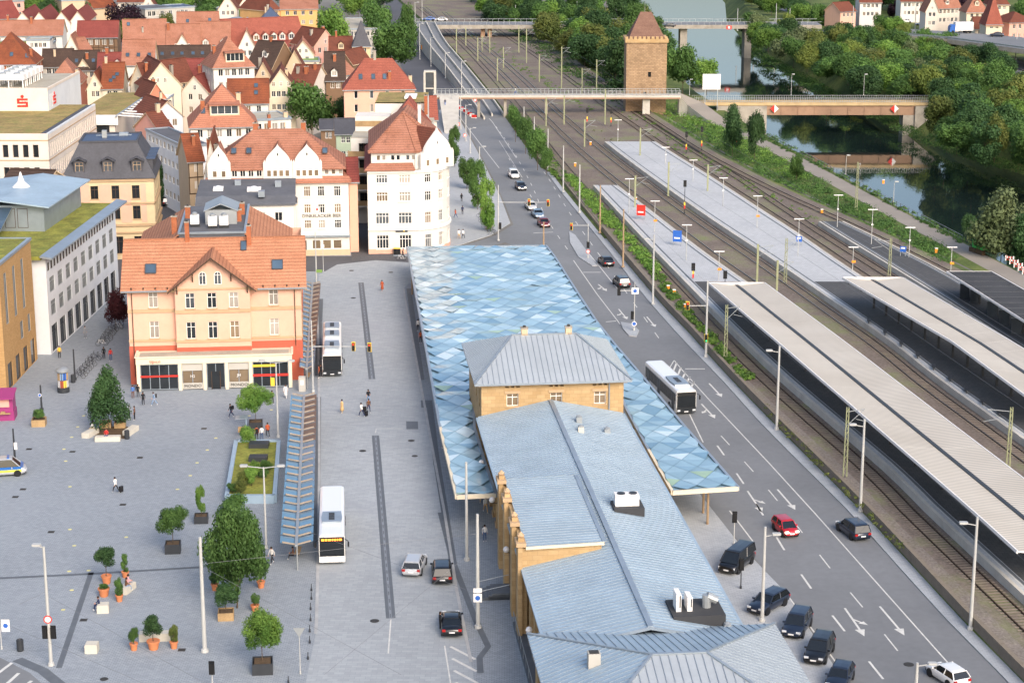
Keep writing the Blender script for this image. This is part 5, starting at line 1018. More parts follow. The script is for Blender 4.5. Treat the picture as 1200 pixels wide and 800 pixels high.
g = MB(); g.prism([(6, 2), (14, 2), (14, 14), (6, 14)], e, e + 1, 'plaster_white'); g.slab([(6, 2, e + 1), (10, 8, e + 6), (14, 2, e + 1)], .2, 'tile_red'); g.slab([(14, 2, e + 1), (10, 8, e + 6), (10, 14, e + 6), (14, 14, e + 1)], .2, 'tile_red'); g.slab([(10, 8, e + 6), (6, 2, e + 1), (6, 14, e + 1), (10, 14, e + 6)], .2, 'tile_red'); rf = g.build('roof', t); chimney(rf, 13, 13, e + 4, 2, .6)
# grey barrel shed in the alley
g = MB(); g.box(-1.5, 0, 0, 1.5, 6, 2.4, 'wood'); g.slab([(-1.6, -.2, 2.4), (1.6, -.2, 2.4), (1.6, 6, 3.0), (-1.6, 6, 3.0)], .15, 'bitumen'); tag(link('alley_shed', g.mesh('alley_shed'), None, P(426, 246)), 'wooden shed with a grey roof in the alley beside the corner house', 'shed')
# ------------------------------------------------------------------ station building
ST = Vector((-2.9, 201, 0)); SROT = R(5.95)
def stw(x, y, z=0): return ST + Vector((x * math.cos(SROT) - y * math.sin(SROT), x * math.sin(SROT) + y * math.cos(SROT), z))
st = thing('station_building', 'long sandstone station building with blue grey standing seam metal roofs', 'station', ST, SROT)
def seams(parent, quad, sp, m='zinc', along='v', w_=.05, h_=.06):
    """standing seams on a sloping quad a,b,c,d: lines from ab to dc"""
    a, b, c, d = [Vector(p) for p in quad]; L = max((b - a).length, (c - d).length); n = max(2, int(L / sp)); g = MB(); up = Vector((0, 0, .03))
    for i in range(n + 1):
        t = i / n; p, q = a.lerp(b, t) + up, d.lerp(c, t) + up
        if (p - q).length > .15: g.bar(p, q, w_, h_, m)
    g.build('standing_seams', parent, kind='stuff')
# wing
EW, RW, LW, WW = 6.5, 8.2, -62.0, 14.3
g = MB(); pil = 3.35; nb = int(-LW / pil)
ops = [(i * pil + .95, .2, i * pil + 2.45, 4.9) for i in range(nb)]
wall_face(g, (0, 0, 0), (0, LW, 0), 0, EW, ops, 'sandstone_block', .35); wall_face(g, (WW, LW, 0), (WW, 0, 0), 0, EW, [(i * pil + .95, .2, i * pil + 2.45, 4.4) for i in range(nb)], 'sandstone_block', .35); g.build('wall', st)
put_windows(st, (0, 0, 0), (0, LW, 0), ops, 'grid', 'timber_dark', 'glass_dark', .28); put_windows(st, (WW, LW, 0), (WW, 0, 0), [(i * pil + .95, .2, i * pil + 2.45, 4.4) for i in range(nb)], 'grid', 'timber_dark', 'glass_dark', .28)
for i in range(nb + 1):
    g = MB(); y = -i * pil - .1; g.box(-.45, y - .42, 0, -.003, y + .42, 5.6, 'sandstone_block'); g.box(-.55, y - .5, 5.6, -.003, y + .5, 5.95, 'trim_sand'); g.box(-.55, y - .5, 0, -.46, y + .5, .5, 'trim_sand'); g.build('pilaster', st)
g = MB(); g.box(-.6, LW, 5.96, -.004, 0, 6.35, 'trim_sand'); g.build('cornice', st)
g = MB(); o = .8
LQ = [(-o, LW - 1, EW), (-o, .1, EW), (WW / 2, .1, RW), (WW / 2, LW - 1, RW)]; RQ = [(WW / 2, LW - 1, RW), (WW / 2, .1, RW), (WW + o, .1, EW), (WW + o, LW - 1, EW)]
g.slab(LQ, .22, 'seam_roof', 'zinc'); g.slab(RQ, .22, 'seam_roof', 'zinc'); g.bar((WW / 2, LW - 1, RW + .06), (WW / 2, 0, RW + .06), .45, .12, 'zinc'); wr = g.build('wing_roof', st)
# seams of the wing run across, from eaves to ridge
seams(wr, [LQ[0], LQ[1], LQ[2], LQ[3]], .62); seams(wr, [RQ[0], RQ[1], RQ[2], RQ[3]], .62)
for x in (-o - .1, WW + o + .1): g = MB(); g.bar((x, LW - .8, EW - .1), (x, 0, EW - .1), .28, .2, 'seam_roof'); g.build('gutter', st)
# raised bay on the square side
g = MB(); yb0, yb1, zb = -27.5, -45.0, 8.35
g.box(-.9, yb1, 0, -.45, yb0, zb - .1, 'sandstone_block'); g.prism([(-.45, yb1), (6.0, yb1), (6.0, yb1 + .3), (-.45, yb1 + .3)], EW - .3, zb - .08, 'sandstone_block'); g.prism([(-.45, yb0 - .3), (6.0, yb0 - .3), (6.0, yb0), (-.45, yb0)], EW - .3, zb - .08, 'sandstone_block'); bay = g.build('raised_bay', st)
BQ = [(-.6, yb1 - .3, zb + .15), (-.6, yb0 + .3, zb + .15), (6.2, yb0 + .3, zb + .35), (6.2, yb1 - .3, zb + .35)]
g = MB(); g.slab(BQ, .3, 'seam_roof', 'cream_fascia'); br = g.build('roof', bay); seams(br, BQ, .62)
g = MB(); g.bar((6.2, yb1 - .3, zb + .36), (6.2, yb0 + .3, zb + .36), .35, .12, 'zinc'); g.build('ridge_cap', bay)
for y in (yb0 - .3, yb0 - 5.5, yb1 + 5.5, yb1 + .3):
    g = MB(); g.box(-1.3, y - .7, 0, -.91, y + .7, zb + .2, 'sandstone_block'); g.box(-1.45, y - .85, zb + .2, -.6, y + .85, zb + .55, 'trim_sand'); g.box(-1.25, y - .45, zb + .55, -.75, y + .45, zb + .9, 'sandstone_block'); g.lathe((-1.0, y, zb + .9), [(.3, 0), (.34, .1), (.16, .3), (.05, .42)], 'trim_sand', 8); g.build('pinnacle', bay)
for i in range(3): link('window', win_mesh(2.6, 5.6, 'grid', 'glass_dark', 'timber_dark'), bay, (-.95, yb0 - 3.0 - i * 5.6, .4), -math.pi / 2)
# main block
BX0, BX1, BY0, BY1, EB, RB = -.4, 15.2, .2, 16.5, 10.4, 3.1
g = MB(); op = [(x - .65, 7.6, x + .65, 9.0) for x in (3.4, 8.2, 13.0)]; vt = [(x - .2, 9.7, x + .2, 9.95) for xx in (3.4, 8.2, 13.0) for x in (xx - .6, xx, xx + .6)]
L_ = BX1 - BX0
wall_face(g, (BX0, BY0, 0), (BX1, BY0, 0), 0, EB, op + vt, 'sandstone_block', .3); so = [(y - .6, z, y + .6, z + 2.0) for z in (7.0, 1.5) for y in (2.5, 6.3, 10, 13.8)]
wall_face(g, (BX1, BY0, 0), (BX1, BY1, 0), 0, EB, so, 'sandstone_block', .3); wall_face(g, (BX1, BY1, 0), (BX0, BY1, 0), 0, EB, [], 'sandstone_block'); wall_face(g, (BX0, BY1, 0), (BX0, BY0, 0), 0, EB, so, 'sandstone_block', .3); g.build('main_block_wall', st)
put_windows(st, (BX0, BY0, 0), (BX1, BY0, 0), op, 'cross', 'trim_white', 'glass_warm', .2, 'trim_sand'); put_windows(st, (BX1, BY0, 0), (BX1, BY1, 0), so, 'cross', 'trim_white', None, .2); put_windows(st, (BX0, BY1, 0), (BX0, BY0, 0), so, 'cross', 'trim_white', None, .2)
for x in (3.4, 8.2, 13.0): g = MB(); xx = BX0 + x; g.box(xx - .85, BY0 - .1, 9.05, xx + .85, BY0 - .003, 9.35, 'trim_sand'); g.build('lintel', st)
g = MB(); g.box(BX0 - .35, BY0 - .4, EB - .4, BX1 + .35, BY0 - .004, EB - .05, 'trim_sand'); g.build('cornice', st)
g = MB(); g.path([(BX1 - 1.6, BY0 - .15, EB), (BX1 - 1.6, BY0 - .15, 7)], .07, 'zinc', 6); g.build('downpipe', st)
ov = .8; c4 = [(BX0 - ov, BY0 - ov), (BX1 + ov, BY0 - ov), (BX1 + ov, BY1 + ov), (BX0 - ov, BY1 + ov)]; rg = [(BX0 + 4.2, 8.4), (BX1 - 4.2, 8.4)]; z0, z1 = EB, EB + RB
g = MB(); qs = [[(*c4[0], z0), (*c4[1], z0), (*rg[1], z1), (*rg[0], z1)], [(*c4[1], z0), (*c4[2], z0), (*rg[1], z1), (*rg[1], z1)], [(*c4[2], z0), (*c4[3], z0), (*rg[0], z1), (*rg[1], z1)], [(*c4[3], z0), (*c4[0], z0), (*rg[0], z1), (*rg[0], z1)]]
for q in qs:
    pts = q if q[2] != q[3] else q[:3]; g.slab(pts, .22, 'seam_roof_pale', 'zinc')
g.bar((*c4[0], z0 + .06), (*rg[0], z1 + .06), .22, .1, 'zinc'); g.bar((*c4[1], z0 + .06), (*rg[1], z1 + .06), .22, .1, 'zinc'); g.bar((*rg[0], z1 + .05), (*rg[1], z1 + .05), .3, .12, 'zinc'); mr = g.build('main_block_roof', st)
def hipseams(parent, poly, u, sp=.62):
    """seams up a hip slope: lines perpendicular to the eaves (poly[0] -> poly[1]), clipped to the polygon"""
    a, b = Vector(poly[0]), Vector(poly[1]); e = (b - a).normalized(); n = Vector((-e.y, e.x, 0)); c = Vector(poly[2])
    if (c - a).dot(n) < 0: n = -n
    k = (c.z - a.z) / (c - a).dot(n); V = [Vector(p) for p in poly]; g = MB(); L = (b - a).length; s = .3
    while s < L:
        p0 = a + e * s; tmax = 0
        for i in range(1, len(V)):
            p, q = V[i], V[(i + 1) % len(V)]; sp_, sq = (p - a).dot(e), (q - a).dot(e)
            if (sp_ - s) * (sq - s) <= 0 and abs(sp_ - sq) > 1e-6:
                f = (s - sp_) / (sq - sp_); tmax = max(tmax, (p.lerp(q, f) - a).dot(n))
        if tmax > .3: g.bar(p0 + Vector((0, 0, .03)), p0 + n * tmax + Vector((0, 0, k * tmax + .03)), .05, .06, 'zinc')
        s += sp
    g.build('standing_seams', parent, kind='stuff')
for q in qs: hipseams(mr, q if q[2] != q[3] else q[:3], None)
for x in (5.2, 10.2): chimney(mr, x, 8.6, z1 - .2, .9, .7, 'plaster_beige')
# near pavilion
pv0, pv1, py0, py1, EP, RP = -2.2, 17.6, -83.0, LW + 1.5, 7.0, 10.0
g = MB(); wall_face(g, (pv0 + .6, py1 - .6, 0), (pv0 + .6, py0, 0), 0, EP, [(1.5 + i * 3.4, .4, 3.1 + i * 3.4, 5.4) for i in range(5)], 'sandstone_block', .35); wall_face(g, (pv0 + .6, py0 + .6, 0), (pv1 - .6, py0 + .6, 0), 0, EP, [], 'sandstone_block'); wall_face(g, (pv1 - .6, py0, 0), (pv1 - .6, py1 - .6, 0), 0, EP, [], 'sandstone_block'); wall_face(g, (pv1 - .6, py1 - .6, 0), (pv0 + .6, py1 - .6, 0), 0, EP, [], 'sandstone_block'); g.build('pavilion_wall', st)
put_windows(st, (pv0 + .6, py1 - .6, 0), (pv0 + .6, py0, 0), [(1.5 + i * 3.4, .4, 3.1 + i * 3.4, 5.4) for i in range(5)], 'grid', 'timber_dark', 'glass_dark', .28)
cc = [(pv0, py0), (pv1, py0), (pv1, py1), (pv0, py1)]; rg = [(5.6, -72.2), (9.6, -72.2)]
qs = [[(*cc[0], EP), (*cc[1], EP), (*rg[1], RP), (*rg[0], RP)], [(*cc[1], EP), (*cc[2], EP), (*rg[1], RP)], [(*cc[2], EP), (*cc[3], EP), (*rg[0], RP), (*rg[1], RP)], [(*cc[3], EP), (*cc[0], EP), (*rg[0], RP)]]
g = MB()
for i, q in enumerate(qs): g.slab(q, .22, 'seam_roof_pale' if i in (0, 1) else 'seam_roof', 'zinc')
for a, r_ in ((0, 0), (1, 1), (2, 1), (3, 0)): g.bar((*cc[a], EP + .06), (*rg[r_], RP + .06), .22, .1, 'zinc')
g.bar((*rg[0], RP + .05), (*rg[1], RP + .05), .3, .12, 'zinc'); pr = g.build('pavilion_roof', st)
for q in qs: hipseams(pr, q, None)
g = MB(); g.box(1.2, -70.6, EP + 1, 2.1, -69.8, RP - .5, 'plaster_grey'); g.box(1.3, -70.5, RP - .5, 2.0, -69.9, RP - .45, 'iron'); g.build('vent_chimney', pr)
# roof equipment
g = MB(); g.box(8.6, -35.6, RW - 1.2, 11.4, -33.2, RW - .05, 'bitumen_dark'); g.build('recess', wr)
g = MB(); g.box(8.8, -34.9, RW - .2, 11.0, -33.8, RW + 1.0, 'white_paint'); [g.lathe((x, -34.35, RW + 1.0), [(.38, 0), (.38, .08), (.1, .1)], 'steel_dark', 12) for x in (9.4, 10.5)]; g.build('air_conditioner', wr)
g = MB(); g.box(9.4, -60.6, RW - 1.5, 13.6, -57.0, RW - .25, 'bitumen_dark'); g.build('recess', wr)
for x, hh in ((10.0, 1.5), (10.9, 1.2)): g = MB(); g.box(x - .2, -59.6, RW - .6, x + .2, -58.2, RW - .3 + hh, 'white_paint'); g.box(x + .05, -59.62, RW + .1, x + .15, -59.6, RW + hh - .4, 'steel_dark'); g.build('ventilation_unit', wr)
g = MB(); g.tube((12.4, -58.8, RW - .5), (12.4, -58.8, RW + .8), .35, .35, 'galvanised', 10); g.tube((12.4, -58.8, RW + .7), (13.2, -58.8, RW + .3), .35, .35, 'galvanised', 10); g.build('duct', wr)
for x, y, h_ in ((9.0, -10.5, 1.0), (9.3, -7.0, 1.1), (12.0, -9.0, .9), (13.7, -60.8, 1.0)): g = MB(); z = RW - (x - WW / 2) * .24; g.box(x - .3, y - .3, z - .3, x + .3, y + .3, z + h_ * .6, 'galvanised' if x > 9.2 else 'pale_stone'); g.lathe((x, y, z + h_ * .6), [(.3, 0), (.3, .12), (.05, .25)], 'galvanised', 8); g.build('roof_vent', wr)
# globe lamps on the wall
for x, y in ((581, 587), (600, 645), (612, 740), (625, 792), (573, 543)):
    p = P(x, y, 4.2); v = Vector((p.x - ST.x, p.y - ST.y, 0)); lx_ = v.x * math.cos(SROT) + v.y * math.sin(SROT); ly_ = -v.x * math.sin(SROT) + v.y * math.cos(SROT)
    g = MB(); g.bar((-.45, ly_, 4.0), (-1.25, ly_, 4.05), .06, .06, 'iron'); g.lathe((-1.25, ly_, 4.05), [(.05, 0), (.22, .1), (.3, .3), (.22, .5), (.05, .6)], 'white_paint', 12)
    o = link('globe_lamp', g.mesh('globe_lamp'), None, ST); o.rotation_euler = (0, 0, SROT); tag(o, 'white globe lamp on a bracket along the sandstone station wall', 'wall lamp', 'globe lamps on the station wall')
# steps and ramp railing beside the station
s_ = thing('station_steps', 'dark stone steps with yellow edges beside the sandstone wall', 'steps', P(580, 697), SROT)
for i in range(4): g = MB(); g.box(-1.4 + i * .35, -1.2, 0, 1.7, 1.2, .16 * (i + 1), 'drain'); g.build('step', s_)
for y in (-1.2, 1.2): g = MB(); g.path([(-1.5, y, .9), (1.7, y, 1.55)], .03, 'galvanised'); g.path([(-1.5, y, 0), (-1.5, y, .9)], .03, 'galvanised'); g.path([(1.6, y, 0), (1.6, y, 1.5)], .03, 'galvanised'); g.build('handrail', s_)
g = MB(); g.box(-1.55, -1.2, .005, -1.42, 1.2, .02, 'signal_yellow'); g.build('yellow_edge', s_)
rp = thing('access_ramp', 'long dark ramp with a steel handrail along the station wall', 'ramp', P(625, 775), SROT)
g = MB(); g.box(-.9, -14, 0, .9, 8, .35, 'drain'); g.build('ramp_slab', rp); g = MB(); g.path([(-.85, -14, 1.3), (-.85, 8, 1.3)], .03, 'galvanised'); [g.path([(-.85, y, .3), (-.85, y, 1.3)], .025, 'galvanised') for y in range(-14, 9, 2)]; g.build('handrail', rp)
# ------------------------------------------------------------------ glass canopy of the bus station
ZC = 4.3
for i, (c, rg_) in enumerate((('#809fae', .12), ('#8cabb9', .14), ('#6c8fa3', .10), ('#9ab6c3', .16), ('#bccfd7', .22), ('#93ad90', .14))): glassmat(f'canopy_glass_{i}', c, rg_, .75, .06, .8, .05)
outer = [(477, 289), (640, 287), (650, 300), (664, 322), (680, 347), (700, 377), (720, 402), (745, 431), (800, 496), (865, 570)]
cpx = outer + [(788, 575), (760, 526), (734, 478), (722, 450), (716, 405), (556, 408), (554, 450), (556, 500), (568, 540), (581, 578), (535, 580), (516, 500), (498, 400)]
CP_ = [P(x, y, ZC) for x, y in cpx]
def inside(p, poly):
    r_ = False; n = len(poly)
    for i in range(n):
        a, b = poly[i], poly[(i + 1) % n]
        if (a.y > p.y) != (b.y > p.y) and p.x < (b.x - a.x) * (p.y - a.y) / (b.y - a.y) + a.x: r_ = not r_
    return r_
cn = thing('bus_station_canopy', 'large faceted blue glass canopy folded round the station building', 'canopy', (ST.x, ST.y, 0))
LC = lambda p: Vector(p) - Vector((ST.x, ST.y, 0))
g = MB(); g.prism([(LC(p).x, LC(p).y) for p in CP_], ZC - .4, ZC - .17, 'canopy_glass_0', 'cream_fascia'); g.build('glass_base', cn)
g = MB()
for i in range(len(CP_)):
    a, b = LC(CP_[i]), LC(CP_[(i + 1) % len(CP_)]); g.bar(a - Vector((0, 0, .2)), b - Vector((0, 0, .2)), .3, .42, 'cream_fascia' if cpx[i][1] > 560 else 'zinc')
g.build('edge_beam', cn)
cr = random.Random(5); DX, DY = 2.55, 4.1; cells = []
for i in range(-14, 16):
    for j in range(-14, 62):
        x, y = i * DX + (DX / 2 if j % 2 else 0), j * DY / 2; c = stw(x + 7, y, ZC)
        if inside(c, CP_): cells.append((c, x + 7, y))
cells.sort(key=lambda q: q[0].y)
far = MB(); TW = [0, 0, 0, 1, 1, 1, 2, 2, 3, 3, 4]
edges = [(CP_[i], CP_[(i + 1) % len(CP_)]) for i in range(len(CP_))]
def clipin(p, c):                       # keep panel corners inside the canopy outline
    if inside(p, CP_): return p
    best = 1.0; d = p - c
    for a, b in edges:
        e = b - a; den = d.x * e.y - d.y * e.x
        if abs(den) < 1e-9: continue
        t = ((a.x - c.x) * e.y - (a.y - c.y) * e.x) / den; s = ((a.x - c.x) * d.y - (a.y - c.y) * d.x) / den
        if 0 < t < best and -.001 <= s <= 1.001: best = t
    return c + d * (best * .97)
nodeh = {}
def nh(x, y):
    k = (round(x * 4), round(y * 4))
    if k not in nodeh: nodeh[k] = cr.uniform(-.11, .13)
    return nodeh[k]
for idx, (c, x, y) in enumerate(cells):
    cs = []
    for dx, dy in ((-DX / 2, 0), (0, -DY / 2), (DX / 2, 0), (0, DY / 2)):
        p = clipin(stw(x + dx * .975, y + dy * .975, ZC), c); p.z = ZC + nh(x + dx, y + dy); cs.append(LC(p))
    t1, t2 = cr.choice(TW), cr.choice(TW)
    if cr.random() < .035: t1 = 5
    q = MB() if idx < 298 else far
    for tri, tt in (((cs[0], cs[1], cs[2]), t1), ((cs[0], cs[2], cs[3]), t2)):
        if ((tri[1] - tri[0]).cross(tri[2] - tri[0])).length > .05:
            q.face(tri, f'canopy_glass_{tt}'); q.face([v - Vector((0, 0, .06)) for v in tri][::-1], 'canopy_glass_2')
    if idx < 298 and q.v: q.build('glass_panel', cn)
far.build('glass_panels_far', cn, kind='stuff')
ptop = Vector((0, 0, ZC - .45)); cols = [(829, 615), (824, 602), (768, 560), (742, 520), (547, 655 - 45), (575, 602), (520, 560), (502, 470), (490, 400), (483, 345), (560, 340), (620, 345), (640, 400), (690, 455), (560, 560)]
for x, y in cols:
    p = P(x, y); g = MB(); l = LC(p)
    if not inside(p, CP_): continue
    g.tube((l.x, l.y, 0), (l.x, l.y, ZC - .4), .13, .11, 'mast_brown', 8); g.build('column', cn)
# paving under the canopy on the road side
g = MB(); g.prism([(p.x, p.y) for p in pxs([(640, 330), (700, 430), (760, 505), (838, 602), (868, 640), (918, 692), (990, 800), (1030, 870), (880, 870), (800, 690), (740, 560), (690, 470), (620, 330)])], -.1, .11, 'pavement', 'kerb_stone', bottom=False); struct('station_pavement', g)
# ------------------------------------------------------------------ platform roofs
m, n, b = newmat('ribbed_roof'); co = coords(n, True)
wv = n.nodes.new('ShaderNodeTexWave'); wv.bands_direction = 'Y'; wv.inputs['Scale'].default_value = .62; wv.inputs['Distortion'].default_value = 0; n.links.new(co, wv.inputs['Vector'])
c = mixc(n, ramp(n, noise(n, co, .12, 4), .3, .7), lin('#d0c7b7'), lin('#c2b8a7')); c = mixc(n, ramp(n, wv.outputs['Fac'], .15, .6), mixc(n, 1.0, c, (.58, .59, .6), 'MULTIPLY'), c); n.links.new(c, b.inputs['Base Color']); b.inputs['Roughness'].default_value = .5
def plat_roof(label, left, right, z, top, y_cols, groove=True, fascia='white_paint'):
    L, Rr = [P(x, y, z) for x, y in left], [P(x, y, z) for x, y in right]; y1 = min(L[0].y, Rr[0].y); y0 = max(L[-1].y, Rr[-1].y); N_ = 14
    base = Vector(((L[0].x + Rr[0].x) / 2, y1, 1.72)); t = thing('platform_roof', label, 'platform roof', base)
    ys = [y0 + (y1 - y0) * i / N_ for i in range(N_ + 1)]
    A = [Vector((xat(L, y), y, z)) - base for y in ys]; B = [Vector((xat(Rr, y), y, z)) - base for y in ys]; Mi = [(a + b_) / 2 - Vector((0, 0, .4 if groove else 0)) for a, b_ in zip(A, B)]
    for i in range(N_):
        g = MB()
        for p, q in ((A, Mi), (Mi, B)): g.slab([p[i], q[i], q[i + 1] - Vector((0, .02, 0)), p[i + 1] - Vector((0, .02, 0))], .16, top, fascia)
        g.build('roof_section', t)
    if groove: g = MB(); [g.bar(Mi[i] + Vector((0, 0, .05)), Mi[i + 1] + Vector((0, 0, .05)), .45, .12, 'steel_dark') for i in range(N_)]; g.build('gutter', t)
    for e, sgn in ((A, -1), (B, 1)):
        g = MB(); [g.bar(e[i] + Vector((sgn * .08, 0, -.12)), e[i + 1] + Vector((sgn * .08, 0, -.12)), .12, .32, fascia) for i in range(N_)]; g.build('fascia', t)
    g = MB(); g.bar(A[-1] + Vector((0, .06, -.15)), B[-1] + Vector((0, .06, -.15)), .12, .36, fascia); g.build('end_fascia', t)
    for i in range(1, N_ + 1):
        q = Mi[i].copy(); g = MB(); zt = q.z - .2; g.box(q.x - .14, q.y - 2.2, 0, q.x + .14, q.y - 1.9, zt, 'steel_dark'); g.bar((A[i].x + .4, q.y - 2.05, zt + .2), (q.x, q.y - 2.05, zt - .25), .14, .2, 'steel_dark'); g.bar((q.x, q.y - 2.05, zt - .25), (B[i].x - .4, q.y - 2.05, zt + .2), .14, .2, 'steel_dark'); g.build('column', t)
    return t
plat_roof('long pale ribbed butterfly roof over the platform beside the road wall', [(831, 331), (912, 400), (1028, 500), (1144, 600), (1200, 651), (1290, 735)], [(890, 327), (989, 400), (1100, 485), (1200, 561), (1310, 645)], 5.8, 'ribbed_roof', 0)
plat_roof('shorter pale ribbed butterfly roof over the middle platform', [(988, 325), (1117, 400), (1200, 461), (1300, 535)], [(1052, 322), (1185, 400), (1300, 470)], 5.8, 'ribbed_roof', 0)
plat_roof('dark flat bitumen roof with white rim over the river side platform', [(1110, 318), (1200, 375), (1300, 438)], [(1158, 316), (1240, 362), (1330, 412)], 5.4, 'bitumen_dark', 0, groove=False)
# ------------------------------------------------------------------ blue glass bus shelters
def shelter(label, pts_l, pts_r, z, nb, brown):
    A, B = [P(*p, z) for p in pts_l], [P(*p, z) for p in pts_r]; base = (A[0] + B[0]) / 2; base.z = .012; t = thing('bus_shelter', label, 'bus shelter', base)
    a0, a1, b0_, b1_ = A[0] - base, A[1] - base, B[0] - base, B[1] - base; m0, m1 = (a0 + b0_) / 2 - Vector((0, 0, .35)), (a1 + b1_) / 2 - Vector((0, 0, .35))
    for i in range(nb):
        f, h = i / nb + .004, (i + 1) / nb - .004
        for k, (e0, e1) in enumerate(((a0, a1), (b0_, b1_))):
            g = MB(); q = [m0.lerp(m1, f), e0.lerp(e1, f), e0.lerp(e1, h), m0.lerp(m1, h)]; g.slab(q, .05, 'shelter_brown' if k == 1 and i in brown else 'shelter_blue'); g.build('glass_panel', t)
    for i in range(nb + 1):
        f = i / nb; g = MB(); mm = m0.lerp(m1, f); up = Vector((0, 0, .12))
        for e0, e1 in ((a0, a1), (b0_, b1_)): g.bar(mm + up, mm.lerp(e0.lerp(e1, f), .86) + up * 1.2, .1, .14, 'rib_wood')
        g.build('rib', t)
    g = MB(); g.bar(m0 + Vector((0, -.3, .1)), m1 + Vector((0, .3, .1)), .28, .2, 'galvanised'); g.build('spine', t)
    for i in range(0, nb + 1, 4):
        mm = m0.lerp(m1, min(.99, max(.01, i / nb))); g = MB(); g.tube((mm.x, mm.y, 0), (mm.x, mm.y, mm.z + .1), .09, .08, 'galvanised', 8); g.build('post', t)
    for i in (2, 5, 9, 14):
        if i < nb: mm = m0.lerp(m1, i / nb); g = MB(); g.box(mm.x - .25, mm.y - 1, .42, mm.x + .25, mm.y + 1, .5, 'wood'); g.box(mm.x - .06, mm.y - .8, 0, mm.x + .06, mm.y + .8, .42, 'steel_dark'); g.build('bench', t)
    return t
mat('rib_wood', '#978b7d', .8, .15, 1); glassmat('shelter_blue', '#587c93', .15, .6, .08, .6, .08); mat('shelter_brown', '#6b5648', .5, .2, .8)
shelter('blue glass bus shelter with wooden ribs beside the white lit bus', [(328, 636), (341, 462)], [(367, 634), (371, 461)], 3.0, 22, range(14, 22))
shelter('ribbed bus shelter with many brown panels beside the peach house', [(351, 430), (356, 330)], [(368, 429), (376, 331)], 3.0, 18, range(4, 18))  # most panels along one edge are brown, the rest blue
# ------------------------------------------------------------------ bridges and tower
Yb = P(750, 137).y
zd = 5.6
fb = thing('foot_bridge', 'long pale concrete foot bridge crossing the road and tracks', 'bridge', (0, Yb, 0))
xl, xr = Xp(508, Yb, zd), Xp(797, Yb, zd)
g = MB(); g.box(xl, -1.9, zd - .9, xr, 1.9, zd, 'concrete_light'); g.box(xl + .1, -1.92, zd - .9, xr - .1, -1.91, zd - .5, 'bridge_beam'); g.build('deck', fb)
for y in (-1.9, 1.9): 
    g = MB(); g.bar((xl, y, zd + 1.25), (xr, y, zd + 1.25), .1, .08, 'galvanised'); g.bar((xl, y, zd + .35), (xr, y, zd + .35), .06, .06, 'galvanised')
    x = xl
    while x < xr: g.box(x - .04, y - .04, zd, x + .04, y + .04, zd + 1.25, 'galvanised'); x += 1.0
    g.build('railing', fb)
for px in (561, 592, 640, 757):
    x = Xp(px, Yb, 2); g = MB(); g.prism([(x - .9, -1), (x + .9, -1), (x + .9, 1), (x - .9, 1)], 0, zd - .9, 'concrete_light') if px == 757 else g.box(x - .35, -.6, 0, x + .35, .6, zd - .9, 'concrete'); g.build('pier', fb)
g = MB(); x0 = Xp(515, Yb, zd); g.slab([(x0, -1.9, zd - .02), (x0 + 5, -1.9, zd - .02), (P(537, 157).x, P(537, 157).y - Yb, .15), (P(521, 157).x, P(521, 157).y - Yb, .15)], .35, 'concrete_light'); g.build('ramp', fb)
lt = thing('lift_tower', 'concrete framed glass lift tower at the foot bridge', 'tower', (Xp(503.5, Yb, 4), Yb + 3, 0)); hT = zat(86, Yb)
g = MB(); [g.box(x - .25, y - .25, 0, x + .25, y + .25, hT, 'concrete_light') for x in (-1.3, 1.3) for y in (-1.2, 1.2)]; [g.box(-1.5, -1.4, z, 1.5, 1.4, z + .3, 'concrete_light') for z in (hT, hT * .62, .1)]; g.build('frame', lt); g = MB(); g.box(-1.1, -1.1, .4, 1.1, 1.1, hT - .05, 'glass_mid'); g.build('glass_shaft', lt)
# stone tower
tilemat('tile_tower', '#86695c', '#74594e', dark='#5a463d')
tw = thing('stone_gate_tower', 'tall rough sandstone gate tower with a steep brown tiled roof', 'tower', (Xp(755.5, Yb + 9, 5), Yb + 4, 0)); hw = 5.1; zt = zat(50, Yb + 4)
g = MB(); op = [(5.5, 9.5, 6.3, 10.8), (4.4, 3.9, 5.2, 5.8)]; wall_face(g, (-hw, 0, 0), (hw, 0, 0), -2, zt, op, 'sandstone_rough', .5); wall_face(g, (hw, 0, 0), (hw, 2 * hw, 0), -2, zt, [], 'sandstone_rough'); wall_face(g, (hw, 2 * hw, 0), (-hw, 2 * hw, 0), -2, zt, [], 'sandstone_rough'); wall_face(g, (-hw, 2 * hw, 0), (-hw, 0, 0), -2, zt, [], 'sandstone_rough'); g.build('wall', tw)
put_windows(tw, (-hw, 0, 0), (hw, 0, 0), op, 'one', 'timber_dark', 'glass_dark', .4)
g = MB(); o_ = .35
for i in range(10): 
    for a in range(4):
        s = -hw - o_ + i * 1.1
        b_ = [(s, -o_), (hw + o_ - .9, s + hw), (s, 2 * hw + o_ - .35), (-hw - o_, s + hw)][a]
    g.box(-hw - o_ + i * 1.1, -o_, zt + .9, -hw - o_ + i * 1.1 + .7, -o_ + .35, zt + 1.5, 'sandstone_block')
g.box(-hw - o_, -o_, zt - .05, hw + o_, 2 * hw + o_, zt + .9, 'sandstone_block'); g.build('parapet', tw)
g = MB(); zr = zt + .9; zp = zat(14, Yb + 9); e = [(-hw + .5, .4), (hw - .5, .4), (hw - .5, 2 * hw - .4), (-hw + .5, 2 * hw - .4)]; rr = [(-1.4, hw), (1.4, hw)]
for q in ([e[0], e[1], rr[1], rr[0]], [e[1], e[2], rr[1]], [e[2], e[3], rr[0], rr[1]], [e[3], e[0], rr[0]]): g.slab([(*v, zp if v in rr else zr) for v in q], .2, 'tile_tower')
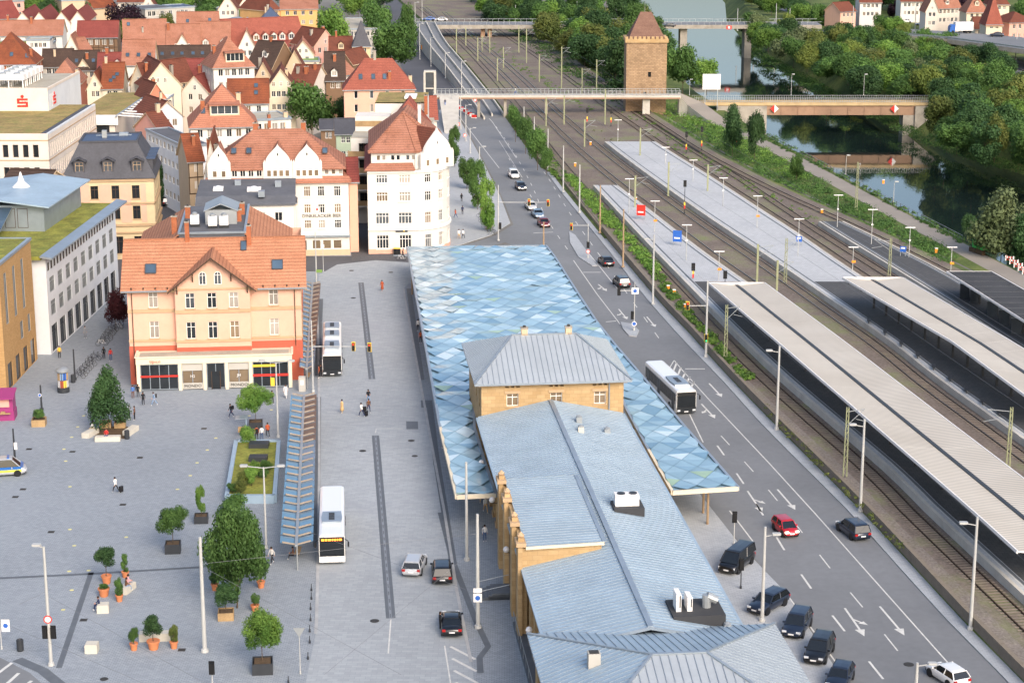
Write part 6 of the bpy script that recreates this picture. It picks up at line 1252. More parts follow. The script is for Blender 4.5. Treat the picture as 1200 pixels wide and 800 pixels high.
g.build('roof', tw); g = MB(); g.tube((-.3, hw, zp), (-.3, hw, zp + 4), .05, .03, 'galvanised'); g.bx((-.3, hw, zp + 3.4), (.9, .08, .5), 'white_paint'); g.build('weather_vane', tw)
# river bridge for walkers
Yr = 500.0; rb = thing('river_bridge', 'ochre concrete river bridge with railings and red white marker boards', 'bridge', (0, Yr, 0)); zk = 2.0
xa, xb = Xp(812, Yr, zk), Xp(1098, Yr, zk); g = MB(); g.box(xa, -2.6, zk - .8, xb, 2.6, zk, 'bridge_deck_stone'); g.build('deck', rb); xs_, xe_ = Xp(895, Yr, 0), Xp(1070, Yr, 0)
g = MB(); g.box(xs_, -2.2, -1.3, xe_, 2.2, zk - .81, 'bridge_beam'); g.build('girder', rb)
for i in range(10): g = MB(); x = xs_ + (xe_ - xs_) * i / 9; g.box(x - .12, -2.35, -1.25, x + .12, -2.21, zk - .85, 'bridge_beam'); g.build('girder_rib', rb)
for y in (-2.5, 2.5):
    g = MB(); g.bar((xa, y, zk + 1.2), (xb, y, zk + 1.2), .09, .07, 'galvanised'); g.bar((xa, y, zk + .25), (xb, y, zk + .25), .06, .05, 'galvanised'); x = xa
    while x < xb: g.box(x - .03, y - .03, zk, x + .03, y + .03, zk + 1.2, 'galvanised'); x += .6
    g.build('railing', rb)
for px0, px1 in ((840, 897), (1070, 1099)): g = MB(); g.box(Xp(px0, Yr, 0), -3.0, WATER - 1.5, Xp(px1, Yr, 0), 3.0, zk - .9, 'concrete'); g.build('abutment', rb)
g = MB(); g.box(Xp(1056, Yr, -3), -2.4, WATER - 1.5, Xp(1071, Yr, -3) - .05, 2.4, -1.32, 'concrete'); g.build('pier', rb)
for px in (906, 1046): x = Xp(px, Yr, .5); g = MB(); g.face([(x, -2.68, -.7), (x + 1.1, -2.68, .4), (x, -2.68, 1.5)], 'white_paint'); g.face([(x, -2.68, -.7), (x, -2.68, 1.5), (x - 1.1, -2.68, .4)], 'sign_red'); g.face([(x, -2.64, -.7), (x - 1.1, -2.64, .4), (x, -2.64, 1.5), (x + 1.1, -2.64, .4)], 'galvanised'); g.bar((x, -2.62, .1), (x, -2.62, .7), .1, .06, 'galvanised'); g.build('marker_board', rb)
bbp = thing('billboard', 'white blank billboard seen from behind at the bridge head', 'billboard', (Xp(833.5, Yr - 4, 4), Yr - 4, 0)); zt = zat(87, Yr - 4); zb = zat(105, Yr - 4); g = MB(); g.box(-2.3, -.15, zb, 2.3, .15, zt, 'white_paint'); g.build('panel', bbp); g = MB(); [g.bar((-2.3, -.18, z), (2.3, -.18, z), .05, .08, 'galvanised') for z in (zb + .8, zb + 1.7, zb + 2.6)]; g.build('rail', bbp)
for x in (-1.6, 1.6): g = MB(); g.box(x - .1, -.1, 0, x + .1, .1, zb, 'galvanised'); g.build('post', bbp)
g = MB(); p0, p1, p2 = P(795, 109, zd), P(815, 122, 3.0), P(846, 145, .06); Lq = [p0 + Vector((0, 2, 0)), p1 + Vector((2.2, 2, 0)), p2 + Vector((2.2, 1, 0))]; Rq = [p0 + Vector((0, -2, 0)), p1 + Vector((-2.2, -2, 0)), p2 + Vector((-2.2, -1, 0))]; ribbon(g, Lq, Rq, 'path')
for q in (Lq, Rq): ribbon(g, q, [Vector((v.x, v.y, -.1)) for v in q], 'concrete_light')
struct('ramp_path', g)
# road bridge far off
Y2 = 686.0; vb = thing('far_road_bridge', 'wide pale road bridge on slab piers over tracks and river', 'bridge', (0, Y2, 0)); z2 = 5.2; xa, xb = Xp(484, Y2, z2), Xp(960, Y2, z2)
g = MB(); g.box(xa, -6, z2 - 1.3, xb, 6, z2, 'concrete'); g.box(xa, -5.2, z2, xb, 5.2, z2 + .03, 'asphalt'); g.build('deck', vb)
for y in (-5.8, 5.8): g = MB(); g.bar((xa, y, z2 + 1.1), (xb, y, z2 + 1.1), .15, .12, 'galvanised'); x = xa; _ = [g.box(xa + i * 2, y - .05, z2, xa + i * 2 + .1, y + .05, z2 + 1.1, 'galvanised') for i in range(int((xb - xa) / 2))]; g.build('railing', vb)
for px in (566, 574, 700, 800, 875): x = Xp(px, Y2, 0); g = MB(); g.box(x - (1.2 if px > 600 else .7), -4, WATER - 1, x + (1.2 if px > 600 else .7), 4, z2 - 1.3, 'concrete' if px > 600 else 'bridge_beam'); g.build('pier', vb)
for px in (772, 852): x = Xp(px, Y2, 3); g = MB(); g.box(x - .9, -6.1, z2 - 1.5, x + .9, -6.02, z2 - .2, 'sign_red'); g.box(x - .4, -6.14, z2 - 1.2, x + .4, -6.11, z2 - .5, 'white_paint'); g.build('marker_board', vb)
# ramp road down from that bridge to the main road
fl = [(484, 27, 5.3), (499, 50, 4.4), (518, 74, 3.0), (540, 103, 1.3), (556, 125, .35), (566, 140, .05)]; fr_ = [(510, 27, 5.3), (523, 50, 4.4), (544, 75, 3.0), (567, 103, 1.3), (584, 125, .35), (594, 140, .05)]
Lq, Rq = dense([P(*q) for q in fl]), dense([P(*q) for q in fr_]); nn = min(len(Lq), len(Rq)); Lq, Rq = Lq[:nn], Rq[:nn]
g = MB(); ribbon(g, Lq, Rq, 'asphalt'); [ribbon(g, q, [Vector((v.x, v.y, -.05)) for v in q], 'concrete_light') for q in (Lq, Rq)]; rr_ = struct('ramp_road', g)
for q, dx in ((Lq, .3), (Rq, -.3), (Rq, -3.2)): g = MB(); a = [v + Vector((dx, 0, .02)) for v in q]; [g.bar(a[i] + Vector((0, 0, .3)), a[i + 1] + Vector((0, 0, .3)), .35, .7, 'concrete_light') for i in range(len(a) - 1)]; g.build('parapet', rr_)
# elevated highway over the river and the road below it
hw_ = thing('elevated_highway', 'elevated highway deck on round piers across the river', 'bridge', P(1160, 62)); B0 = hw_.location.copy(); zh = 6.5
near, farr = [P(x, y, zh) - B0 for x, y in ((1045, 40), (1110, 46), (1200, 58), (1300, 72))], [P(x, y, zh) - B0 for x, y in ((1045, 33), (1110, 37), (1200, 44), (1300, 52))]
g = MB(); ribbon(g, near, farr, 'asphalt'); low = [v - Vector((0, 0, 1.4)) for v in near]; ribbon(g, near, low, 'concrete'); ribbon(g, low, [v - Vector((0, 0, 1.4)) for v in farr], 'concrete'); g.build('deck', hw_)
g = MB(); [g.bar(near[i] + Vector((0, .3, .5)), near[i + 1] + Vector((0, .3, .5)), .15, .5, 'galvanised') for i in range(3)]; g.build('guard_rail', hw_)
for px, py in ((1158, 61), (1167, 63), (1150, 59), (1130, 56)): p = P(px, py) - B0; g = MB(); g.tube((p.x, p.y + 3, 0), (p.x, p.y + 3, zh - 1.3), .7, .7, 'concrete', 10); g.build('pier', hw_)
g = MB(); q = dense(pxs([(1300, 105), (1200, 83), (1150, 71), (1100, 58), (1040, 45), (960, 36)], .03)); strip(g, q, 22, 0, 'asphalt'); hr = struct('highway', g)
mark(dense(pxs([(1300, 105), (1200, 83), (1150, 71), (1100, 58)], .05)), 1.2, hr, 'steel_dark', .05, 'central_barrier')
g = MB(); strip(g, dense(pxs([(900, 34), (960, 38), (1010, 40), (1060, 38)], .04)), 16, 0, 'asphalt'); struct('far_street', g); g = MB(); strip(g, dense(pxs([(905, 0), (940, 14), (985, 22), (1012, 36)], .05)), 13, 0, 'asphalt'); struct('far_street', g)
# ------------------------------------------------------------------ trees and plants
def crown_mesh(name, seed, leafm, lobes=13, n=6500, ls=.058, shape='round'):
    rn = random.Random(seed); vs = []; fs = []; cen = []
    for i in range(lobes):
        u = rn.uniform(0, 2 * math.pi); c = rn.uniform(-.75, 1); s = math.sqrt(max(0, 1 - c * c)); rr = rn.uniform(.45, .72)
        if shape == 'cone': z = rn.random() ** .8; w_ = (1 - z) * .62 + .08; cen.append((Vector((w_ * math.cos(u) * .8, w_ * math.sin(u) * .8, -.85 + 1.75 * z)), .24 + .16 * (1 - z)))
        elif shape == 'tall': z = rn.uniform(-.9, .9); w_ = .45 * math.sqrt(1 - (z * .95) ** 2); cen.append((Vector((w_ * math.cos(u), w_ * math.sin(u), z)), .34))
        elif shape == 'flat': cen.append((Vector((rr * s * math.cos(u) * 1.2, rr * s * math.sin(u) * 1.2, .2 + .35 * abs(c))), rn.uniform(.28, .4)))
        elif shape == 'fine': rr = rn.uniform(.3, .8); cen.append((Vector((rr * s * math.cos(u), rr * s * math.sin(u), rr * c)), rn.uniform(.17, .36)))
        else: cen.append((Vector((rr * s * math.cos(u), rr * s * math.sin(u), rr * c)), rn.uniform(.3, .46)))
    if shape == 'round': cen.append((Vector((0, 0, .1)), .55))
    tot = sum(r * r for _, r in cen)
    for c, r in cen:
        for k in range(int(n * r * r / tot)):
            d = Vector((rn.gauss(0, 1), rn.gauss(0, 1), rn.gauss(0, 1))).normalized(); q = c + d * r * (rn.uniform(.55, 1.06) if rn.random() < .85 else rn.uniform(1.0, 1.2))
            nr = (d + Vector((rn.gauss(0, .55), rn.gauss(0, .55), rn.gauss(0, .55) + .25))).normalized(); a = nr.orthogonal().normalized(); a.rotate(Matrix.Rotation(rn.uniform(0, 6.28), 3, nr)); b = nr.cross(a); s1 = ls * rn.uniform(.6, 1.3); s2 = s1 * .62; kk = len(vs)
            vs += [tuple(q - a * s1), tuple(q - b * s2), tuple(q + a * s1), tuple(q + b * s2)]; fs.append((kk, kk + 1, kk + 2, kk + 3))
    me = bpy.data.meshes.new(name); me.from_pydata(vs, [], fs); me.materials.append(M[leafm]); me.update(); return me
def trunk_mesh(seed, h=1.0, r=.05):
    rn = random.Random(seed); g = MB(); z = 0; p = Vector((0, 0, -.02)); pts = [p]
    for i in range(4): p = p + Vector((rn.uniform(-.03, .03), rn.uniform(-.03, .03), h / 4)); pts.append(p)
    for i in range(4): g.tube(pts[i], pts[i + 1], r * (1 - .18 * i), r * (1 - .18 * (i + 1)), 'bark', 8)
    for i in range(6):
        a = 6.28 * i / 6 + rn.uniform(-.4, .4); st_ = pts[2 + i % 3]; g.tube(st_, st_ + Vector((math.cos(a) * .3, math.sin(a) * .3, .25)), r * .45, r * .15, 'bark', 6)
    return g.mesh('trunk', True)
_cr = {}
def crown(leafm, shape, seed):
    k = (leafm, shape, seed)
    if k not in _cr: _cr[k] = crown_mesh('crown', hash((leafm[5:], shape)) % 1000 + seed if False else sum(map(ord, leafm + shape)) + seed * 17, leafm, shape=shape, lobes={'round': 14, 'cone': 30, 'tall': 14, 'flat': 10, 'fine': 34}[shape], n={'fine': 14000, 'cone': 11000}.get(shape, 6200), ls={'fine': .04, 'cone': .045}.get(shape, .058))
    return _cr[k]
_tk = [trunk_mesh(i) for i in range(4)]
tcount = [0]
def tree(p, h, hw, label, leafm='leaf_green', shape='round', group=None, name='tree', trunk=.28, cat='tree', seed=None):
    """p base, h full height, hw crown half width; the crown fills the upper (1-trunk) of the height"""
    tcount[0] += 1; sd_ = tcount[0] if seed is None else seed; rn = random.Random(sd_)
    t = thing(name, label, cat, p, rn.uniform(0, 6.28), group); hc = h * (1 - trunk) / 2
    k = .92
    link('trunk', _tk[sd_ % 4], t, (0, 0, 0), 0, (max(.5, h * .09) * 3.4 / 1.0 * .5, max(.5, h * .09) * 1.7, h * (trunk + .35)))
    link('crown', crown(leafm, shape, sd_ % 2), t, (0, 0, h - hc * 1.04), 0, (hw * k * 1.06, hw * k * 1.06, hc * 1.02)); return t
def tree_px(bx, by, ty, hwpx, *a, z=0.0, **kw):
    p = P(bx, by, z); h = zat(ty, p.y) - z; s = FPX / (p.y * CP + (H - z) * SP); return tree(p, h, hwpx / s, *a, **kw)
# trees of the square
tree_px(128, 503, 430, 30, 'dark green broad tree on the bench ring in the square', 'leaf_dark', 'cone', trunk=.16)
tree_px(278, 712, 580, 40, 'large dense dark green tree among pots beside the blue shelter', 'leaf_green', 'fine', trunk=.03)
tree_px(284, 668, 588, 31, 'second dense tree standing behind the large tree beside the blue shelter', 'leaf_green', 'fine', trunk=.05)
tree_px(136, 388, 338, 17, 'small dark red leaved tree beside the white office building', 'leaf_red', 'round', trunk=.15)
for a in ((189, 240, 186, 11, 'narrow dark street tree beside the mansard house'), (174, 200, 160, 10, 'second narrow street tree further up the shopping street')): tree_px(*a, 'leaf_dark', 'tall', trunk=.1)
tree_px(220, 245, 228, 6, 'small light green bush tree at the end of the modern block', 'leaf_light', 'round', trunk=.1)
tree_px(160, 178, 158, 6, 'light green tree at the bank forecourt', 'leaf_light', 'round', trunk=.1); tree_px(104, 190, 155, 10, 'light green shrub tree between the bank and the mansard house', 'leaf_light', 'round', trunk=.1)
for i, a in enumerate(((533, 196, 151, 10), (547, 222, 178, 13), (560, 246, 192, 14), (571, 272, 209, 14))): tree_px(*a, ['upright street tree beside the foot bridge ramp', 'upright street tree next to the bicycle racks, second from the foot bridge ramp', 'upright street tree over the bicycle racks, third from the foot bridge ramp', 'upright bright street tree at the street crossing, last of its row'][i], ['leaf_green', 'leaf_green', 'leaf_green', 'leaf_light'][i], 'tall', group='street trees in front of the corner house', trunk=.16)
for a in ((604, 166, 120, 10), (616, 180, 134, 11), (630, 199, 146, 14), (640, 206, 170, 9)): tree_px(*a, 'small round tree on the green strip between road and tracks', 'leaf_green', 'round', group='trees on the green strip', trunk=.15, z=.3)
tree(P(366, 170), 15.5, 6.2, 'big round courtyard tree behind the beer house', 'leaf_green', 'round', trunk=.1); tree(P(400, 168), 11.5, 3.0, 'slim courtyard tree between the big tree and the peach house', 'leaf_dark', 'tall', trunk=.1)
for a, l, m_ in (((388, 78, 1, 23), 'big light plane tree beside the ochre building', 'leaf_light'), ((462, 92, 22, 28), 'big plane tree at the road behind the spire house', 'leaf_green'), ((440, 60, -4, 22), 'plane tree behind the industrial hall', 'leaf_green'), ((478, 70, 0, 12), 'small roadside tree behind the big plane trees', 'leaf_green'), ((148, 60, 1, 27), 'dark purple copper beech behind the half timbered house', 'leaf_purple'), ((157, 68, 19, 18), 'round bright green tree in front of the copper beech', 'leaf_light'), ((195, 58, 10, 12), 'olive green park tree in front of the concrete blocks', 'leaf_olive'), ((226, 50, 16, 14), 'flat green park tree behind the red roofs', 'leaf_green'), ((280, 45, 6, 13), 'light green tree beside the peach villa', 'leaf_light'), ((60, 45, -3, 16), 'dark green tree behind the sawtooth halls', 'leaf_dark'), ((100, 42, 0, 12), 'green tree beside the beige block', 'leaf_green'), ((76, 45, 8, 7), 'small light tree between the sawtooth halls', 'leaf_light'), ((250, 84, 52, 8), 'small yellow green tree on the red roofed terrace', 'leaf_yellow'), ((274, 84, 52, 7), 'small olive tree beside the big white gable', 'leaf_olive')): tree_px(*a, l, m_, 'round', trunk=.12)
for i, (x, y) in enumerate(((240, 22), (262, -2), (215, 12), (250, 6), (290, 0), (230, -6), (200, 4), (190, -8), (40, 12), (20, 14), (58, 2), (120, -6), (330, -10), (360, -8), (420, 4), (405, -8), (450, -6), (300, -14), (276, -12), (150, -12), (170, -14))): tree(P(x, y + 22), 13, 6.5, 'green park tree among the houses at the town edge', ['leaf_green', 'leaf_dark', 'leaf_light'][i % 3], 'round', group='park trees at the town edge', trunk=.1)
# woods by the river
def wood(poly, n, hr, hwr, label, group, kinds, seed, dmin=5.0, z=0.0):
    rn = random.Random(seed); pv = [Vector((x, y, 0)) for x, y in poly]; xs = [v.x for v in pv]; ys_ = [v.y for v in pv]; pts = []; tries = 0
    while len(pts) < n and tries < n * 60:
        tries += 1; q = Vector((rn.uniform(min(xs), max(xs)), rn.uniform(min(ys_), max(ys_)), 0))
        if not inside(q, pv): continue
        p = P(q.x, q.y, z)
        if any((p - o).length < dmin for o in pts): continue
        pts.append(p); k = rn.choice(kinds); tree(p, rn.uniform(*hr), rn.uniform(*hwr), label, k, 'round' if rn.random() < .8 else 'tall', group, trunk=.05)
K1 = ['leaf_green', 'leaf_dark', 'leaf_green', 'leaf_light', 'leaf_dark', 'leaf_olive', 'leaf_green']
wood([(600, 50), (648, 58), (690, 92), (722, 112), (735, 120), (780, 95), (768, 60), (752, 20), (745, -8), (560, -10), (575, 20)], 62, (9, 14), (4.5, 6.5), 'leafy tree in the dense wood between tracks and river', 'trees between tracks and river', K1, 3, 5.2)
wood([(545, -2), (600, 14), (605, 36), (585, 32), (540, 8)], 8, (7, 10), (4, 5.5), 'leafy tree beside the tracks behind the far road bridge', 'trees behind the far bridge', K1, 13, 5)
wood([(878, 40), (886, 56), (945, 90), (990, 106), (1022, 122), (1045, 124), (1085, 116), (1120, 100), (1100, 70), (1050, 55), (980, 52), (900, 52)], 88, (6.5, 10.5), (4.2, 6.0), 'leafy tree in the dense wood on the far river bank', 'trees on the far river bank', K1 + ['leaf_yellow', 'leaf_grey'], 4, 5.0)
wood([(1100, 150), (1080, 165), (1120, 185), (1200, 205), (1290, 228), (1290, 160), (1200, 135), (1130, 118), (1095, 128)], 46, (7, 11), (4, 5.8), 'leafy tree on the steep bank below the highway', 'trees below the highway', K1 + ['leaf_olive'], 5, 4.8)
wood([(1095, 58), (1140, 80), (1200, 100), (1260, 118), (1260, 140), (1190, 132), (1120, 112), (1092, 84)], 30, (6, 9.5), (4, 5.5), 'leafy tree between the river wood and the lower highway', 'trees at the lower highway', K1, 21, 5)
wood([(990, 26), (1030, 22), (1100, 24), (1140, 26), (1140, 14), (1080, 6), (1000, 10)], 26, (7, 11), (4, 6), 'leafy garden tree beside the elevated highway', 'trees beside the elevated highway', ['leaf_green', 'leaf_dark', 'leaf_dark', 'leaf_purple'], 6, 7)
wood([(1165, 22), (1220, 30), (1220, -10), (1080, -10), (1110, 4)], 20, (8, 13), (5, 7), 'dark tree at the wood edge behind the far villas', 'trees behind the far villas', ['leaf_dark', 'leaf_dark', 'leaf_green'], 8, 7)
wood([(880, 8), (905, 20), (930, 30), (960, 30), (950, 16), (930, 6), (915, -6), (870, -8)], 18, (7, 10), (4, 6), 'leafy tree between the far streets and the river', 'trees between far streets and river', K1, 9, 6)
for a, l, m_ in (((800, 112, 49, 24), 'tall tree on the bank beside the stone tower', 'leaf_green'), ((828, 112, 64, 20), 'lighter tree next to the billboard', 'leaf_light'), ((858, 183, 122, 15), 'loose tree above the riverside path', 'leaf_dark'), ((884, 190, 125, 13), 'second loose tree above the riverside path, beside the first', 'leaf_dark'), ((933, 216, 178, 9), 'small tree beside the lattice mast', 'leaf_green'), ((1172, 312, 220, 42), 'big grey green willow at the river beside the drilling rig', 'leaf_grey'), ((1198, 318, 250, 26), 'dark shrub below the grey willow', 'leaf_dark'), ((1133, 282, 248, 10), 'dark bush at the water in front of the willow', 'leaf_dark'), ((1085, 122, 74, 22), 'yellow green linden at the bridge head', 'leaf_yellow'), ((1125, 132, 92, 20), 'light tree beside the abutment', 'leaf_light'), ((1165, 190, 132, 15), 'crooked pale tree on the river bank', 'leaf_olive'), ((1165, 122, 66, 20), 'round green tree beside the lower highway', 'leaf_green')): tree_px(*a, l, m_, 'round', trunk=.08, z=-2.0 if a[0] > 1120 and a[1] > 250 else 0.0)
# undergrowth: one mass of leaves along banks and tracks
def scrub(name, poly, n, z, hr, leafm, seed, per=60, size=.16, inwood=False):
    rn = random.Random(seed); pv = [Vector((x, y, 0)) for x, y in poly]; xs = [v.x for v in pv]; ys_ = [v.y for v in pv]; vs, fs = [], []; k = 0; tries = 0
    while k < n and tries < n * 40:
        tries += 1; q = Vector((rn.uniform(min(xs), max(xs)), rn.uniform(min(ys_), max(ys_)), 0))
        if not inside(q, pv): continue
        k += 1; c = P(q.x, q.y, z); r = rn.uniform(*hr)
        for i in range(per):
            d = Vector((rn.gauss(0, 1), rn.gauss(0, 1), abs(rn.gauss(0, 1)))).normalized(); p = c + Vector((d.x * r * 1.3, d.y * r * 1.3, d.z * r)) * rn.uniform(.5, 1.05)
            nr = (d + Vector((rn.gauss(0, .5), rn.gauss(0, .5), .4))).normalized(); a = nr.orthogonal().normalized(); a.rotate(Matrix.Rotation(rn.uniform(0, 6.28), 3, nr)); b = nr.cross(a); s1 = size * rn.uniform(.6, 1.4); kk = len(vs)
            vs += [tuple(p - a * s1), tuple(p - b * s1 * .6), tuple(p + a * s1), tuple(p + b * s1 * .6)]; fs.append((kk, kk + 1, kk + 2, kk + 3))
    me = bpy.data.meshes.new(name); me.from_pydata(vs, [], fs); me.materials.append(M[leafm]); me.update(); o = link(name, me, None); o['kind'] = 'stuff'; o['label'] = {'leaf_light': 'bright green undergrowth beside the tracks', 'leaf_green': 'green undergrowth on the embankment', 'leaf_olive': 'dry green weeds between the tracks'}.get(leafm, 'dark undergrowth'); o['category'] = 'undergrowth'; return o
scrub('undergrowth', [(770, 140), (800, 148), (845, 150), (900, 180), (960, 212), (1040, 256), (1120, 300), (1105, 312), (1000, 258), (910, 214), (830, 172)], 420, .3, (.5, 1.3), 'leaf_green', 1)
scrub('undergrowth', [(730, 120), (790, 120), (845, 148), (900, 178), (950, 206), (930, 212), (850, 172), (780, 140)], 200, .4, (.6, 1.6), 'leaf_light', 2)
scrub('undergrowth', [(850, 148), (905, 170), (975, 203), (1050, 244), (1130, 288), (1126, 280), (1046, 236), (970, 194), (905, 160), (862, 138)], 160, 0, (.3, .8), 'leaf_green', 3)
scrub('undergrowth', [(660, 205), (672, 205), (705, 240), (745, 285), (775, 318), (762, 318), (720, 272), (690, 240)], 230, ZR, (.4, 1.0), 'leaf_light', 4)
scrub('undergrowth', [(745, 290), (775, 322), (815, 372), (850, 410), (882, 442), (872, 445), (835, 408), (795, 362), (768, 330)], 130, ZR, (.25, .7), 'leaf_light', 5)
scrub('undergrowth', [(895, 470), (925, 500), (1000, 580), (1060, 640), (1055, 645), (990, 580), (900, 488)], 60, ZR, (.12, .4), 'leaf_olive', 6, 30, .09)
scrub('undergrowth', [(600, 130), (625, 150), (648, 185), (668, 210), (655, 212), (628, 180), (600, 148)], 200, .5, (.4, .9), 'leaf_light', 7)
scrub('undergrowth', [(690, 152), (705, 150), (760, 190), (850, 245), (940, 305), (1000, 345), (985, 345), (900, 292), (800, 226), (720, 172)], 110, ZR - .1, (.12, .35), 'leaf_olive', 8, 26, .09)
scrub('undergrowth', [(640, 75), (700, 100), (760, 140), (840, 190), (920, 235), (980, 268), (960, 266), (880, 224), (800, 182), (720, 128), (650, 84)], 170, ZR - .1, (.15, .5), 'leaf_light', 9, 30, .1)
scrub('undergrowth', [(560, 36), (620, 80), (700, 130), (690, 132), (610, 84), (552, 42)], 90, ZR - .1, (.2, .6), 'leaf_light', 10, 30, .12)
scrub('undergrowth', [(1000, 132), (1060, 158), (1110, 180), (1200, 206), (1200, 196), (1120, 170), (1070, 150), (1015, 126)], 160, -4.5, (.6, 1.5), 'leaf_green', 11)
scrub('undergrowth', [(930, 415), (975, 455), (1040, 495), (1120, 560), (1110, 562), (1020, 500), (960, 452)], 40, ZR - .1, (.12, .35), 'leaf_olive', 12, 26, .08)
scrub('undergrowth', [(585, 20), (620, 40), (660, 66), (700, 96), (730, 118), (720, 122), (650, 78), (600, 44), (570, 24)], 200, .3, (.8, 1.8), 'leaf_green', 14, 60, .25)
scrub('undergrowth', [(868, 50), (930, 98), (1005, 134), (1010, 128), (960, 100), (900, 66), (875, 42)], 140, -4.5, (.9, 2.0), 'leaf_green', 15, 60, .25)
# ------------------------------------------------------------------ vehicles
def paint(name, col, metal=.2):
    m, n, b = newmat(name); b.inputs['Base Color'].default_value = (*lin(col), 1); b.inputs['Roughness'].default_value = .28; b.inputs['Metallic'].default_value = metal
    b.inputs['Coat Weight'].default_value = .6; b.inputs['Coat Roughness'].default_value = .06; return name
for k, c in dict(paint_black='#15171b', paint_navy='#1c2638', paint_silver='#b5b8bb', paint_white='#e4e4e2', paint_red='#b3202c', paint_dark='#202428', paint_blue='#2b5fae', paint_bluegrey='#6a8196', paint_wine='#6a1f26', paint_buswhite='#eceae5', paint_busdark='#22262a').items(): paint(k, c)
KINDS_ = dict(hatch=(4.1, 1.78, 1.48, -.47, -.37, .07, .25), sedan=(4.7, 1.83, 1.43, -.36, -.2, .06, .22), wagon=(4.7, 1.85, 1.5, -.48, -.4, .07, .23), suv=(4.6, 1.88, 1.68, -.48, -.41, .08, .26), mini=(3.6, 1.65, 1.5, -.48, -.4, .12, .32), van=(5.0, 1.95, 1.95, -.495, -.485, .2, .38))
_car = {}
def loft(g, secs, m, caps=True):
    k = len(g.v); n = len(secs[0]); i = g.mi(m)
    for s in secs: g.v += [tuple(p) for p in s]
    for a in range(len(secs) - 1):
        for j in range(n):
            j2 = (j + 1) % n; g.f.append((k + a * n + j, k + a * n + j2, k + (a + 1) * n + j2, k + (a + 1) * n + j)); g.m.append(i)
    if caps:
        g.f.append(tuple(k + j for j in range(n - 1, -1, -1))); g.m.append(i); e = k + (len(secs) - 1) * n; g.f.append(tuple(e + j for j in range(n))); g.m.append(i)
def car_parts(kind, pm):
    if (kind, pm) in _car: return _car[kind, pm]
    L, W, Ht, yb, rb, rf, yf = KINDS_[kind]; hw = W / 2; zt = .98 if kind != 'van' else 1.12; out = {}
    rear_hi = kind in ('hatch', 'wagon', 'suv', 'mini', 'van')
    prof = [(-.5, .62, .80), (-.49, .80, .90), (-.47, .93 if rear_hi else .88, .95), (-.36, zt, .985), (-.1, zt, 1.0), (.15, zt - .01, 1.0), (.28, zt - .06, .985), (.40, zt - .15, .95), (.465, zt - .26, .88), (.49, zt - .38, .78), (.5, .5, .70)]
    g = MB(); secs = []
    for f, z, w_ in prof:
        x = hw * w_; zb = .22 if abs(f) < .46 else .34; y = f * L
        secs.append([(-x * .88, y, zb), (x * .88, y, zb), (x, y, zb + .12), (x, y, (zb + z) / 2 + .05), (x * .965, y, z - .07), (x * .86, y, z), (0, y, z + .025), (-x * .86, y, z), (-x * .965, y, z - .07), (-x, y, (zb + z) / 2 + .05), (-x, y, zb + .12)])
    loft(g, secs, pm); out['body'] = g.mesh('body', True)
    zb = zt - .03; a, c = hw * .93, hw * .74
    B = [(-a, yb * L, zb), (a, yb * L, zb), (a * .98, yf * L, zb - .05), (-a * .98, yf * L, zb - .05)]; T = [(-c, rb * L, Ht - .05), (c, rb * L, Ht - .05), (c, rf * L, Ht - .05), (-c, rf * L, Ht - .05)]
    g = MB()
    for i in range(4): j = (i + 1) % 4; g.face([B[i], B[j], T[j], T[i]], 'car_glass')
    out['windows'] = g.mesh('windows')
    g = MB(); rm_ = [[(x * k, y0 * L, Ht - .06 + dz) for x in (-c, c) for y0 in (0,)] for k, dz in ((1, 0),)]
    ys_ = [rb - .01, rb + .06, (rb + rf) / 2, rf - .05, rf + .015]; zs = [-.03, .02, .03, .02, -.03]
    loft(g, [[(-c * 1.04, y * L, Ht + z - .07), (c * 1.04, y * L, Ht + z - .07), (c * .9, y * L, Ht + z), (0, y * L, Ht + z + .02), (-c * .9, y * L, Ht + z)] for y, z in zip(ys_, zs)], pm)
    for s in (-1, 1):
        for (p, q) in (((s * a, yb * L, zb), (s * c, rb * L, Ht - .05)), ((s * a * .98, yf * L, zb - .05), (s * c, rf * L, Ht - .05)), ((s * a, (yb + yf) / 2 * L - .1, zb), (s * c, (rb + rf) / 2 * L, Ht - .05))): g.bar(p, q, .07, .08, pm)
    out['roof'] = g.mesh('roof', False)
    g = MB(); g.tube((-.11, 0, 0), (.11, 0, 0), .33, .33, 'rubber', 14); out['tyre'] = g.mesh('tyre'); g = MB(); g.tube((-.13, 0, 0), (.13, 0, 0), .21, .21, 'alloy', 10); out['rim'] = g.mesh('rim')
    g = MB(); g.tube((-.10, 0, 0), (.10, 0, 0), .39, .39, 'black_plastic', 16); out['wheel_arch'] = g.mesh('wheel_arch')
    g = MB(); g.bx((0, 0, 0), (.38, .12, .16), 'lens_clear'); out['headlight'] = g.mesh('headlight'); g = MB(); g.bx((0, 0, 0), (.38, .12, .16), 'headlight_on'); out['headlight_lit'] = g.mesh('headlight')
    g = MB(); g.bx((0, 0, 0), (.3, .12, .2), 'tail_red'); out['tail_light'] = g.mesh('tail_light'); g = MB(); g.bx((0, 0, 0), (.5, .04, .12), 'plate_white'); out['number_plate'] = g.mesh('number_plate')
    g = MB(); g.bx((0, 0, 0), (.2, .12, .15), pm); out['mirror'] = g.mesh('mirror'); g = MB(); g.bx((0, 0, 0), (W * .84, .1, .18), 'black_plastic'); out['bumper'] = g.mesh('bumper')
    _car[kind, pm] = out; return out
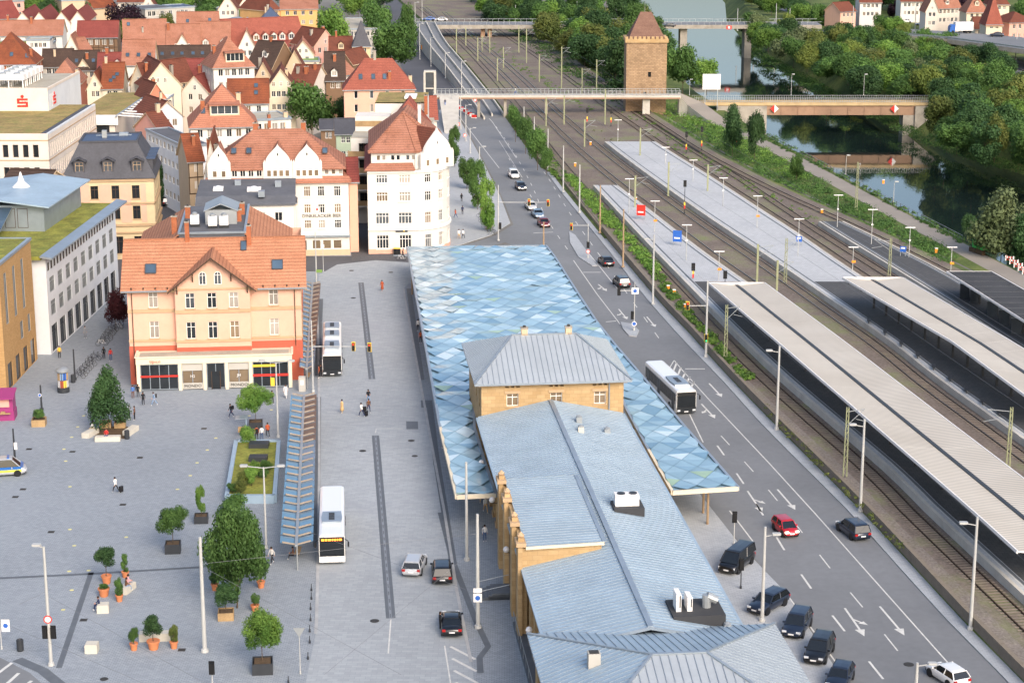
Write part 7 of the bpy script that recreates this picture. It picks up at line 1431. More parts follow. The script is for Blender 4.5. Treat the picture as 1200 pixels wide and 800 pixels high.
def car(p, head, kind, pm, label, lit=False, group=None, cat='car', name='parked_car'):
    """head: heading in degrees, 0 = away from the camera (+Y), counter-clockwise"""
    L, W, Ht, *_ = KINDS_[kind]; q = car_parts(kind, pm); t = thing(name, label, cat, p, R(head), group)
    link('body', q['body'], t); link('windows', q['windows'], t); link('roof', q['roof'], t)
    for sx in (-1, 1):
        for sy in (-.3, .31):
            w_ = link('wheel', q['tyre'], t, (sx * (W / 2 - .12), sy * L, .33)); link('rim', q['rim'], w_); link('wheel_arch', q['wheel_arch'], t, (sx * (W / 2 - .085), sy * L, .36))
        link('headlight', q['headlight_lit' if lit else 'headlight'], t, (sx * W * .33, .475 * L, .60)); link('tail_light', q['tail_light'], t, (sx * W * .385, -.487 * L, .68)); link('mirror', q['mirror'], t, (sx * (W / 2 + .06), .2 * L, .95))
    link('number_plate', q['number_plate'], t, (0, .5 * L + .01, .45)); link('number_plate', q['number_plate'], t, (0, -.5 * L - .02, .55)); link('bumper', q['bumper'], t, (0, .485 * L, .3)); link('bumper', q['bumper'], t, (0, -.485 * L, .32)); return t
ZRd = .02
def cpx(x, y, z=ZRd): return P(x, y, z)
car(cpx(486, 667), -6, 'wagon', 'paint_silver', 'silver hatchback estate driving away on the bus road', name='car')
car(cpx(518, 676), 3, 'suv', 'paint_black', 'black car with roof bars waiting beside the silver car', name='car')
car(cpx(529, 736), 3, 'sedan', 'paint_black', 'black coupe with a person standing at its door', name='car')
car(cpx(920, 624), 195, 'mini', 'paint_red', 'small red car with headlights on in the main road', lit=True, name='car')
car(cpx(999, 626), 17, 'suv', 'paint_navy', 'dark navy car driving away beside the retaining wall', name='car')
car(cpx(1110, 797), 24, 'hatch', 'paint_white', 'white car in the main road beyond the row of dark parked cars', name='car')
car(cpx(710, 310), 12, 'sedan', 'paint_black', 'black saloon driving away past the traffic island', name='car'); car(cpx(728, 335), 12, 'suv', 'paint_dark', 'black sport utility car behind the black saloon', name='car')
car(cpx(637, 265), 190, 'hatch', 'paint_wine', 'dark red car first in the queue at the stop line', name='car'); car(cpx(630, 254), 190, 'sedan', 'paint_bluegrey', 'blue grey car second in the queue at the stop line', name='car'); car(cpx(622, 245), 190, 'hatch', 'paint_silver', 'silver car last in the queue at the stop line', name='car')
car(cpx(610, 222), 190, 'hatch', 'paint_navy', 'dark blue green car with headlights coming towards the queue', lit=True, name='car'); car(cpx(602, 208), 190, 'suv', 'paint_white', 'white car following the dark blue green car', name='car')
car(cpx(863, 664, .12), 150, 'van', 'paint_black', 'black van parked askew on the station pavement', cat='van', name='parked_van'); car(cpx(900, 712, .12), 140, 'wagon', 'paint_navy', 'dark blue car parked beside the black van', name='parked_car')
car(cpx(934, 738, .12), 158, 'suv', 'paint_navy', 'dark blue parked car next to the pavilion roof, first of three', name='parked_car'); car(cpx(960, 768, .12), 158, 'suv', 'paint_black', 'black parked car between two dark cars at the pavilion', name='parked_car'); car(cpx(984, 800, .12), 158, 'hatch', 'paint_navy', 'dark car parked last at the pavilion, partly hidden', name='parked_car')
car(cpx(150, 139), 8, 'van', 'paint_silver', 'pale delivery van in the shopping street', cat='van', name='van')
for x, y, pm, kd, l in ((182, 236, 'paint_silver', 'sedan', 'silver car with red tail lights driving up the shopping street'), (196, 240, 'paint_black', 'suv', 'black car parked in the shopping street under the street tree'), (184, 224, 'paint_dark', 'hatch', 'dark car parked next to the mansard house'), (180, 214, 'paint_bluegrey', 'hatch', 'grey blue car parked beyond the mansard house'), (178, 208, 'paint_white', 'hatch', 'white car parked beyond the mansard house')): car(cpx(x, y, .04), 12, kd, pm, l, name='parked_car')
for x, y, pm, z, l in ((503, 24.5, 'paint_blue', 5.25, 'blue car on the far road bridge above the ramp'), (517, 25, 'paint_white', 5.25, 'white car on the far road bridge beside the blue car'), (784, 32, 'paint_dark', 5.25, 'dark car on the far road bridge over the river'), (1168, 43, 'paint_navy', 6.55, 'dark car on the elevated highway behind the truck'), (1062, 27, 'paint_white', .06, 'white car parked under trees beside the elevated highway'), (1080, 30, 'paint_bluegrey', .06, 'grey car parked under trees beside the elevated highway')): car(P(x, y, z), 90 if x < 1000 else 80, 'sedan', pm, l, name='car')
# police car at the left edge
pc_ = car(cpx(4, 556), -78, 'van', 'paint_silver', 'police van in silver, blue and neon yellow', cat='police van', name='police_van')
paint('police_blue', '#2a6ab5'); paint('police_yellow', '#d9e04a')
for z, h_, m_ in ((.82, .3, 'police_blue'), (.55, .24, 'police_yellow')):
    for s in (-1, 1): g = MB(); g.box(s * .985 - .005, -2.2, z, s * .985 + .005, 2.0, z + h_, m_); g.build('livery_stripe', pc_)
g = MB(); g.box(-.85, 1.3, 1.02, .85, 2.2, 1.06, 'police_blue'); g.build('bonnet_panel', pc_); g = MB(); g.box(-.6, .5, 1.96, .6, .75, 2.1, 'police_blue'); g.build('light_bar', pc_)
# ---- buses
def bus(p, head, L, label, front='paint_buswhite', body='paint_buswhite', roof_units=((.18, 3.0),), lit=True):
    W, Ht = 2.55, 3.1; hw = W / 2; t = thing('bus', label, 'bus', p, R(head)); sec = lambda y, k=1.0: [(-hw * k, y, .3), (hw * k, y, .3), (hw * k, y, 2.75), (hw * .93 * k, y, 3.0), (hw * .75 * k, y, Ht), (-hw * .75 * k, y, Ht), (-hw * .93 * k, y, 3.0), (-hw * k, y, 2.75)]
    g = MB(); loft(g, [sec(-L / 2, .97), sec(-L / 2 + .12), sec(L / 2 - .2), sec(L / 2, .97)], body); g.build('body', t)
    y = -L / 2 + .5
    while y < L / 2 - 1.6:
        for s in (-1, 1):
            g = MB(); g.box(s * hw - .015, y, 1.25, s * hw + .015, y + 1.55, 2.6, 'car_glass'); g.build('side_window', t)
        y += 1.62
    yf = L / 2; g = MB(); g.box(-hw * .92, yf, .95, hw * .92, yf + .04, 2.35, 'car_glass'); g.build('windscreen', t); g = MB(); g.box(-hw * .92, yf, 2.36, hw * .92, yf + .05, 2.85, 'black_plastic'); ds = g.build('destination_display', t)
    if lit: 
        g = MB(); x = -.95
        for w_ in (.28, .1, .2, .16, .3, .22, .26): g.box(x, yf + .05, 2.5, x + w_, yf + .06, 2.7, 'lamp_amber'); x += w_ + .07
        g.build('display_text', ds, kind='stuff')
    g = MB(); g.box(-hw * .95, yf, .32, hw * .95, yf + .05, .93, front); fp = g.build('front_panel', t)
    for s in (-1, 1):
        g = MB(); g.bx((s * .95, yf + .07, .5), (.36, .08, .2), 'headlight_on' if lit else 'lens_clear'); g.build('headlight', t); g = MB(); g.bar((s * hw, yf - .1, 2.6), (s * (hw + .3), yf + .3, 2.5), .05, .05, 'black_plastic'); g.bx((s * (hw + .3), yf + .32, 1.95), (.16, .1, .5), 'black_plastic'); g.build('mirror', t)
        for yy in ((L / 2 - 2.8), (-L / 2 + 3.2)) + ((0.0,) if L > 16 else ()):
            w_ = MB(); w_.tube((-.14, 0, 0), (.14, 0, 0), .48, .48, 'rubber', 16); o = link('wheel', w_.mesh('wheel'), t, (s * (hw - .1), yy, .48)); w_ = MB(); w_.tube((-.16, 0, 0), (.16, 0, 0), .28, .28, 'alloy', 10); w_.build('rim', o)
    for yy in (L / 2 - 1.4, -.5, -L / 2 + 1.6): g = MB(); g.box(hw - .01, yy - .6, .4, hw + .03, yy + .6, 2.55, 'glass_mid'); g.box(hw + .03, yy - .03, .4, hw + .04, yy + .03, 2.55, 'black_plastic'); g.build('door', t)
    for f, l in roof_units:
        g = MB(); yc = f * L; g.prism([(-.9, yc - l / 2), (.9, yc - l / 2), (1.0, yc), (.9, yc + l / 2), (-.9, yc + l / 2), (-1.0, yc)], Ht, Ht + .22, 'zinc'); u_ = g.build('roof_unit', t)
        for i in range(3): g = MB(); g.bx((0, yc + (i - 1) * .7, Ht + .22), (.55, .5, .06), 'steel_dark'); g.build('fan', u_)
    g = MB(); g.box(-hw * .95, yf + .02, .93, hw * .95, yf + .045, .97, 'black_plastic'); g.build('trim', t); g = MB(); g.bx((0, yf + .06, .38), (.5, .02, .12), 'plate_white'); g.build('number_plate', t)
    return t
def bus_at(fx, fy, L, head, *a, **k):
    p = P(fx, fy, ZRd); d = Vector((-math.sin(R(head)), math.cos(R(head)), 0)); return bus(p - d * L / 2, head, L, *a, **k)
bus_at(389.5, 662, 14.4, 185, 'white bus with orange destination display and lit headlights at the blue shelter')
bus_at(389.5, 442, 17.5, 185, 'white roofed bus with a dark front beside the peach house', front='paint_busdark', roof_units=((.25, 4), (-.1, 3), (-.35, 3)), lit=False)
bus_at(804, 486, 14.0, 192, 'white roofed bus with a black front in the main road beside the canopy', front='paint_busdark', roof_units=((.22, 4.0),), lit=False)
# truck on the highway
tk = thing('box_truck', 'white box truck with a blue cab on the elevated highway', 'truck', P(1127, 39, 6.55), R(96)); g = MB(); g.box(-1.25, -3.4, .9, 1.25, 2.6, 3.6, 'white_paint'); g.build('box', tk); g = MB(); loft(g, [[(-1.2, y, .5), (1.2, y, .5), (1.2, y, z), (-1.2, y, z)] for y, z in ((2.75, 2.9), (3.6, 2.9), (4.3, 2.2), (4.4, 1.2))], 'paint_blue'); cb = g.build('cab', tk); g = MB(); g.box(-1.1, 4.0, 1.7, 1.1, 4.25, 2.5, 'car_glass'); g.build('windscreen', cb)
for s in (-1, 1):
    for yy in (3.4, -1.2, -2.4): w_ = MB(); w_.tube((-.15, 0, 0), (.15, 0, 0), .5, .5, 'rubber', 14); link('wheel', w_.mesh('wheel'), tk, (s * 1.05, yy, .5))
# ---- drilling rig at the river path
dr = thing('drilling_rig', 'green crawler drilling rig with a raised lattice mast', 'drilling rig', P(1152, 296, .06), R(20)); mat('rig_green', '#3fae4e', .5, .1, 1)
for s in (-1, 1): g = MB(); g.prism([(s * 1.2 - .3, -2.0), (s * 1.2 + .3, -2.0), (s * 1.2 + .3, 2.0), (s * 1.2 - .3, 2.0)], 0, .75, 'soil'); g.build('crawler', dr)
g = MB(); g.box(-1.3, -1.8, .8, 1.3, 1.4, 2.0, 'rig_green'); g.build('body', dr); g = MB(); g.box(-1.2, .3, 2.0, 0, 1.6, 3.2, 'rig_green'); g.box(-1.15, 1.6, 2.1, -.05, 1.63, 3.1, 'glass_dark'); g.build('cab', dr); g = MB(); g.bar((.4, 1, 2), (4.6, 1.6, 5.2), .5, .5, 'rig_green'); g.build('boom', dr); g = MB(); [g.bar(a, b, .16, .16, 'white_paint') for a, b in (((1.5, 0, 1), (4.8, 0, 3.5)), ((4.8, 0, 3.5), (4.8, 0, .4)), ((1.5, 0, 1), (4.8, 0, 1.2)))]; g.build('mast_brace', dr); g = MB(); g.bx((4.9, 1.6, 4.8), (.8, .7, 1.1), 'rig_green'); g.build('drill_head', dr)
for i in range(5): b_ = thing('barrier_board', 'red and white construction barrier board at the drilling site', 'barrier', P(1183 + i * 5, 306 + i * 4, .06), R(-35), 'barrier boards at the drilling site'); g = MB(); [g.box(-.75 + k * .5, -.04, .5, -.5 + k * .5, .04, .8, 'sign_red') for k in range(3)]; [g.box(-.5 + k * .5, -.04, .5, -.25 + k * .5, .04, .8, 'white_paint') for k in range(3)]; g.build('board', b_); g = MB(); g.box(-.7, -.2, 0, -.6, .2, .9, 'white_paint'); g.box(-.75, -.03, .2, .75, .03, .3, 'sign_red'); g.box(.6, -.2, 0, .7, .2, .9, 'white_paint'); g.build('frame', b_)
# ------------------------------------------------------------------ people
_pose = {}
def pose_mesh(kind):
    """one continuous skinned body; each bone carries the name of its clothing region"""
    if kind in _pose: return _pose[kind]
    V = []; E = []; tagm = []
    def v(x, y, z, r): V.append((x, y, z, r)); return len(V) - 1
    def e(a, b, m): E.append((a, b)); tagm.append(m)
    hz = {'walk': .93, 'stand': .95, 'sit': .50}[kind]; lean = {'walk': .05, 'stand': 0, 'sit': .04}[kind]
    pel = v(0, 0, hz, .135); wa = v(0, lean * .4, hz + .22, .125); ch = v(0, lean, hz + .42, .145); nk = v(0, lean * 1.3, hz + .57, .06); hd = v(0, lean * 1.5 + .02, hz + .66, .09); ht = v(0, lean * 1.5 + .02, hz + .78, .085)
    e(pel, wa, 'top'); e(wa, ch, 'top'); e(ch, nk, 'top'); e(nk, hd, 'skin'); e(hd, ht, 'skin')
    for s, ph in ((-1, 1), (1, -1)):
        sh = v(s * .19, lean, hz + .46, .065); e(ch, sh, 'top')
        if kind == 'sit': el = v(s * .25, .1, hz + .2, .047); wr = v(s * .12, .32, hz + .15, .034); hn = v(s * .08, .39, hz + .15, .035)
        elif kind == 'walk': el = v(s * .25, -ph * .1, hz + .2, .047); wr = v(s * .25, -ph * .16 + .08, hz - .03, .034); hn = v(s * .25, -ph * .16 + .12, hz - .1, .035)
        else: el = v(s * .25, -.02, hz + .19, .047); wr = v(s * .24, .06, hz - .05, .034); hn = v(s * .235, .08, hz - .12, .035)
        e(sh, el, 'top'); e(el, wr, 'arm'); e(wr, hn, 'skin')
        hp = v(s * .095, 0, hz - .06, .095); e(pel, hp, 'leg')
        if kind == 'sit': kn = v(s * .12, .42, hz - .02, .068); an = v(s * .12, .46, .09, .042); to = v(s * .13, .6, .035, .038)
        elif kind == 'walk': kn = v(s * .1, ph * .2 + .03, .49, .068); an = v(s * .1, ph * .34 - (.08 if ph < 0 else 0), .1 + (.05 if ph < 0 else 0), .042); to = v(s * .11, ph * .34 + .13 - (.06 if ph < 0 else 0), .035, .038)
        else: kn = v(s * .11, .02, .5, .068); an = v(s * .12, 0, .09, .042); to = v(s * .14, .14, .035, .038)
        e(hp, kn, 'leg'); e(kn, an, 'leg'); e(an, to, 'shoe')
    me = bpy.data.meshes.new('person_skeleton'); me.from_pydata([q[:3] for q in V], E, []); ob = bpy.data.objects.new('person_tmp', me); C.objects.link(ob)
    md = ob.modifiers.new('skin', 'SKIN'); sv = me.skin_vertices[0].data
    for i, q in enumerate(V): sv[i].radius = (q[3], q[3] * .85)
    sv[0].use_root = True; sb = ob.modifiers.new('sub', 'SUBSURF'); sb.levels = 1; sb.render_levels = 1
    dg = bpy.context.evaluated_depsgraph_get(); bm_ = bpy.data.meshes.new_from_object(ob.evaluated_get(dg)); bpy.data.objects.remove(ob)
    names = ['skin', 'top', 'arm', 'leg', 'shoe']; vs = [tuple(p.co) for p in bm_.vertices]; fs = [tuple(p.vertices) for p in bm_.polygons]; ms = []
    for p in bm_.polygons:
        c = p.center; best, bi = 9, 0
        for (a, b), t_ in zip(E, tagm):
            A, B = Vector(V[a][:3]), Vector(V[b][:3]); d = B - A; t = max(0, min(1, (c - A).dot(d) / max(1e-9, d.length_squared))); q = (c - (A + d * t)).length - .5 * (V[a][3] * (1 - t) + V[b][3] * t)
            if q < best: best, bi = q, names.index(t_)
        ms.append(bi)
    g = MB(); g.v = list(vs)
    hands = [i for i, q in enumerate(V) if abs(q[3] - .035) < 1e-6]
    for h in hands:                                # five short fingers, thumb to the side
        x, y, z, r = V[h]; d = (Vector((x, y, z)) - Vector(V[h - 1][:3])).normalized(); sd_ = Vector((0, 1, 0)) if abs(d.z) > .6 else Vector((1, 0, 0))
        for k, ln in enumerate((.05, .075, .085, .078, .06)):
            st_ = Vector((x, y, z)) + sd_ * (.028 - .015 * k) - (d * .03 if k == 0 else Vector()); dd = (d + sd_ * (.8 if k == 0 else 0) + Vector((0, .25, 0))).normalized(); n0 = len(g.f); g.tube(st_, st_ + dd * ln, .009, .006, 'skin', 4); fs += g.f[n0:]; ms += [0] * (len(g.f) - n0)
    nz = Vector(V[4][:3]); n0 = len(g.f); g.tube(nz + Vector((0, .075, .02)), nz + Vector((0, .11, -.005)), .012, .018, 'skin', 4)
    for s in (-1, 1): g.tube(nz + Vector((s * .08, 0, -.01)), nz + Vector((s * .1, -.01, .03)), .02, .02, 'skin', 5)
    fs += g.f[n0:]; ms += [0] * (len(g.f) - n0)
    top = Vector(V[5][:3]); _pose[kind] = (g.v, fs, ms, top, hz); return _pose[kind]
cloth = dict(black='#1c1c20', white='#dcdad6', navy='#2a3350', blue='#4a6fa8', red='#b5332f', yellow='#d9b13a', grey='#7f8287', beige='#c9a878', rust='#a8502e', green='#4d6a3a', brown='#6a4a38', jeans='#3f5578', pink='#d7a3a8', denim='#7d95b3')
for k, c in cloth.items(): mat('cloth_' + k, c, .9, .1, 4)
mat('hair_dark', '#2a201a', .7, .1, 5); mat('hair_fair', '#8d6f48', .7, .1, 5)
def person(p, face, pose, top, legs, label, arm=None, shoe='white', hair='dark', extra=None, long_coat=False):
    vs, fs, ms, tp, hz = pose_mesh(pose); me = bpy.data.meshes.new('body'); me.from_pydata(vs, [], fs)
    for m in ('skin', 'cloth_' + top, ('cloth_' + top) if arm is None else arm, 'cloth_' + legs, 'cloth_' + shoe): me.materials.append(M[m])
    me.polygons.foreach_set('material_index', ms); me.polygons.foreach_set('use_smooth', [True] * len(fs)); me.update()
    t = thing('person', label, 'person', p, R(face)); link('body', me, t)
    g = MB(); g.lathe((tp.x, tp.y - .015, tp.z - .10), [(.075, -.06), (.105, 0), (.112, .06), (.09, .115), (.04, .145)], 'hair_' + hair, 10); link('hair', g.mesh('hair', True), t)
    if long_coat: g = MB(); g.lathe((0, .01, .35), [(.24, 0), (.21, .3), (.165, .62), (.19, .95), (.12, 1.12)], 'cloth_' + top, 12); link('coat', g.mesh('coat', True), t)
    if extra == 'backpack': g = MB(); g.box(-.15, -.34, hz + .1, .15, -.14, hz + .52, 'cloth_black'); o = tag(link('backpack', g.mesh('backpack'), None, p, R(face)), f'small dark backpack worn by the {label.split(" ", 1)[1] if label.startswith("person") else label}'[:90], 'backpack')
    if extra == 'suitcase':
        g = MB(); g.box(-.22, -.13, .06, .22, .13, .66, 'cloth_black'); g.path([(-.15, -.1, .66), (-.15, -.25, 1.0), (.15, -.25, 1.0), (.15, -.1, .66)], .015, 'galvanised', 5); [g.tube((x, -.05, .04), (x, .05, .04), .04, .04, 'rubber', 6) for x in (-.18, .18)]
        off = Matrix.Rotation(R(face), 3, 'Z') @ Vector((.42, -.35, 0)); tag(link('suitcase', g.mesh('suitcase'), None, p + off, R(face)), 'dark wheeled suitcase of the ' + ' '.join(label.split()[:10]), 'suitcase')
    return t
Z2 = .02
people = [((432, 472), 20, 'walk', 'black', 'denim', 'person in black top and pale trousers crossing the bus road', 'skin'), ((424, 488), 60, 'walk', 'white', 'navy', 'person in white top and navy trousers with a suitcase on the bus road', None, 'suitcase'), ((432, 483), 200, 'walk', 'brown', 'navy', 'person in brown top and shorts pulling a suitcase across the bus road', None, 'suitcase'),
 ((401, 484), 100, 'stand', 'beige', 'beige', 'person in a long beige coat on the bus road', None, 'coat'), ((448, 341), 160, 'walk', 'rust', 'rust', 'person in a long rust coloured robe on the bus road', None, 'coat'),
 ((136, 577), 60, 'walk', 'white', 'black', 'person in a white top walking a red suitcase in the square', None, 'suitcase'), ((168, 475), 10, 'stand', 'black', 'black', 'person in black standing in front of the shop', None), ((181, 475), 100, 'walk', 'denim', 'denim', 'person in pale denim with a backpack near the shop', None, 'backpack'), ((162, 466), 0, 'stand', 'black', 'black', 'person in dark clothes at the shop corner', None), ((156, 467), 20, 'stand', 'blue', 'brown', 'person in a blue jacket at the shop corner', None),
 ((152, 491), 80, 'stand', 'grey', 'black', 'person in grey top beside the square tree', None), ((158, 492), 90, 'stand', 'brown', 'black', 'person in brown top behind the square tree', None), ((271, 489), 120, 'walk', 'black', 'navy', 'person with black backpack and shorts in the square', None, 'backpack'),
 ((319, 473), 200, 'walk', 'green', 'black', 'person in a green jacket walking behind the lamp post', None), ((335, 466), 180, 'walk', 'white', 'white', 'person all in white walking beside the peach house', None, 'coat'), ((70, 420), 20, 'stand', 'yellow', 'black', 'person in a yellow jacket beside the brick building', None), ((100, 396), 200, 'stand', 'grey', 'grey', 'person in grey walking along the white office building', None),
 ((122, 421), 10, 'stand', 'black', 'black', 'person in black beside the red shirted person', None), ((130, 423), 180, 'stand', 'red', 'jeans', 'person in a red shirt near the bicycle racks', None), ((319, 660), 150, 'walk', 'white', 'black', 'person in a white top with a bag beside the large tree', None), ((568, 634), 200, 'stand', 'white', 'jeans', 'person in white shirt and jeans with backpack at the station', None, 'backpack'), ((516, 738), -70, 'stand', 'black', 'black', 'person in black standing at the door of the black coupe', None),
 ((541, 237), 0, 'walk', 'black', 'black', 'person in black walking on the pavement under the trees', None), ((542, 252), 0, 'walk', 'navy', 'black', 'person in navy on the pavement beside the benches', None), ((534, 256), 60, 'walk', 'rust', 'jeans', 'person with a rust coloured bag on the pavement', None), ((538, 280), 20, 'walk', 'white', 'beige', 'person in white near the side street', None), ((543, 280), 30, 'walk', 'white', 'black', 'person in white and black near the side street', None),
 ((472, 303), -90, 'walk', 'black', 'black', 'person in black pushing a white bicycle past the corner house', None), ((521, 118), 180, 'walk', 'navy', 'blue', 'person in blue on the foot bridge ramp', None), ((376, 442), 180, 'stand', 'black', 'black', 'person in black boarding the dark fronted bus', None), ((374, 443), 100, 'stand', 'rust', 'black', 'person in a rust top waiting at the dark fronted bus', None),
 ((490, 388), 180, 'stand', 'white', 'black', 'person in white waiting at the canopy edge', None), ((493, 402), 170, 'stand', 'rust', 'black', 'person in rust waiting at the canopy edge', None), ((519, 525), 100, 'stand', 'red', 'black', 'person in red waiting under the canopy edge', None), ((563, 588), 160, 'walk', 'brown', 'beige', 'person in brown coming out from under the canopy', None), ((569, 600), 200, 'walk', 'white', 'beige', 'person in white pushing a pram beside the station', None), ((604, 101, 5.62), 90, 'walk', 'white', 'blue', 'person in white walking on the foot bridge', None)]
for q in people:
    (x, y, *zz), face, pose, top, legs, lab, arm = q[:7]; ex = q[7] if len(q) > 7 else None
    z = zz[0] if zz else (.11 if (530 < x < 550 and y < 285) else (1.2 if x == 521 and y == 118 else .02))
    p = P(x, y, z)
    if zz: p = Vector((Xp(x, Yb, zz[0]), Yb, zz[0]))
    if x == 521 and y == 118: p = PY(521.5, 119, Yb - 9); p.z = max(.2, zd * (1 - 9 / (Yb - P(528, 157).y)))
    person(p, face, pose, top, legs, lab, arm, extra=ex if ex != 'coat' else None, long_coat=ex == 'coat')
# ------------------------------------------------------------------ poles, lamps, signals
def pole(bx, by, ty, label, m='pole_grey', r=.12, z=.02, group=None, name='pole', cat='pole', arm=None, extras=(), tx=None, part='shaft'):
    p = P(bx, by, z); h = zat(ty, p.y) - z; t = thing(name, label, cat, p, 0, group); g = MB(); g.tube((0, 0, -.02), (0, 0, h), r, r * .65, m, 10); g.lathe((0, 0, 0), [(r * 1.8, 0), (r * 1.6, .25), (r, .3)], m, 10); g.build(part, t)
    for (dx, dz, l) in (arm or ()):
        g = MB(); g.bar((0, 0, h - dz), (dx, -.1, h - dz + .25), .07, .07, m); g.build('arm', t); g = MB(); k = 1 if dx > 0 else -1; g.prism([(dx - .35, -.3), (dx + .35, -.3), (dx + .4, -.1), (dx + .3, .12), (dx - .3, .12), (dx - .4, -.1)], h - dz + .2, h - dz + .36, 'pole_grey'); g.box(dx - .3, -.22, h - dz + .14, dx + .3, .04, h - dz + .2, 'lens_clear'); g.build('lamp_head', t)
    for ex in extras: ex(t, h)
    return t, h
def tsig(x, z, y=-.15, lit='lamp_red', back=False):
    def f(t, h):
        zz = z if z > 0 else h + z; g = MB(); g.box(x - .17, y - .12, zz - .5, x + .17, y + .12, zz + .5, 'black_plastic'); g.box(x - .24, y + .13, zz - .6, x + .24, y + .15, zz + .6, 'signal_yellow' if not back else 'black_plastic'); o = g.build('signal_head', t)
        if back: return
        for i, c in enumerate(('lamp_red', 'signal_yellow', 'lamp_green')):
            g = MB(); g.tube((x, y - .12, zz + .32 - .32 * i), (x, y - .16, zz + .32 - .32 * i), .1, .1, c if c == lit else 'rubber', 10); g.build('lamp', o)
    return f
def disc(x, z, r, m1, m2, y=-.16):
    def f(t, h):
        zz = z if z > 0 else h + z; g = MB(); g.tube((x, y, zz), (x, y - .02, zz), r, r, m1, 16); o = g.build('sign', t); g = MB(); g.tube((x, y - .021, zz), (x, y - .03, zz), r * .72, r * .72, m2, 16); g.build('sign_face', o)
    return f
def plate(x, z, w_, h_, m, y=-.16, stripe=None):
    def f(t, h):
        zz = z if z > 0 else h + z; g = MB(); g.box(x - w_ / 2, y - .02, zz - h_ / 2, x + w_ / 2, y + .02, zz + h_ / 2, m); o = g.build('sign', t)
        if stripe: g = MB(); g.tube((x, y - .021, zz), (x, y - .03, zz), min(w_, h_) * .3, min(w_, h_) * .3, stripe, 14); g.build('sign_face', o)
    return f
def beam(x1, z, m='pole_grey', r=.06):
    def f(t, h):
        zz = z if z > 0 else h + z; g = MB(); g.tube((0, 0, zz), (x1, 0, zz), r, r * .7, m, 8); g.build('cross_arm', t)
    return f
pole(240, 763, 629, 'thick pale steel wire pole standing free in the square', r=.2)
pole(60, 779, 640, 'steel pole with lamp, no entry sign and signals at the street corner', r=.16, name='street_lamp', cat='street lamp', arm=((-.55, .1, 1),), extras=(disc(0, 4.2, .36, 'sign_red', 'white_paint'), tsig(-.35, 3.0, back=True), tsig(.35, 3.0, back=True)))
pole(547, 656, 541, 'pale steel wire pole at the canopy corner', r=.17); pole(560, 735, 602, 'pale steel wire pole with no parking sign beside the station steps', r=.19, extras=(plate(0, 2.9, .75, .8, 'white_paint', -.25, 'sign_blue'), plate(0, 3.6, .75, .4, 'white_paint', -.25)))
pole(312, 642, 547, 'grey lamp post with two arms beside the blue shelter', name='street_lamp', cat='street lamp', arm=((1.7, .1, 1), (-1.9, .1, 1))); pole(326, 512, 424, 'grey lamp post with two arms in front of the shop', name='street_lamp', cat='street lamp', arm=((1.8, .1, 1), (-1.6, .1, 1)))
pole(367, 459, 375, 'signal mast with a long arm over the bus road', name='traffic_signal', cat='traffic signal', extras=(beam(7.2, -3.4), tsig(5.2, -3.4), tsig(7.2, -3.5)))
pole(371, 335, 272, 'grey lamp post beside the rear of the peach house', name='street_lamp', cat='street lamp', extras=(plate(.5, 2.4, .9, .5, 'dull_green'),)); pole(379, 318, 286, 'thin sign post at the cross street corner', r=.05, extras=(plate(0, -.3, .5, .5, 'white_paint'),))
pole(352, 789, 735, 'thin post with a triangular sign seen from behind', r=.045, name='sign_post', cat='sign', extras=(lambda t, h: (lambda g: (g.prism([(0, 0), (.01, 0), (.01, .01)], 0, .01, 'galvanised'), g.face([(-.5, -.06, h), (.5, -.06, h), (0, -.06, h - .85)], 'galvanised'), g.face([(-.5, -.04, h), (0, -.04, h - .85), (.5, -.04, h)], 'galvanised'), g.build('sign', t)))(MB()),))
pole(249, 805, 778, 'dark signal head seen from behind at the lower kerb', r=.06, name='traffic_signal', cat='traffic signal', extras=(tsig(0, -.3, back=True),)); pole(20, 720, 702, 'signal head hanging from a wire at the street corner', r=.02, z=5.0, name='traffic_signal', cat='traffic signal', extras=(tsig(0, .5),)) if False else None
pole(2, 760, 722, 'bus stop post with a blue white sign beside a bin', r=.05, name='bus_stop_sign', cat='sign', extras=(plate(.5, 2.2, .7, 1.1, 'white_paint', -.1, 'sign_blue'),))
for i, (x, y, ty, l) in enumerate(((18, 545, 502, 'dark square post with a white poster beside the police van'), (49, 480, 451, 'dark square post with a blue badge beside the wooden planter'), (88, 445, 409, 'dark square post beside the advertising column'))): pole(x, y, ty, l, 'steel_dark', .13, extras=((plate(.2, 2.3, .35, .8, 'white_paint'),) if i == 0 else (disc(-.1, 1.9, .22, 'white_paint', 'sign_blue'),) if i == 1 else ()))
for i, (x, y) in enumerate(((365, 692), (365, 702), (364, 714), (364, 727), (363, 740), (363, 753), (361, 772), (338, 800))): pole(x, y, y - 8.5, 'slim dark bollard post at the kerb of the bus road', 'steel_dark', .05, group='bollards at the kerb of the bus road', name='bollard', cat='bollard')
wl_ = 'tall pale lamp post with a lamp arm over the road beside the retaining wall'
for x, y, ty in ((1137, 737, 605), (1008, 599, 491), (910, 503, 405), (765, 356, 275)): pole(x, y, ty, wl_, 'pole_grey', .17, .13, 'lamp posts along the retaining wall', 'street_lamp', 'street lamp', arm=((-1.2, .8, 1),))
pole(827, 418, 329, 'tall pale post with a traffic signal on its arm beside the retaining wall', 'pole_grey', .17, .13, None, 'traffic_signal', 'traffic signal', extras=(beam(-2.6, -3.4), tsig(-2.6, -3.4), tsig(0, 2.6, lit='lamp_green')))
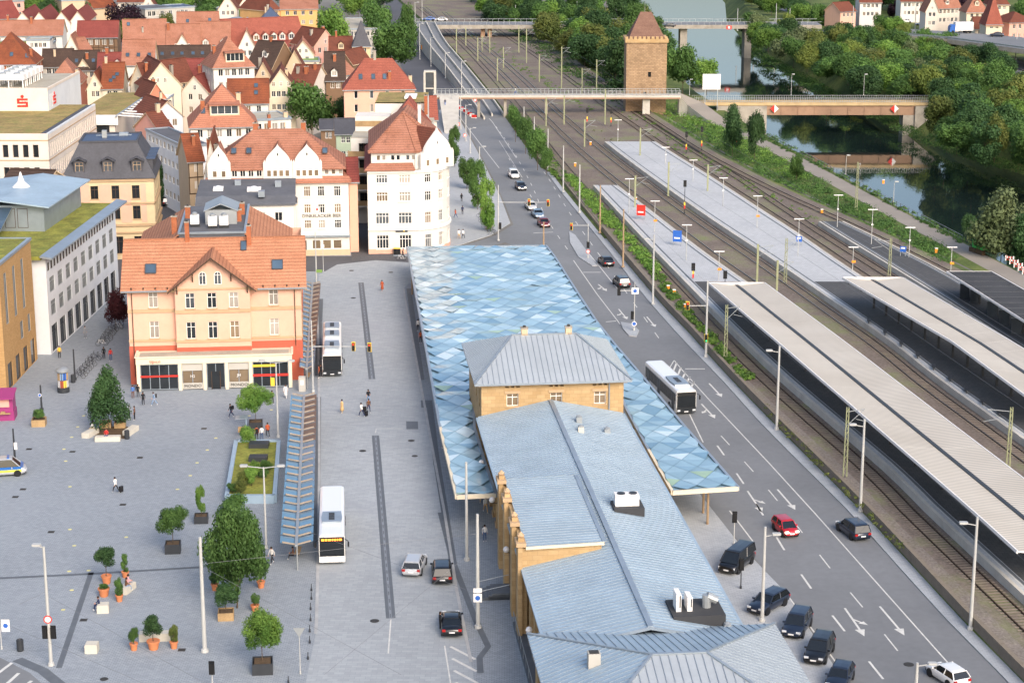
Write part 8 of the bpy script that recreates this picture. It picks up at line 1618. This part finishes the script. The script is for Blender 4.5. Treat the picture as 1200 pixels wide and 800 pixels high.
for x, y, ty in ((730, 313, 245), (703, 273, 217), (679, 249, 193), (660, 225, 171), (642, 199, 151), (626, 172, 137), (614, 158, 125)): pole(x, y, ty, 'tall wooden brown pole along the green strip beside the road' if x > 690 else 'tall pale wire pole along the green strip beside the road', 'mast_brown' if x > 690 else 'pole_grey', .16, .3, 'brown poles along the green strip' if x > 690 else 'pale poles along the green strip', 'wire_pole', 'pole')
pole(893, 727, 617, 'pale lamp post between the black van and parked cars', r=.17, z=.12, name='street_lamp', cat='street lamp', arm=((1.0, .9, 1),)); pole(1073, 812, 776, 'pale lamp post top at the road edge', r=.16, z=.02, name='street_lamp', cat='street lamp', arm=((1.2, .3, 1),)); pole(868, 689, 655, 'dark slim signal post in front of the black van', 'steel_dark', .06, .12, extras=(tsig(0, -.5, back=True),), name='traffic_signal', cat='traffic signal'); pole(860, 638, 601, 'slim grey signal post at the pavement edge', r=.06, z=.12, name='traffic_signal', cat='traffic signal', extras=(tsig(0, -.4, back=True),))
pole(689, 302, 262, 'curved signal mast with red light on the first traffic island', r=.09, z=.15, name='traffic_signal', cat='traffic signal', extras=(beam(-2.6, -.3), tsig(-2.8, -.5), tsig(0, 2.2, back=True), disc(0, 1.1, .35, 'sign_red', 'white_paint'))); pole(743, 387, 330, 'signal mast with white board and blue arrow sign on the second traffic island', r=.09, z=.15, name='traffic_signal', cat='traffic signal', extras=(beam(-2.3, -1.3), plate(.05, -1.3, 1.0, .9, 'white_paint', -.16, 'sign_blue'), tsig(-2.2, -1.4, back=True), disc(0, 1.0, .36, 'white_paint', 'sign_blue'), tsig(-.25, 2.2, back=True)))
pole(584, 282, 217, 'tall grey signal pole at the street corner with a beam across the road', r=.13, z=.1, name='traffic_signal', cat='traffic signal', extras=(beam(8.6, -3.0), tsig(5.3, -3.0), tsig(8.6, -3.1), tsig(.3, 2.6, back=True))); pole(637, 296, 260, 'brown wooden wire pole above the canopy edge', 'mast_brown', .16)
for x, y, ty in ((487, 60, 3), (495, 45, 0), (505, 78, 44), (522, 92, 62), (541, 118, 72), (492, 70, 28), (540, 152, 112), (546, 166, 123), (551, 180, 150), (562, 205, 172), (530, 140, 110)): pole(x, y, ty, 'tall pale lamp post beside the ramp road and foot bridge', r=.14, group='lamp posts beside the ramp road', name='street_lamp', cat='street lamp', arm=((1.0, .2, 1),))
for x, y, z, l in ((496, 60, 1, 'orange lit warning board beside the ramp road'),): pole(x, y, 54, l, r=.05, name='sign_post', cat='sign', extras=(plate(0, -.4, 1.4, 1.4, 'orange_box'),))
for x, y, ty in ((537, 150, 147), (545, 163, 160), (557, 122, 119)): pole(x, y, ty - 3, 'small lit no entry sign at the road fork', r=.04, group='signs at the road fork', name='sign_post', cat='sign', extras=(disc(0, -.3, .4, 'lamp_red', 'white_paint'),))
for i in range(10): pt = P(533 + i * 2.5, 124 + i * 1.6); g = MB(); g.box(-.6, -.2, 0, .6, .2, .8, 'sign_red' if i % 2 else 'white_paint'); g.box(-.7, -.3, 0, .7, .3, .15, 'white_paint'); tag(link('road_barrier', g.mesh('road_barrier'), None, pt, R(-35)), 'red and white plastic barrier block at the road fork under the foot bridge', 'barrier', 'barrier blocks at the road fork')
# far street lamps and flag poles across the river
for x, y, ty in ((909, 35, 4), (925, 35, 10), (999, 36, 7), (1028, 38, 14), (1072, 38, 3), (1088, 36, 12), (1107, 38, 10), (1190, 70, 28), (1164, 46, 18), (1176, 40, 20), (864, 36, 10), (884, 34, 14), (676, 34, 2), (604, 30, 6), (610, 32, 10)): pole(x, y, ty, 'thin pale lamp pole near the far crossing and highway', r=.16, group='lamp poles at the far crossing', name='street_lamp', cat='street lamp')
for x in (808, 927, 1012): pole(x, 112, 88 if x > 900 else 94, 'small lamp post on the river bridge', r=.07, z=2.0, group='lamps on the river bridge', name='street_lamp', cat='street lamp', arm=((.4, .05, 1),))
for x, y, ty in ((1047, 237, 214), (991, 205, 183)): pole(x, y, ty, 'slim lamp post along the riverside path', r=.06, group='lamps along the riverside path', name='street_lamp', cat='street lamp', arm=((.4, .05, 1),))
# ------------------------------------------------------------------ railway masts, platform lamps, signals
def mast(bx, by, ty, z=ZR, m='mast_green', arm=-2.6, lattice=True, label='green lattice catenary mast with a cantilever arm beside the tracks', group='catenary masts'):
    p = P(bx, by, z); h = zat(ty, p.y) - z; t = thing('catenary_mast', label, 'catenary mast', p, 0, group); g = MB()
    if lattice:
        for x, y in ((-.2, -.15), (.2, -.15), (.2, .15), (-.2, .15)): g.bar((x, y, 0), (x * .6, y * .6, h), .07, .07, m)
        n = int(h / .6)
        for i in range(n):
            z0, z1 = h * i / n, h * (i + 1) / n; k0, k1 = 1 - .4 * i / n, 1 - .4 * (i + 1) / n; s = 1 if i % 2 else -1
            for y in (-.15, .15): g.bar((-.2 * s * k0, y * k0, z0), (.2 * s * k1, y * k1, z1), .04, .04, m)
    else: g.box(-.15, -.15, 0, .15, .15, h, m)
    g.build('mast', t); g = MB(); g.bar((0, 0, h - .5), (arm, 0, h - .2), .07, .07, 'galvanised'); g.bar((0, 0, h - 2.0), (arm, 0, h - .2), .06, .06, 'galvanised'); g.bar((arm * .5, 0, h - 1.3), (arm * 1.15, 0, h - 1.6), .05, .05, 'galvanised'); g.build('cantilever', t)
for a in ((990, 558, 477), (1181, 547, 477), (850, 420, 357), (920, 331, 279), (1042, 323, 279)): mast(*a, arm=1.8 if a[0] < 1000 else -2.6)
mast(1003, 248, 190, .3, arm=.5, label='tall lattice mast on the grass bank near the path', group=None)
for a in ((744, 247, 206), (750, 186, 150), (709, 146, 105), (661, 146, 112), (640, 148, 114), (783, 230, 190), (829, 228, 193), (887, 330, 286), (685, 172, 140), (910, 345, 305)): mast(*a, arm=2.4, lattice=False, label='green steel catenary mast between the tracks near the platforms', group='catenary masts near the platforms')
for a in ((658, 104, 55), (699, 105, 70), (617, 74, 34), (682, 110, 80), (535, 64, 33), (546, 54, 32), (565, 60, 42), (590, 80, 55), (583, 95, 68), (560, 72, 44), (632, 96, 64), (574, 62, 36), (608, 62, 30)): mast(*a, arm=2.2, lattice=False, m='mast_green', label='grey green catenary mast beyond the foot bridge', group='catenary masts beyond the foot bridge')
def tlamp(bx, by, ty, group, label, orange=False):
    z = 1.72; p = P(bx, by, z); h = max(3.6, zat(ty, p.y) - z); t = thing('platform_lamp', label, 'platform lamp', p, 0, group); g = MB(); g.tube((0, 0, 0), (0, 0, h), .07, .05, 'pole_grey', 8); g.build('post', t); g = MB(); g.box(-.8, -.12, h, .8, .12, h + .12, 'white_paint'); g.build('lamp_head', t)
    if orange: g = MB(); g.bx((.1, -.12, h * .35), (.6, .15, .35), 'orange_box'); g.build('notice_box', t)
    else: g = MB(); g.bx((0, -.1, h * .55), (.3, .08, .25), 'white_paint'); g.build('number_plate', t)
for i, a in enumerate(((737, 250, 210), (767, 272, 236), (804, 305, 264), (842, 328, 295))): tlamp(*a, 'lamps on the platform beside the road wall', 'double armed white lamp on the narrow platform beside the road wall', i in (1, 3))
for i, a in enumerate(((724, 166, 141), (780, 193, 176), (812, 212, 188), (847, 242, 209), (887, 267, 230), (935, 300, 257), (999, 317, 290))): tlamp(*a, 'lamps on the middle platform', 'double armed white lamp on the middle platform', i in (4, 6))
for i, a in enumerate(((981, 266, 229), (1021, 286, 246), (1065, 301, 267), (1114, 320, 290))): tlamp(*a, 'lamps on the river side platform', 'double armed white lamp on the dark river side platform', i == 3)
def rsignal(bx, by, ty, label, group, z=ZR): pole(bx, by, ty, label, 'steel_dark', .07, z, group, 'rail_signal', 'rail signal', extras=(lambda t, h: (lambda g: (g.box(-.28, -.15, h - 1.1, .28, .15, h + .1, 'black_plastic'), g.build('signal_head', t)))(MB()), lambda t, h: (lambda g: (g.box(-.13, -.12, .9, .13, -.07, 1.5, 'sign_red'), g.box(-.13, -.12, 1.5, .13, -.07, 2.1, 'signal_yellow'), g.build('mast_sign', t)))(MB())))
for a in ((802, 250, 212), (812, 332, 309), (849, 352, 318), (804, 180, 155), (822, 176, 149), (688, 147, 127), (716, 148, 128), (863, 172, 160)): rsignal(*a, 'black railway signal with a red and yellow mast plate', 'railway signals')
for x, y, w_, m_, l in ((751, 257, 1.6, 'sign_red', 'red poster board on the narrow platform'), (793.5, 288, 1.5, 'sign_blue', 'blue and white poster board on the narrow platform'), (1058, 300, 1.0, 'sign_blue', 'blue station name board on the river side platform'), (936, 288, 1.0, 'sign_blue', 'blue station name board on the middle platform')):
    t = thing('poster_board', l, 'poster board', P(x, y, 1.72), R(-18)); g = MB(); g.box(-w_ / 2, -.06, .7, w_ / 2, .06, 2.6 if w_ > 1.2 else 1.6, m_); b_ = g.build('board', t); g = MB(); [g.box(s - .05, -.05, 0, s + .05, .05, .7, 'galvanised') for s in (-w_ / 2 + .1, w_ / 2 - .1)]; g.build('feet', t); g = MB(); g.box(-w_ * .35, -.075, 1.2, w_ * .3, -.061, 1.45, 'white_paint'); g.build('print', b_)
for i, (x, y) in enumerate(((733, 247), (745, 236), (783, 340), (803, 362), (692, 170), (674, 195), (1035, 215), (1097, 296), (963, 250), (790, 345))): g = MB(); g.bx((0, 0, 0), (.4, .4, .7), 'orange_box'); g.bx((0, 0, .7), (.5, .5, .08), 'white_paint'); tag(link('track_box', g.mesh('track_box'), None, P(x, y, ZR - .15)), 'small orange trackside box between the rails', 'track box', 'orange trackside boxes')
for i in range(9):
    x0, y0 = 1040 + i * 19, 373 + i * 13.5; p = P(x0 - 22, y0 + 5, 1.73); t = thing('platform_bench', 'dark bench under the middle platform roof', 'bench', p, R(-10), 'benches under the middle platform roof'); g = MB(); g.box(-.25, -.9, .4, .25, .9, .46, 'steel_dark'); g.build('seat', t); g = MB(); g.box(-.05, -.7, 0, .05, -.6, .4, 'steel_dark'); g.box(-.05, .6, 0, .05, .7, .4, 'steel_dark'); g.build('leg', t)
for i, (x, y) in enumerate(((1130, 347), (1142, 352), (1162, 368), (1176, 378), (1190, 388))): g = MB(); g.box(-.7, -1.6, 0, .7, 1.6, 2.2, 'glass_mid'); g.box(-.8, -1.7, 2.2, .8, 1.7, 2.3, 'zinc'); tag(link('waiting_cabin', g.mesh('waiting_cabin'), None, P(x, y, 1.67), R(-12)), 'glass waiting cabin under the dark river side roof', 'waiting cabin', 'waiting cabins under the dark roof')
# trackside fence along the river path
fn = thing('river_fence', 'long thin mesh fence between riverside path and water', 'fence', P(985, 206)); q = resample(dense([v.copy() for v in pxs([(1128, 284), (1040, 238), (967, 198), (905, 165), (870, 145)])], 4), 2.2); o0 = Vector(fn.location); g = MB()
for a, b_ in zip(q, q[1:]): g.bar(a - o0 + Vector((0, 0, 1.2)), b_ - o0 + Vector((0, 0, 1.2)), .05, .05, 'galvanised'); g.bar(a - o0 + Vector((0, 0, .6)), b_ - o0 + Vector((0, 0, .6)), .03, .03, 'galvanised')
g.build('rail', fn)
for a in q: v = a - o0; g = MB(); g.box(v.x - .04, v.y - .04, 0, v.x + .04, v.y + .04, 1.25, 'steel_dark'); g.build('post', fn)
# wires: trolley bus wires over the bus road, contact wires over the tracks
for i, (a, b_, za, zb_) in enumerate((((240, 660, 7.0), (560, 625, 7.0), 0, 0), ((240, 665, 7), (470, 790, 6), 0, 0), ((300, 600, 6), (545, 690, 6), 0, 0), ((380, 790, 6), (560, 640, 6.5), 0, 0), ((60, 700, 6.5), (240, 800, 6.5), 0, 0), ((0, 728, 6.5), (180, 805, 6.5), 0, 0), ((60, 690, 6), (22, 708, 5.5), 0, 0))): g = MB(); g.path([P(*a), P(*b_)], .012, 'wire', 5); tag(g.build('overhead_wire'), 'thin overhead wire spanning between the wire poles of the square', 'wire', 'overhead wires of the square')
for k in (0, 1, 2, 3, 4): g = MB(); q = [v + Vector((0, 0, 5.4)) for v in resample(TD[k], 24)]; g.path(q, .014, 'wire', 4); tag(g.build('contact_wire'), 'thin contact wire hanging above a railway track', 'wire', 'contact wires above the tracks')
# ------------------------------------------------------------------ square: planters, pots, benches, kiosk
def planter(x, y, s, h_, m, label, plant=None, hp=1.0, wp=.6, leafm='leaf_green', shape='round', soil=True, group=None, name='planter', cat='planter'):
    p = P(x, y, .006); t = thing(name, label, cat, p, R(6), group)
    if m == 'terracotta': g = MB(); g.lathe((0, 0, 0), [(s * .33, 0), (s * .44, h_ * .8), (s * .5, h_ * .82), (s * .5, h_), (s * .42, h_), (s * .42, h_ - .06)], m, 16); g.build('pot', t)
    else:
        g = MB(); b = s / 2; g.box(-b, -b, 0, b, -b + .07, h_, m); g.box(-b, b - .07, 0, b, b, h_, m); g.box(-b, -b + .07, 0, -b + .07, b - .07, h_, m); g.box(b - .07, -b + .07, 0, b, b - .07, h_, m); g.build('box', t)
    g = MB(); g.box(-s * .4, -s * .4, h_ * .2, s * .4, s * .4, h_ - .07, 'soil'); g.build('soil', t) if m != 'terracotta' else None
    if plant: 
        base = Vector((p.x, p.y, h_ - .08)); tree(base, hp, wp, plant, leafm, shape, trunk=.04 if shape not in ('round', 'fine') or hp < 2 else (.12 if hp > 4.8 else .22), name='potted_plant', cat='plant')
    return t
planter(203, 646, 1.5, .95, 'steel_dark', 'dark box planter with a slim trunked round tree', 'round headed small tree with pale trunk in the dark planter', 4.2, 1.75, 'leaf_green', 'fine'); planter(300, 503, 1.6, 1.05, 'steel_dark', 'dark box planter with a light feathery tree near the shop', 'light feathery tree in the dark planter near the shop', 4.6, 2.3, 'leaf_light', 'fine'); planter(308, 786, 1.7, 1.0, 'steel_dark', 'dark box planter with a bright bushy tree at the lower kerb', 'bright green bushy tree in the dark planter at the lower kerb', 5.0, 2.0, 'leaf_light', 'fine'); planter(236, 611, 1.4, .75, 'steel_dark', 'dark low box planter with a thin shrub', 'thin upright shrub in the dark low planter', 3.0, .7, 'leaf_light', 'tall')
planter(46, 498, 1.6, .85, 'wood', 'wooden box planter with low green shrub beside the dark post', 'low green shrub in the wooden planter', 1.3, .75, 'leaf_green'); planter(124, 500, 1.3, .7, 'wood', 'wooden box planter inside the bench ring, first of two'); planter(141, 500, 1.3, .7, 'wood', 'wooden box planter inside the bench ring beside the first', 'low leaves in the second wooden planter of the bench ring', .8, .5)
planter(265, 724, 1.4, .75, 'wood', 'wooden box planter below the large dark tree', 'dark leafy shrub in the wooden planter below the large tree', 2.6, 1.3, 'leaf_dark')
for x, y, s, h_, hp, wp, lm, sh, l in ((125, 683, 1.0, .8, 3.0, 1.15, 'leaf_dark', 'round', 'with a large two ball dark bush'), (122, 698, 1.1, .8, .5, .5, 'leaf_green', 'round', 'with low leaves'), (147, 676, .75, .6, 1.7, .5, 'leaf_green', 'tall', 'with an upright bush behind the seated pair'), (140, 704, .75, .65, 2.0, .55, 'leaf_green', 'tall', 'with an upright bush in front of the seated pair'), (157, 761, .75, .65, 1.6, .52, 'leaf_green', 'round', 'with a small round bush beside the long bench'), (180, 760, 1.15, .8, 2.4, 1.05, 'leaf_dark', 'round', 'with a big ball bush in the middle of three'), (204, 759, .75, .65, 1.9, .55, 'leaf_olive', 'tall', 'with an upright bush at the end of the long bench'), (252, 691, .75, .65, 1.3, .6, 'leaf_dark', 'round', 'with a dark bush beside the large tree'), (299, 716, .8, .65, 1.2, .5, 'leaf_green', 'round', 'with a small bush on the shelter side of the large tree'), (306, 688, .8, .65, 2.4, .9, 'leaf_dark', 'round', 'with a dark tall bush next to the blue shelter')):
    planter(x, y, s, h_, 'terracotta', 'terracotta pot ' + l, 'dark clipped plant ' + l.replace('with a ', 'shaped as ').replace('with an ', 'shaped as ').replace('with low leaves', 'of low leaves in the wide pot'), hp, wp, lm, sh, name='flower_pot', cat='flower pot')
def block(x, y, a, b_, h_, rot, label, m='pale_stone'):
    g = MB(); g.box(-a / 2, -b_ / 2, 0, a / 2, b_ / 2, h_ - .05, m); g.box(-a / 2 + .04, -b_ / 2 + .04, h_ - .05, a / 2 - .04, b_ / 2 - .04, h_, m); tag(link('stone_bench', g.mesh('stone_bench'), None, P(x, y, .006), R(rot)), label, 'bench')
block(121, 716, 1.05, 1.0, .75, 8, 'pale stone block with a seated person'); block(108, 763, 1.05, 1.0, .8, 0, 'empty pale stone block in the lower square'); block(182, 749, 2.7, .9, .7, 4, 'long pale stone bench behind the three pots'); block(149, 692, .9, 2.0, .6, -15, 'pale stone bench under the seated pair beside pots')
block(106, 510, .95, 2.4, .6, -18, 'pale stone bench at the ring with a person in white'); block(126.5, 516, 2.9, .9, .55, 4, 'long pale stone bench at the ring with a person in red'); block(153.5, 507, .9, 2.6, .6, -14, 'pale stone bench at the ring beside the dark bin')
g = MB(); p0 = P(129, 506, .008); g.prism([(p.x - p0.x, p.y - p0.y) for p in pxs([(110, 514), (150, 514), (150, 500), (116, 500)])], 0, .03, 'soil'); tag(link('tree_bed', g.mesh('tree_bed'), None, p0), 'brown earth bed inside the stone bench ring', 'tree bed')
for q in (((109.5, 506), 60, 'sit', 'white', 'beige', 'person in white sitting on the stone bench ring', None), ((125, 514), 180, 'sit', 'red', 'jeans', 'person in red and blue sitting on the long stone bench', None), ((116.5, 714), 110, 'sit', 'navy', 'navy', 'person in navy sitting on the stone block', None), ((150, 688), -60, 'sit', 'pink', 'grey', 'person in pink sitting on the bench beside pots', None), ((148, 692), -60, 'sit', 'brown', 'denim', 'person in brown sitting on the bench beside pots', None), ((344, 655), 90, 'sit', 'brown', 'black', 'person in brown sitting under the blue shelter', None), ((301, 516), 20, 'stand', 'rust', 'black', 'person in rust with a backpack at the garden bed', None, 'backpack'), ((307, 516), 0, 'stand', 'white', 'jeans', 'person in white at the rim of the garden bed', None), ((314, 512), 20, 'walk', 'rust', 'black', 'person with a pushchair beside the lamp post', None)):
    (x, y), face, pose, top, legs, lab, arm = q[:7]; person(P(x, y, .12 if pose == 'sit' else .006), face, pose, top, legs, lab, arm, extra=q[7] if len(q) > 7 else None)
for x, y, l in ((149, 514, 'dark litter bin at the stone bench ring'), (86, 448, 'dark litter bin beside the advertising column'), (24, 762, 'dark litter bin with a pale rim beside the bus stop post')): g = MB(); g.lathe((0, 0, 0), [(.26, 0), (.3, .1), (.3, 1.0), (.24, 1.05), (.2, .95)], 'steel_dark', 14); tag(link('litter_bin', g.mesh('litter_bin'), None, P(x, y, .006)), l, 'litter bin')
# advertising column
t = thing('advertising_column', 'round advertising column covered in colourful posters', 'advertising column', P(74.5, 459, .006)); g = MB(); g.lathe((0, 0, 0), [(.75, 0), (.75, .55), (.65, .6), (.65, 2.6)], 'steel_dark', 20); g.build('drum', t); g = MB(); g.lathe((0, 0, 2.6), [(.66, 0), (.85, .08), (.85, .3), (.6, .5), (.2, .62)], 'galvanised', 20); g.build('cap', t)
for i in range(10):
    for k in range(2): g = MB(); a0, a1 = 2 * math.pi * i / 10 + .03, 2 * math.pi * (i + 1) / 10 - .03; z0 = .68 + k * .95; r_ = .67; g.face([(r_ * math.cos(a0), r_ * math.sin(a0), z0), (r_ * math.cos(a1), r_ * math.sin(a1), z0), (r_ * math.cos(a1), r_ * math.sin(a1), z0 + .9), (r_ * math.cos(a0), r_ * math.sin(a0), z0 + .9)], ['white_paint', 'sign_blue', 'cloth_rust', 'cloth_beige', 'signal_yellow', 'cloth_denim'][(i * 2 + k * 3) % 6]); g.build('poster', t)
# pink kiosk
mat('kiosk_pink', '#93366f', .5, .06, 1); t = thing('market_kiosk', 'magenta market kiosk with goods on its counter', 'kiosk', P(4, 493, .006), R(6)); g = MB(); g.box(-3.5, 0, 0, 1.3, 2.4, 1.1, 'kiosk_pink'); g.box(-3.5, .1, 1.1, 1.2, .3, 2.9, 'kiosk_pink'); g.box(1.0, .3, 1.1, 1.2, 2.4, 2.9, 'kiosk_pink'); g.build('stall', t); g = MB(); g.slab([(-3.7, -.6, 2.9), (1.4, -.6, 2.9), (1.4, 2.6, 3.4), (-3.7, 2.6, 3.4)], .12, 'kiosk_pink'); g.box(-3.2, -.02, 1.7, .8, .08, 2.8, 'plaster_pink'); g.build('roof', t); g = MB(); [g.box(-3 + i * .7, -.35, 1.0, -2.5 + i * .7, -.02, 1.2, c) for i, c in enumerate(('wood', 'cloth_rust', 'wood', 'cloth_beige', 'wood'))]; g.box(-3.2, -.4, .9, .9, -.01, 1.0, 'wood'); g.build('counter', t)
# raised garden bed with blue grey rim
t = thing('garden_bed', 'raised garden bed with a blue grey rim and dry grass', 'garden bed', P(296, 588, .006)); pl = [P(x, y) - P(296, 588) for x, y in ((266, 589), (322, 589), (327, 524), (277, 524))]; mat('rim_blue', '#8ea3b3', .5, .06, 1)
for i in range(4): a, b_ = pl[i], pl[(i + 1) % 4]; g = MB(); g.bar(a + Vector((0, 0, .45)), b_ + Vector((0, 0, .45)), .45, .9, 'rim_blue'); g.build('rim', t)
g = MB(); g.prism([(v.x, v.y) for v in pl], .02, .7, 'sedum', 'soil'); g.build('planting', t)
for x, y, w_ in ((304, 530, 2.2), (303, 546, 2.0)): p = P(x, y) - P(296, 588); g = MB(); g.bx((p.x, p.y, .7), (w_, 1.4, .5), 'steel_dark'); g.build('skylight_box', t)
for i in range(7): tree(P(272 + (i * 13) % 42, 578 - (i % 4) * 9, .68), 1.2 + .5 * (i % 3), .7 + .15 * (i % 2), 'olive green shrub growing in the raised garden bed', ['leaf_green', 'leaf_olive', 'leaf_light'][i % 3], 'round', 'shrubs in the raised garden bed', trunk=.05, name='shrub', cat='shrub')
tree(P(291, 524, .01), 2.8, 1.1, 'light green shrub at the head of the raised garden bed', 'leaf_light', 'round', trunk=.05, name='shrub', cat='shrub'); tree(P(275, 604, .01), 2.6, 1.7, 'low green shrub between garden bed and large tree', 'leaf_green', 'round', trunk=.05, name='shrub', cat='shrub')
t = thing('stop_shelter', 'small glass roofed shelter with a seat beside the planter', 'shelter', P(286, 512, .006), R(6)); g = MB(); g.tube((.3, 0, 0), (.3, 0, 2.5), .06, .06, 'rim_blue', 8); g.build('post', t); g = MB(); g.slab([(-.9, -.7, 2.4), (.5, -.7, 2.5), (.5, .7, 2.5), (-.9, .7, 2.4)], .06, 'zinc'); g.build('roof', t); g = MB(); g.box(-.7, .2, .5, .2, .6, .56, 'wood'); g.box(-.7, .55, .56, .2, .6, 1.1, 'wood'); g.build('seat', t)
t = thing('ticket_machine', 'grey ticket machine pillar with a white screen', 'ticket machine', P(354.5, 458, .006)); g = MB(); g.box(-.42, -.35, 0, .42, .35, 1.9, 'plaster_grey'); g.build('case', t); g = MB(); g.box(-.22, -.37, .9, .22, -.352, 1.5, 'white_paint'); g.build('screen', t)
# bicycles
def bicycle_mesh(m):
    g = MB()
    for y in (-.52, .52):
        pts = [Vector((0, y + .33 * math.cos(a), .34 + .33 * math.sin(a))) for a in [2 * math.pi * i / 12 for i in range(13)]]; g.path(pts, .022, 'rubber', 5)
        for k in range(4): a = math.pi * k / 4; g.tube((0, y - .3 * math.cos(a), .34 - .3 * math.sin(a)), (0, y + .3 * math.cos(a), .34 + .3 * math.sin(a)), .006, .006, 'galvanised', 4)
    for a, b_ in (((0, -.52, .34), (0, -.12, .3)), ((0, -.12, .3), (0, -.25, .85)), ((0, -.52, .34), (0, -.22, .75)), ((0, -.22, .78), (0, .36, .82)), ((0, -.12, .3), (0, .36, .78)), ((0, .52, .34), (0, .34, 1.0))): g.tube(a, b_, .022, .022, m, 6)
    g.tube((-.27, .3, 1.03), (.27, .3, 1.03), .018, .018, 'steel_dark', 6); g.prism([(-.07, -.38), (.07, -.38), (.03, -.12), (-.03, -.12)], .86, .92, 'black_plastic'); return g.mesh('bicycle')
bms = [bicycle_mesh(m) for m in ('steel_dark', 'black_plastic', 'white_paint', 'paint_navy')]; rn = random.Random(9)
for k, (x0, y0, x1, y1, n_, grp, lab) in enumerate(((93, 443, 112, 420, 9, 'bicycles near the advertising column', 'bicycle parked in the rack near the advertising column'), (118, 405, 140, 382, 9, 'bicycles beside the red leaved tree', 'bicycle parked beside the small red leaved tree'), (562, 255, 577, 275, 8, 'bicycles under the street trees', 'bicycle parked under the street trees at the crossing'))):
    for i in range(n_): f = i / (n_ - 1); tag(link('bicycle', bms[rn.choice((0, 1, 1, 3, 3, 2))], None, P(x0 + (x1 - x0) * f + rn.uniform(-2, 2), y0 + (y1 - y0) * f, .006 if k < 2 else .11), R(rn.uniform(60, 110))), lab, 'bicycle', grp)
tag(link('bicycle', bms[2], None, P(470, 305, .02), R(85)), 'white bicycle pushed by the person at the corner house', 'bicycle')
for x, y in ((562, 238), (567, 246), (558, 232), (573, 268), (554, 224)): g = MB(); g.box(-.9, -.3, .38, .9, .3, .46, 'wood'); g.box(-.8, -.25, 0, -.65, .25, .38, 'concrete'); g.box(.65, -.25, 0, .8, .25, .38, 'concrete'); tag(link('street_bench', g.mesh('street_bench'), None, P(x, y, .11), R(60)), 'pale bench under the street trees at the crossing', 'bench', 'benches under the street trees')
print('objects', len(bpy.data.objects), 'tris', sum(len(m.polygons) for m in bpy.data.meshes))
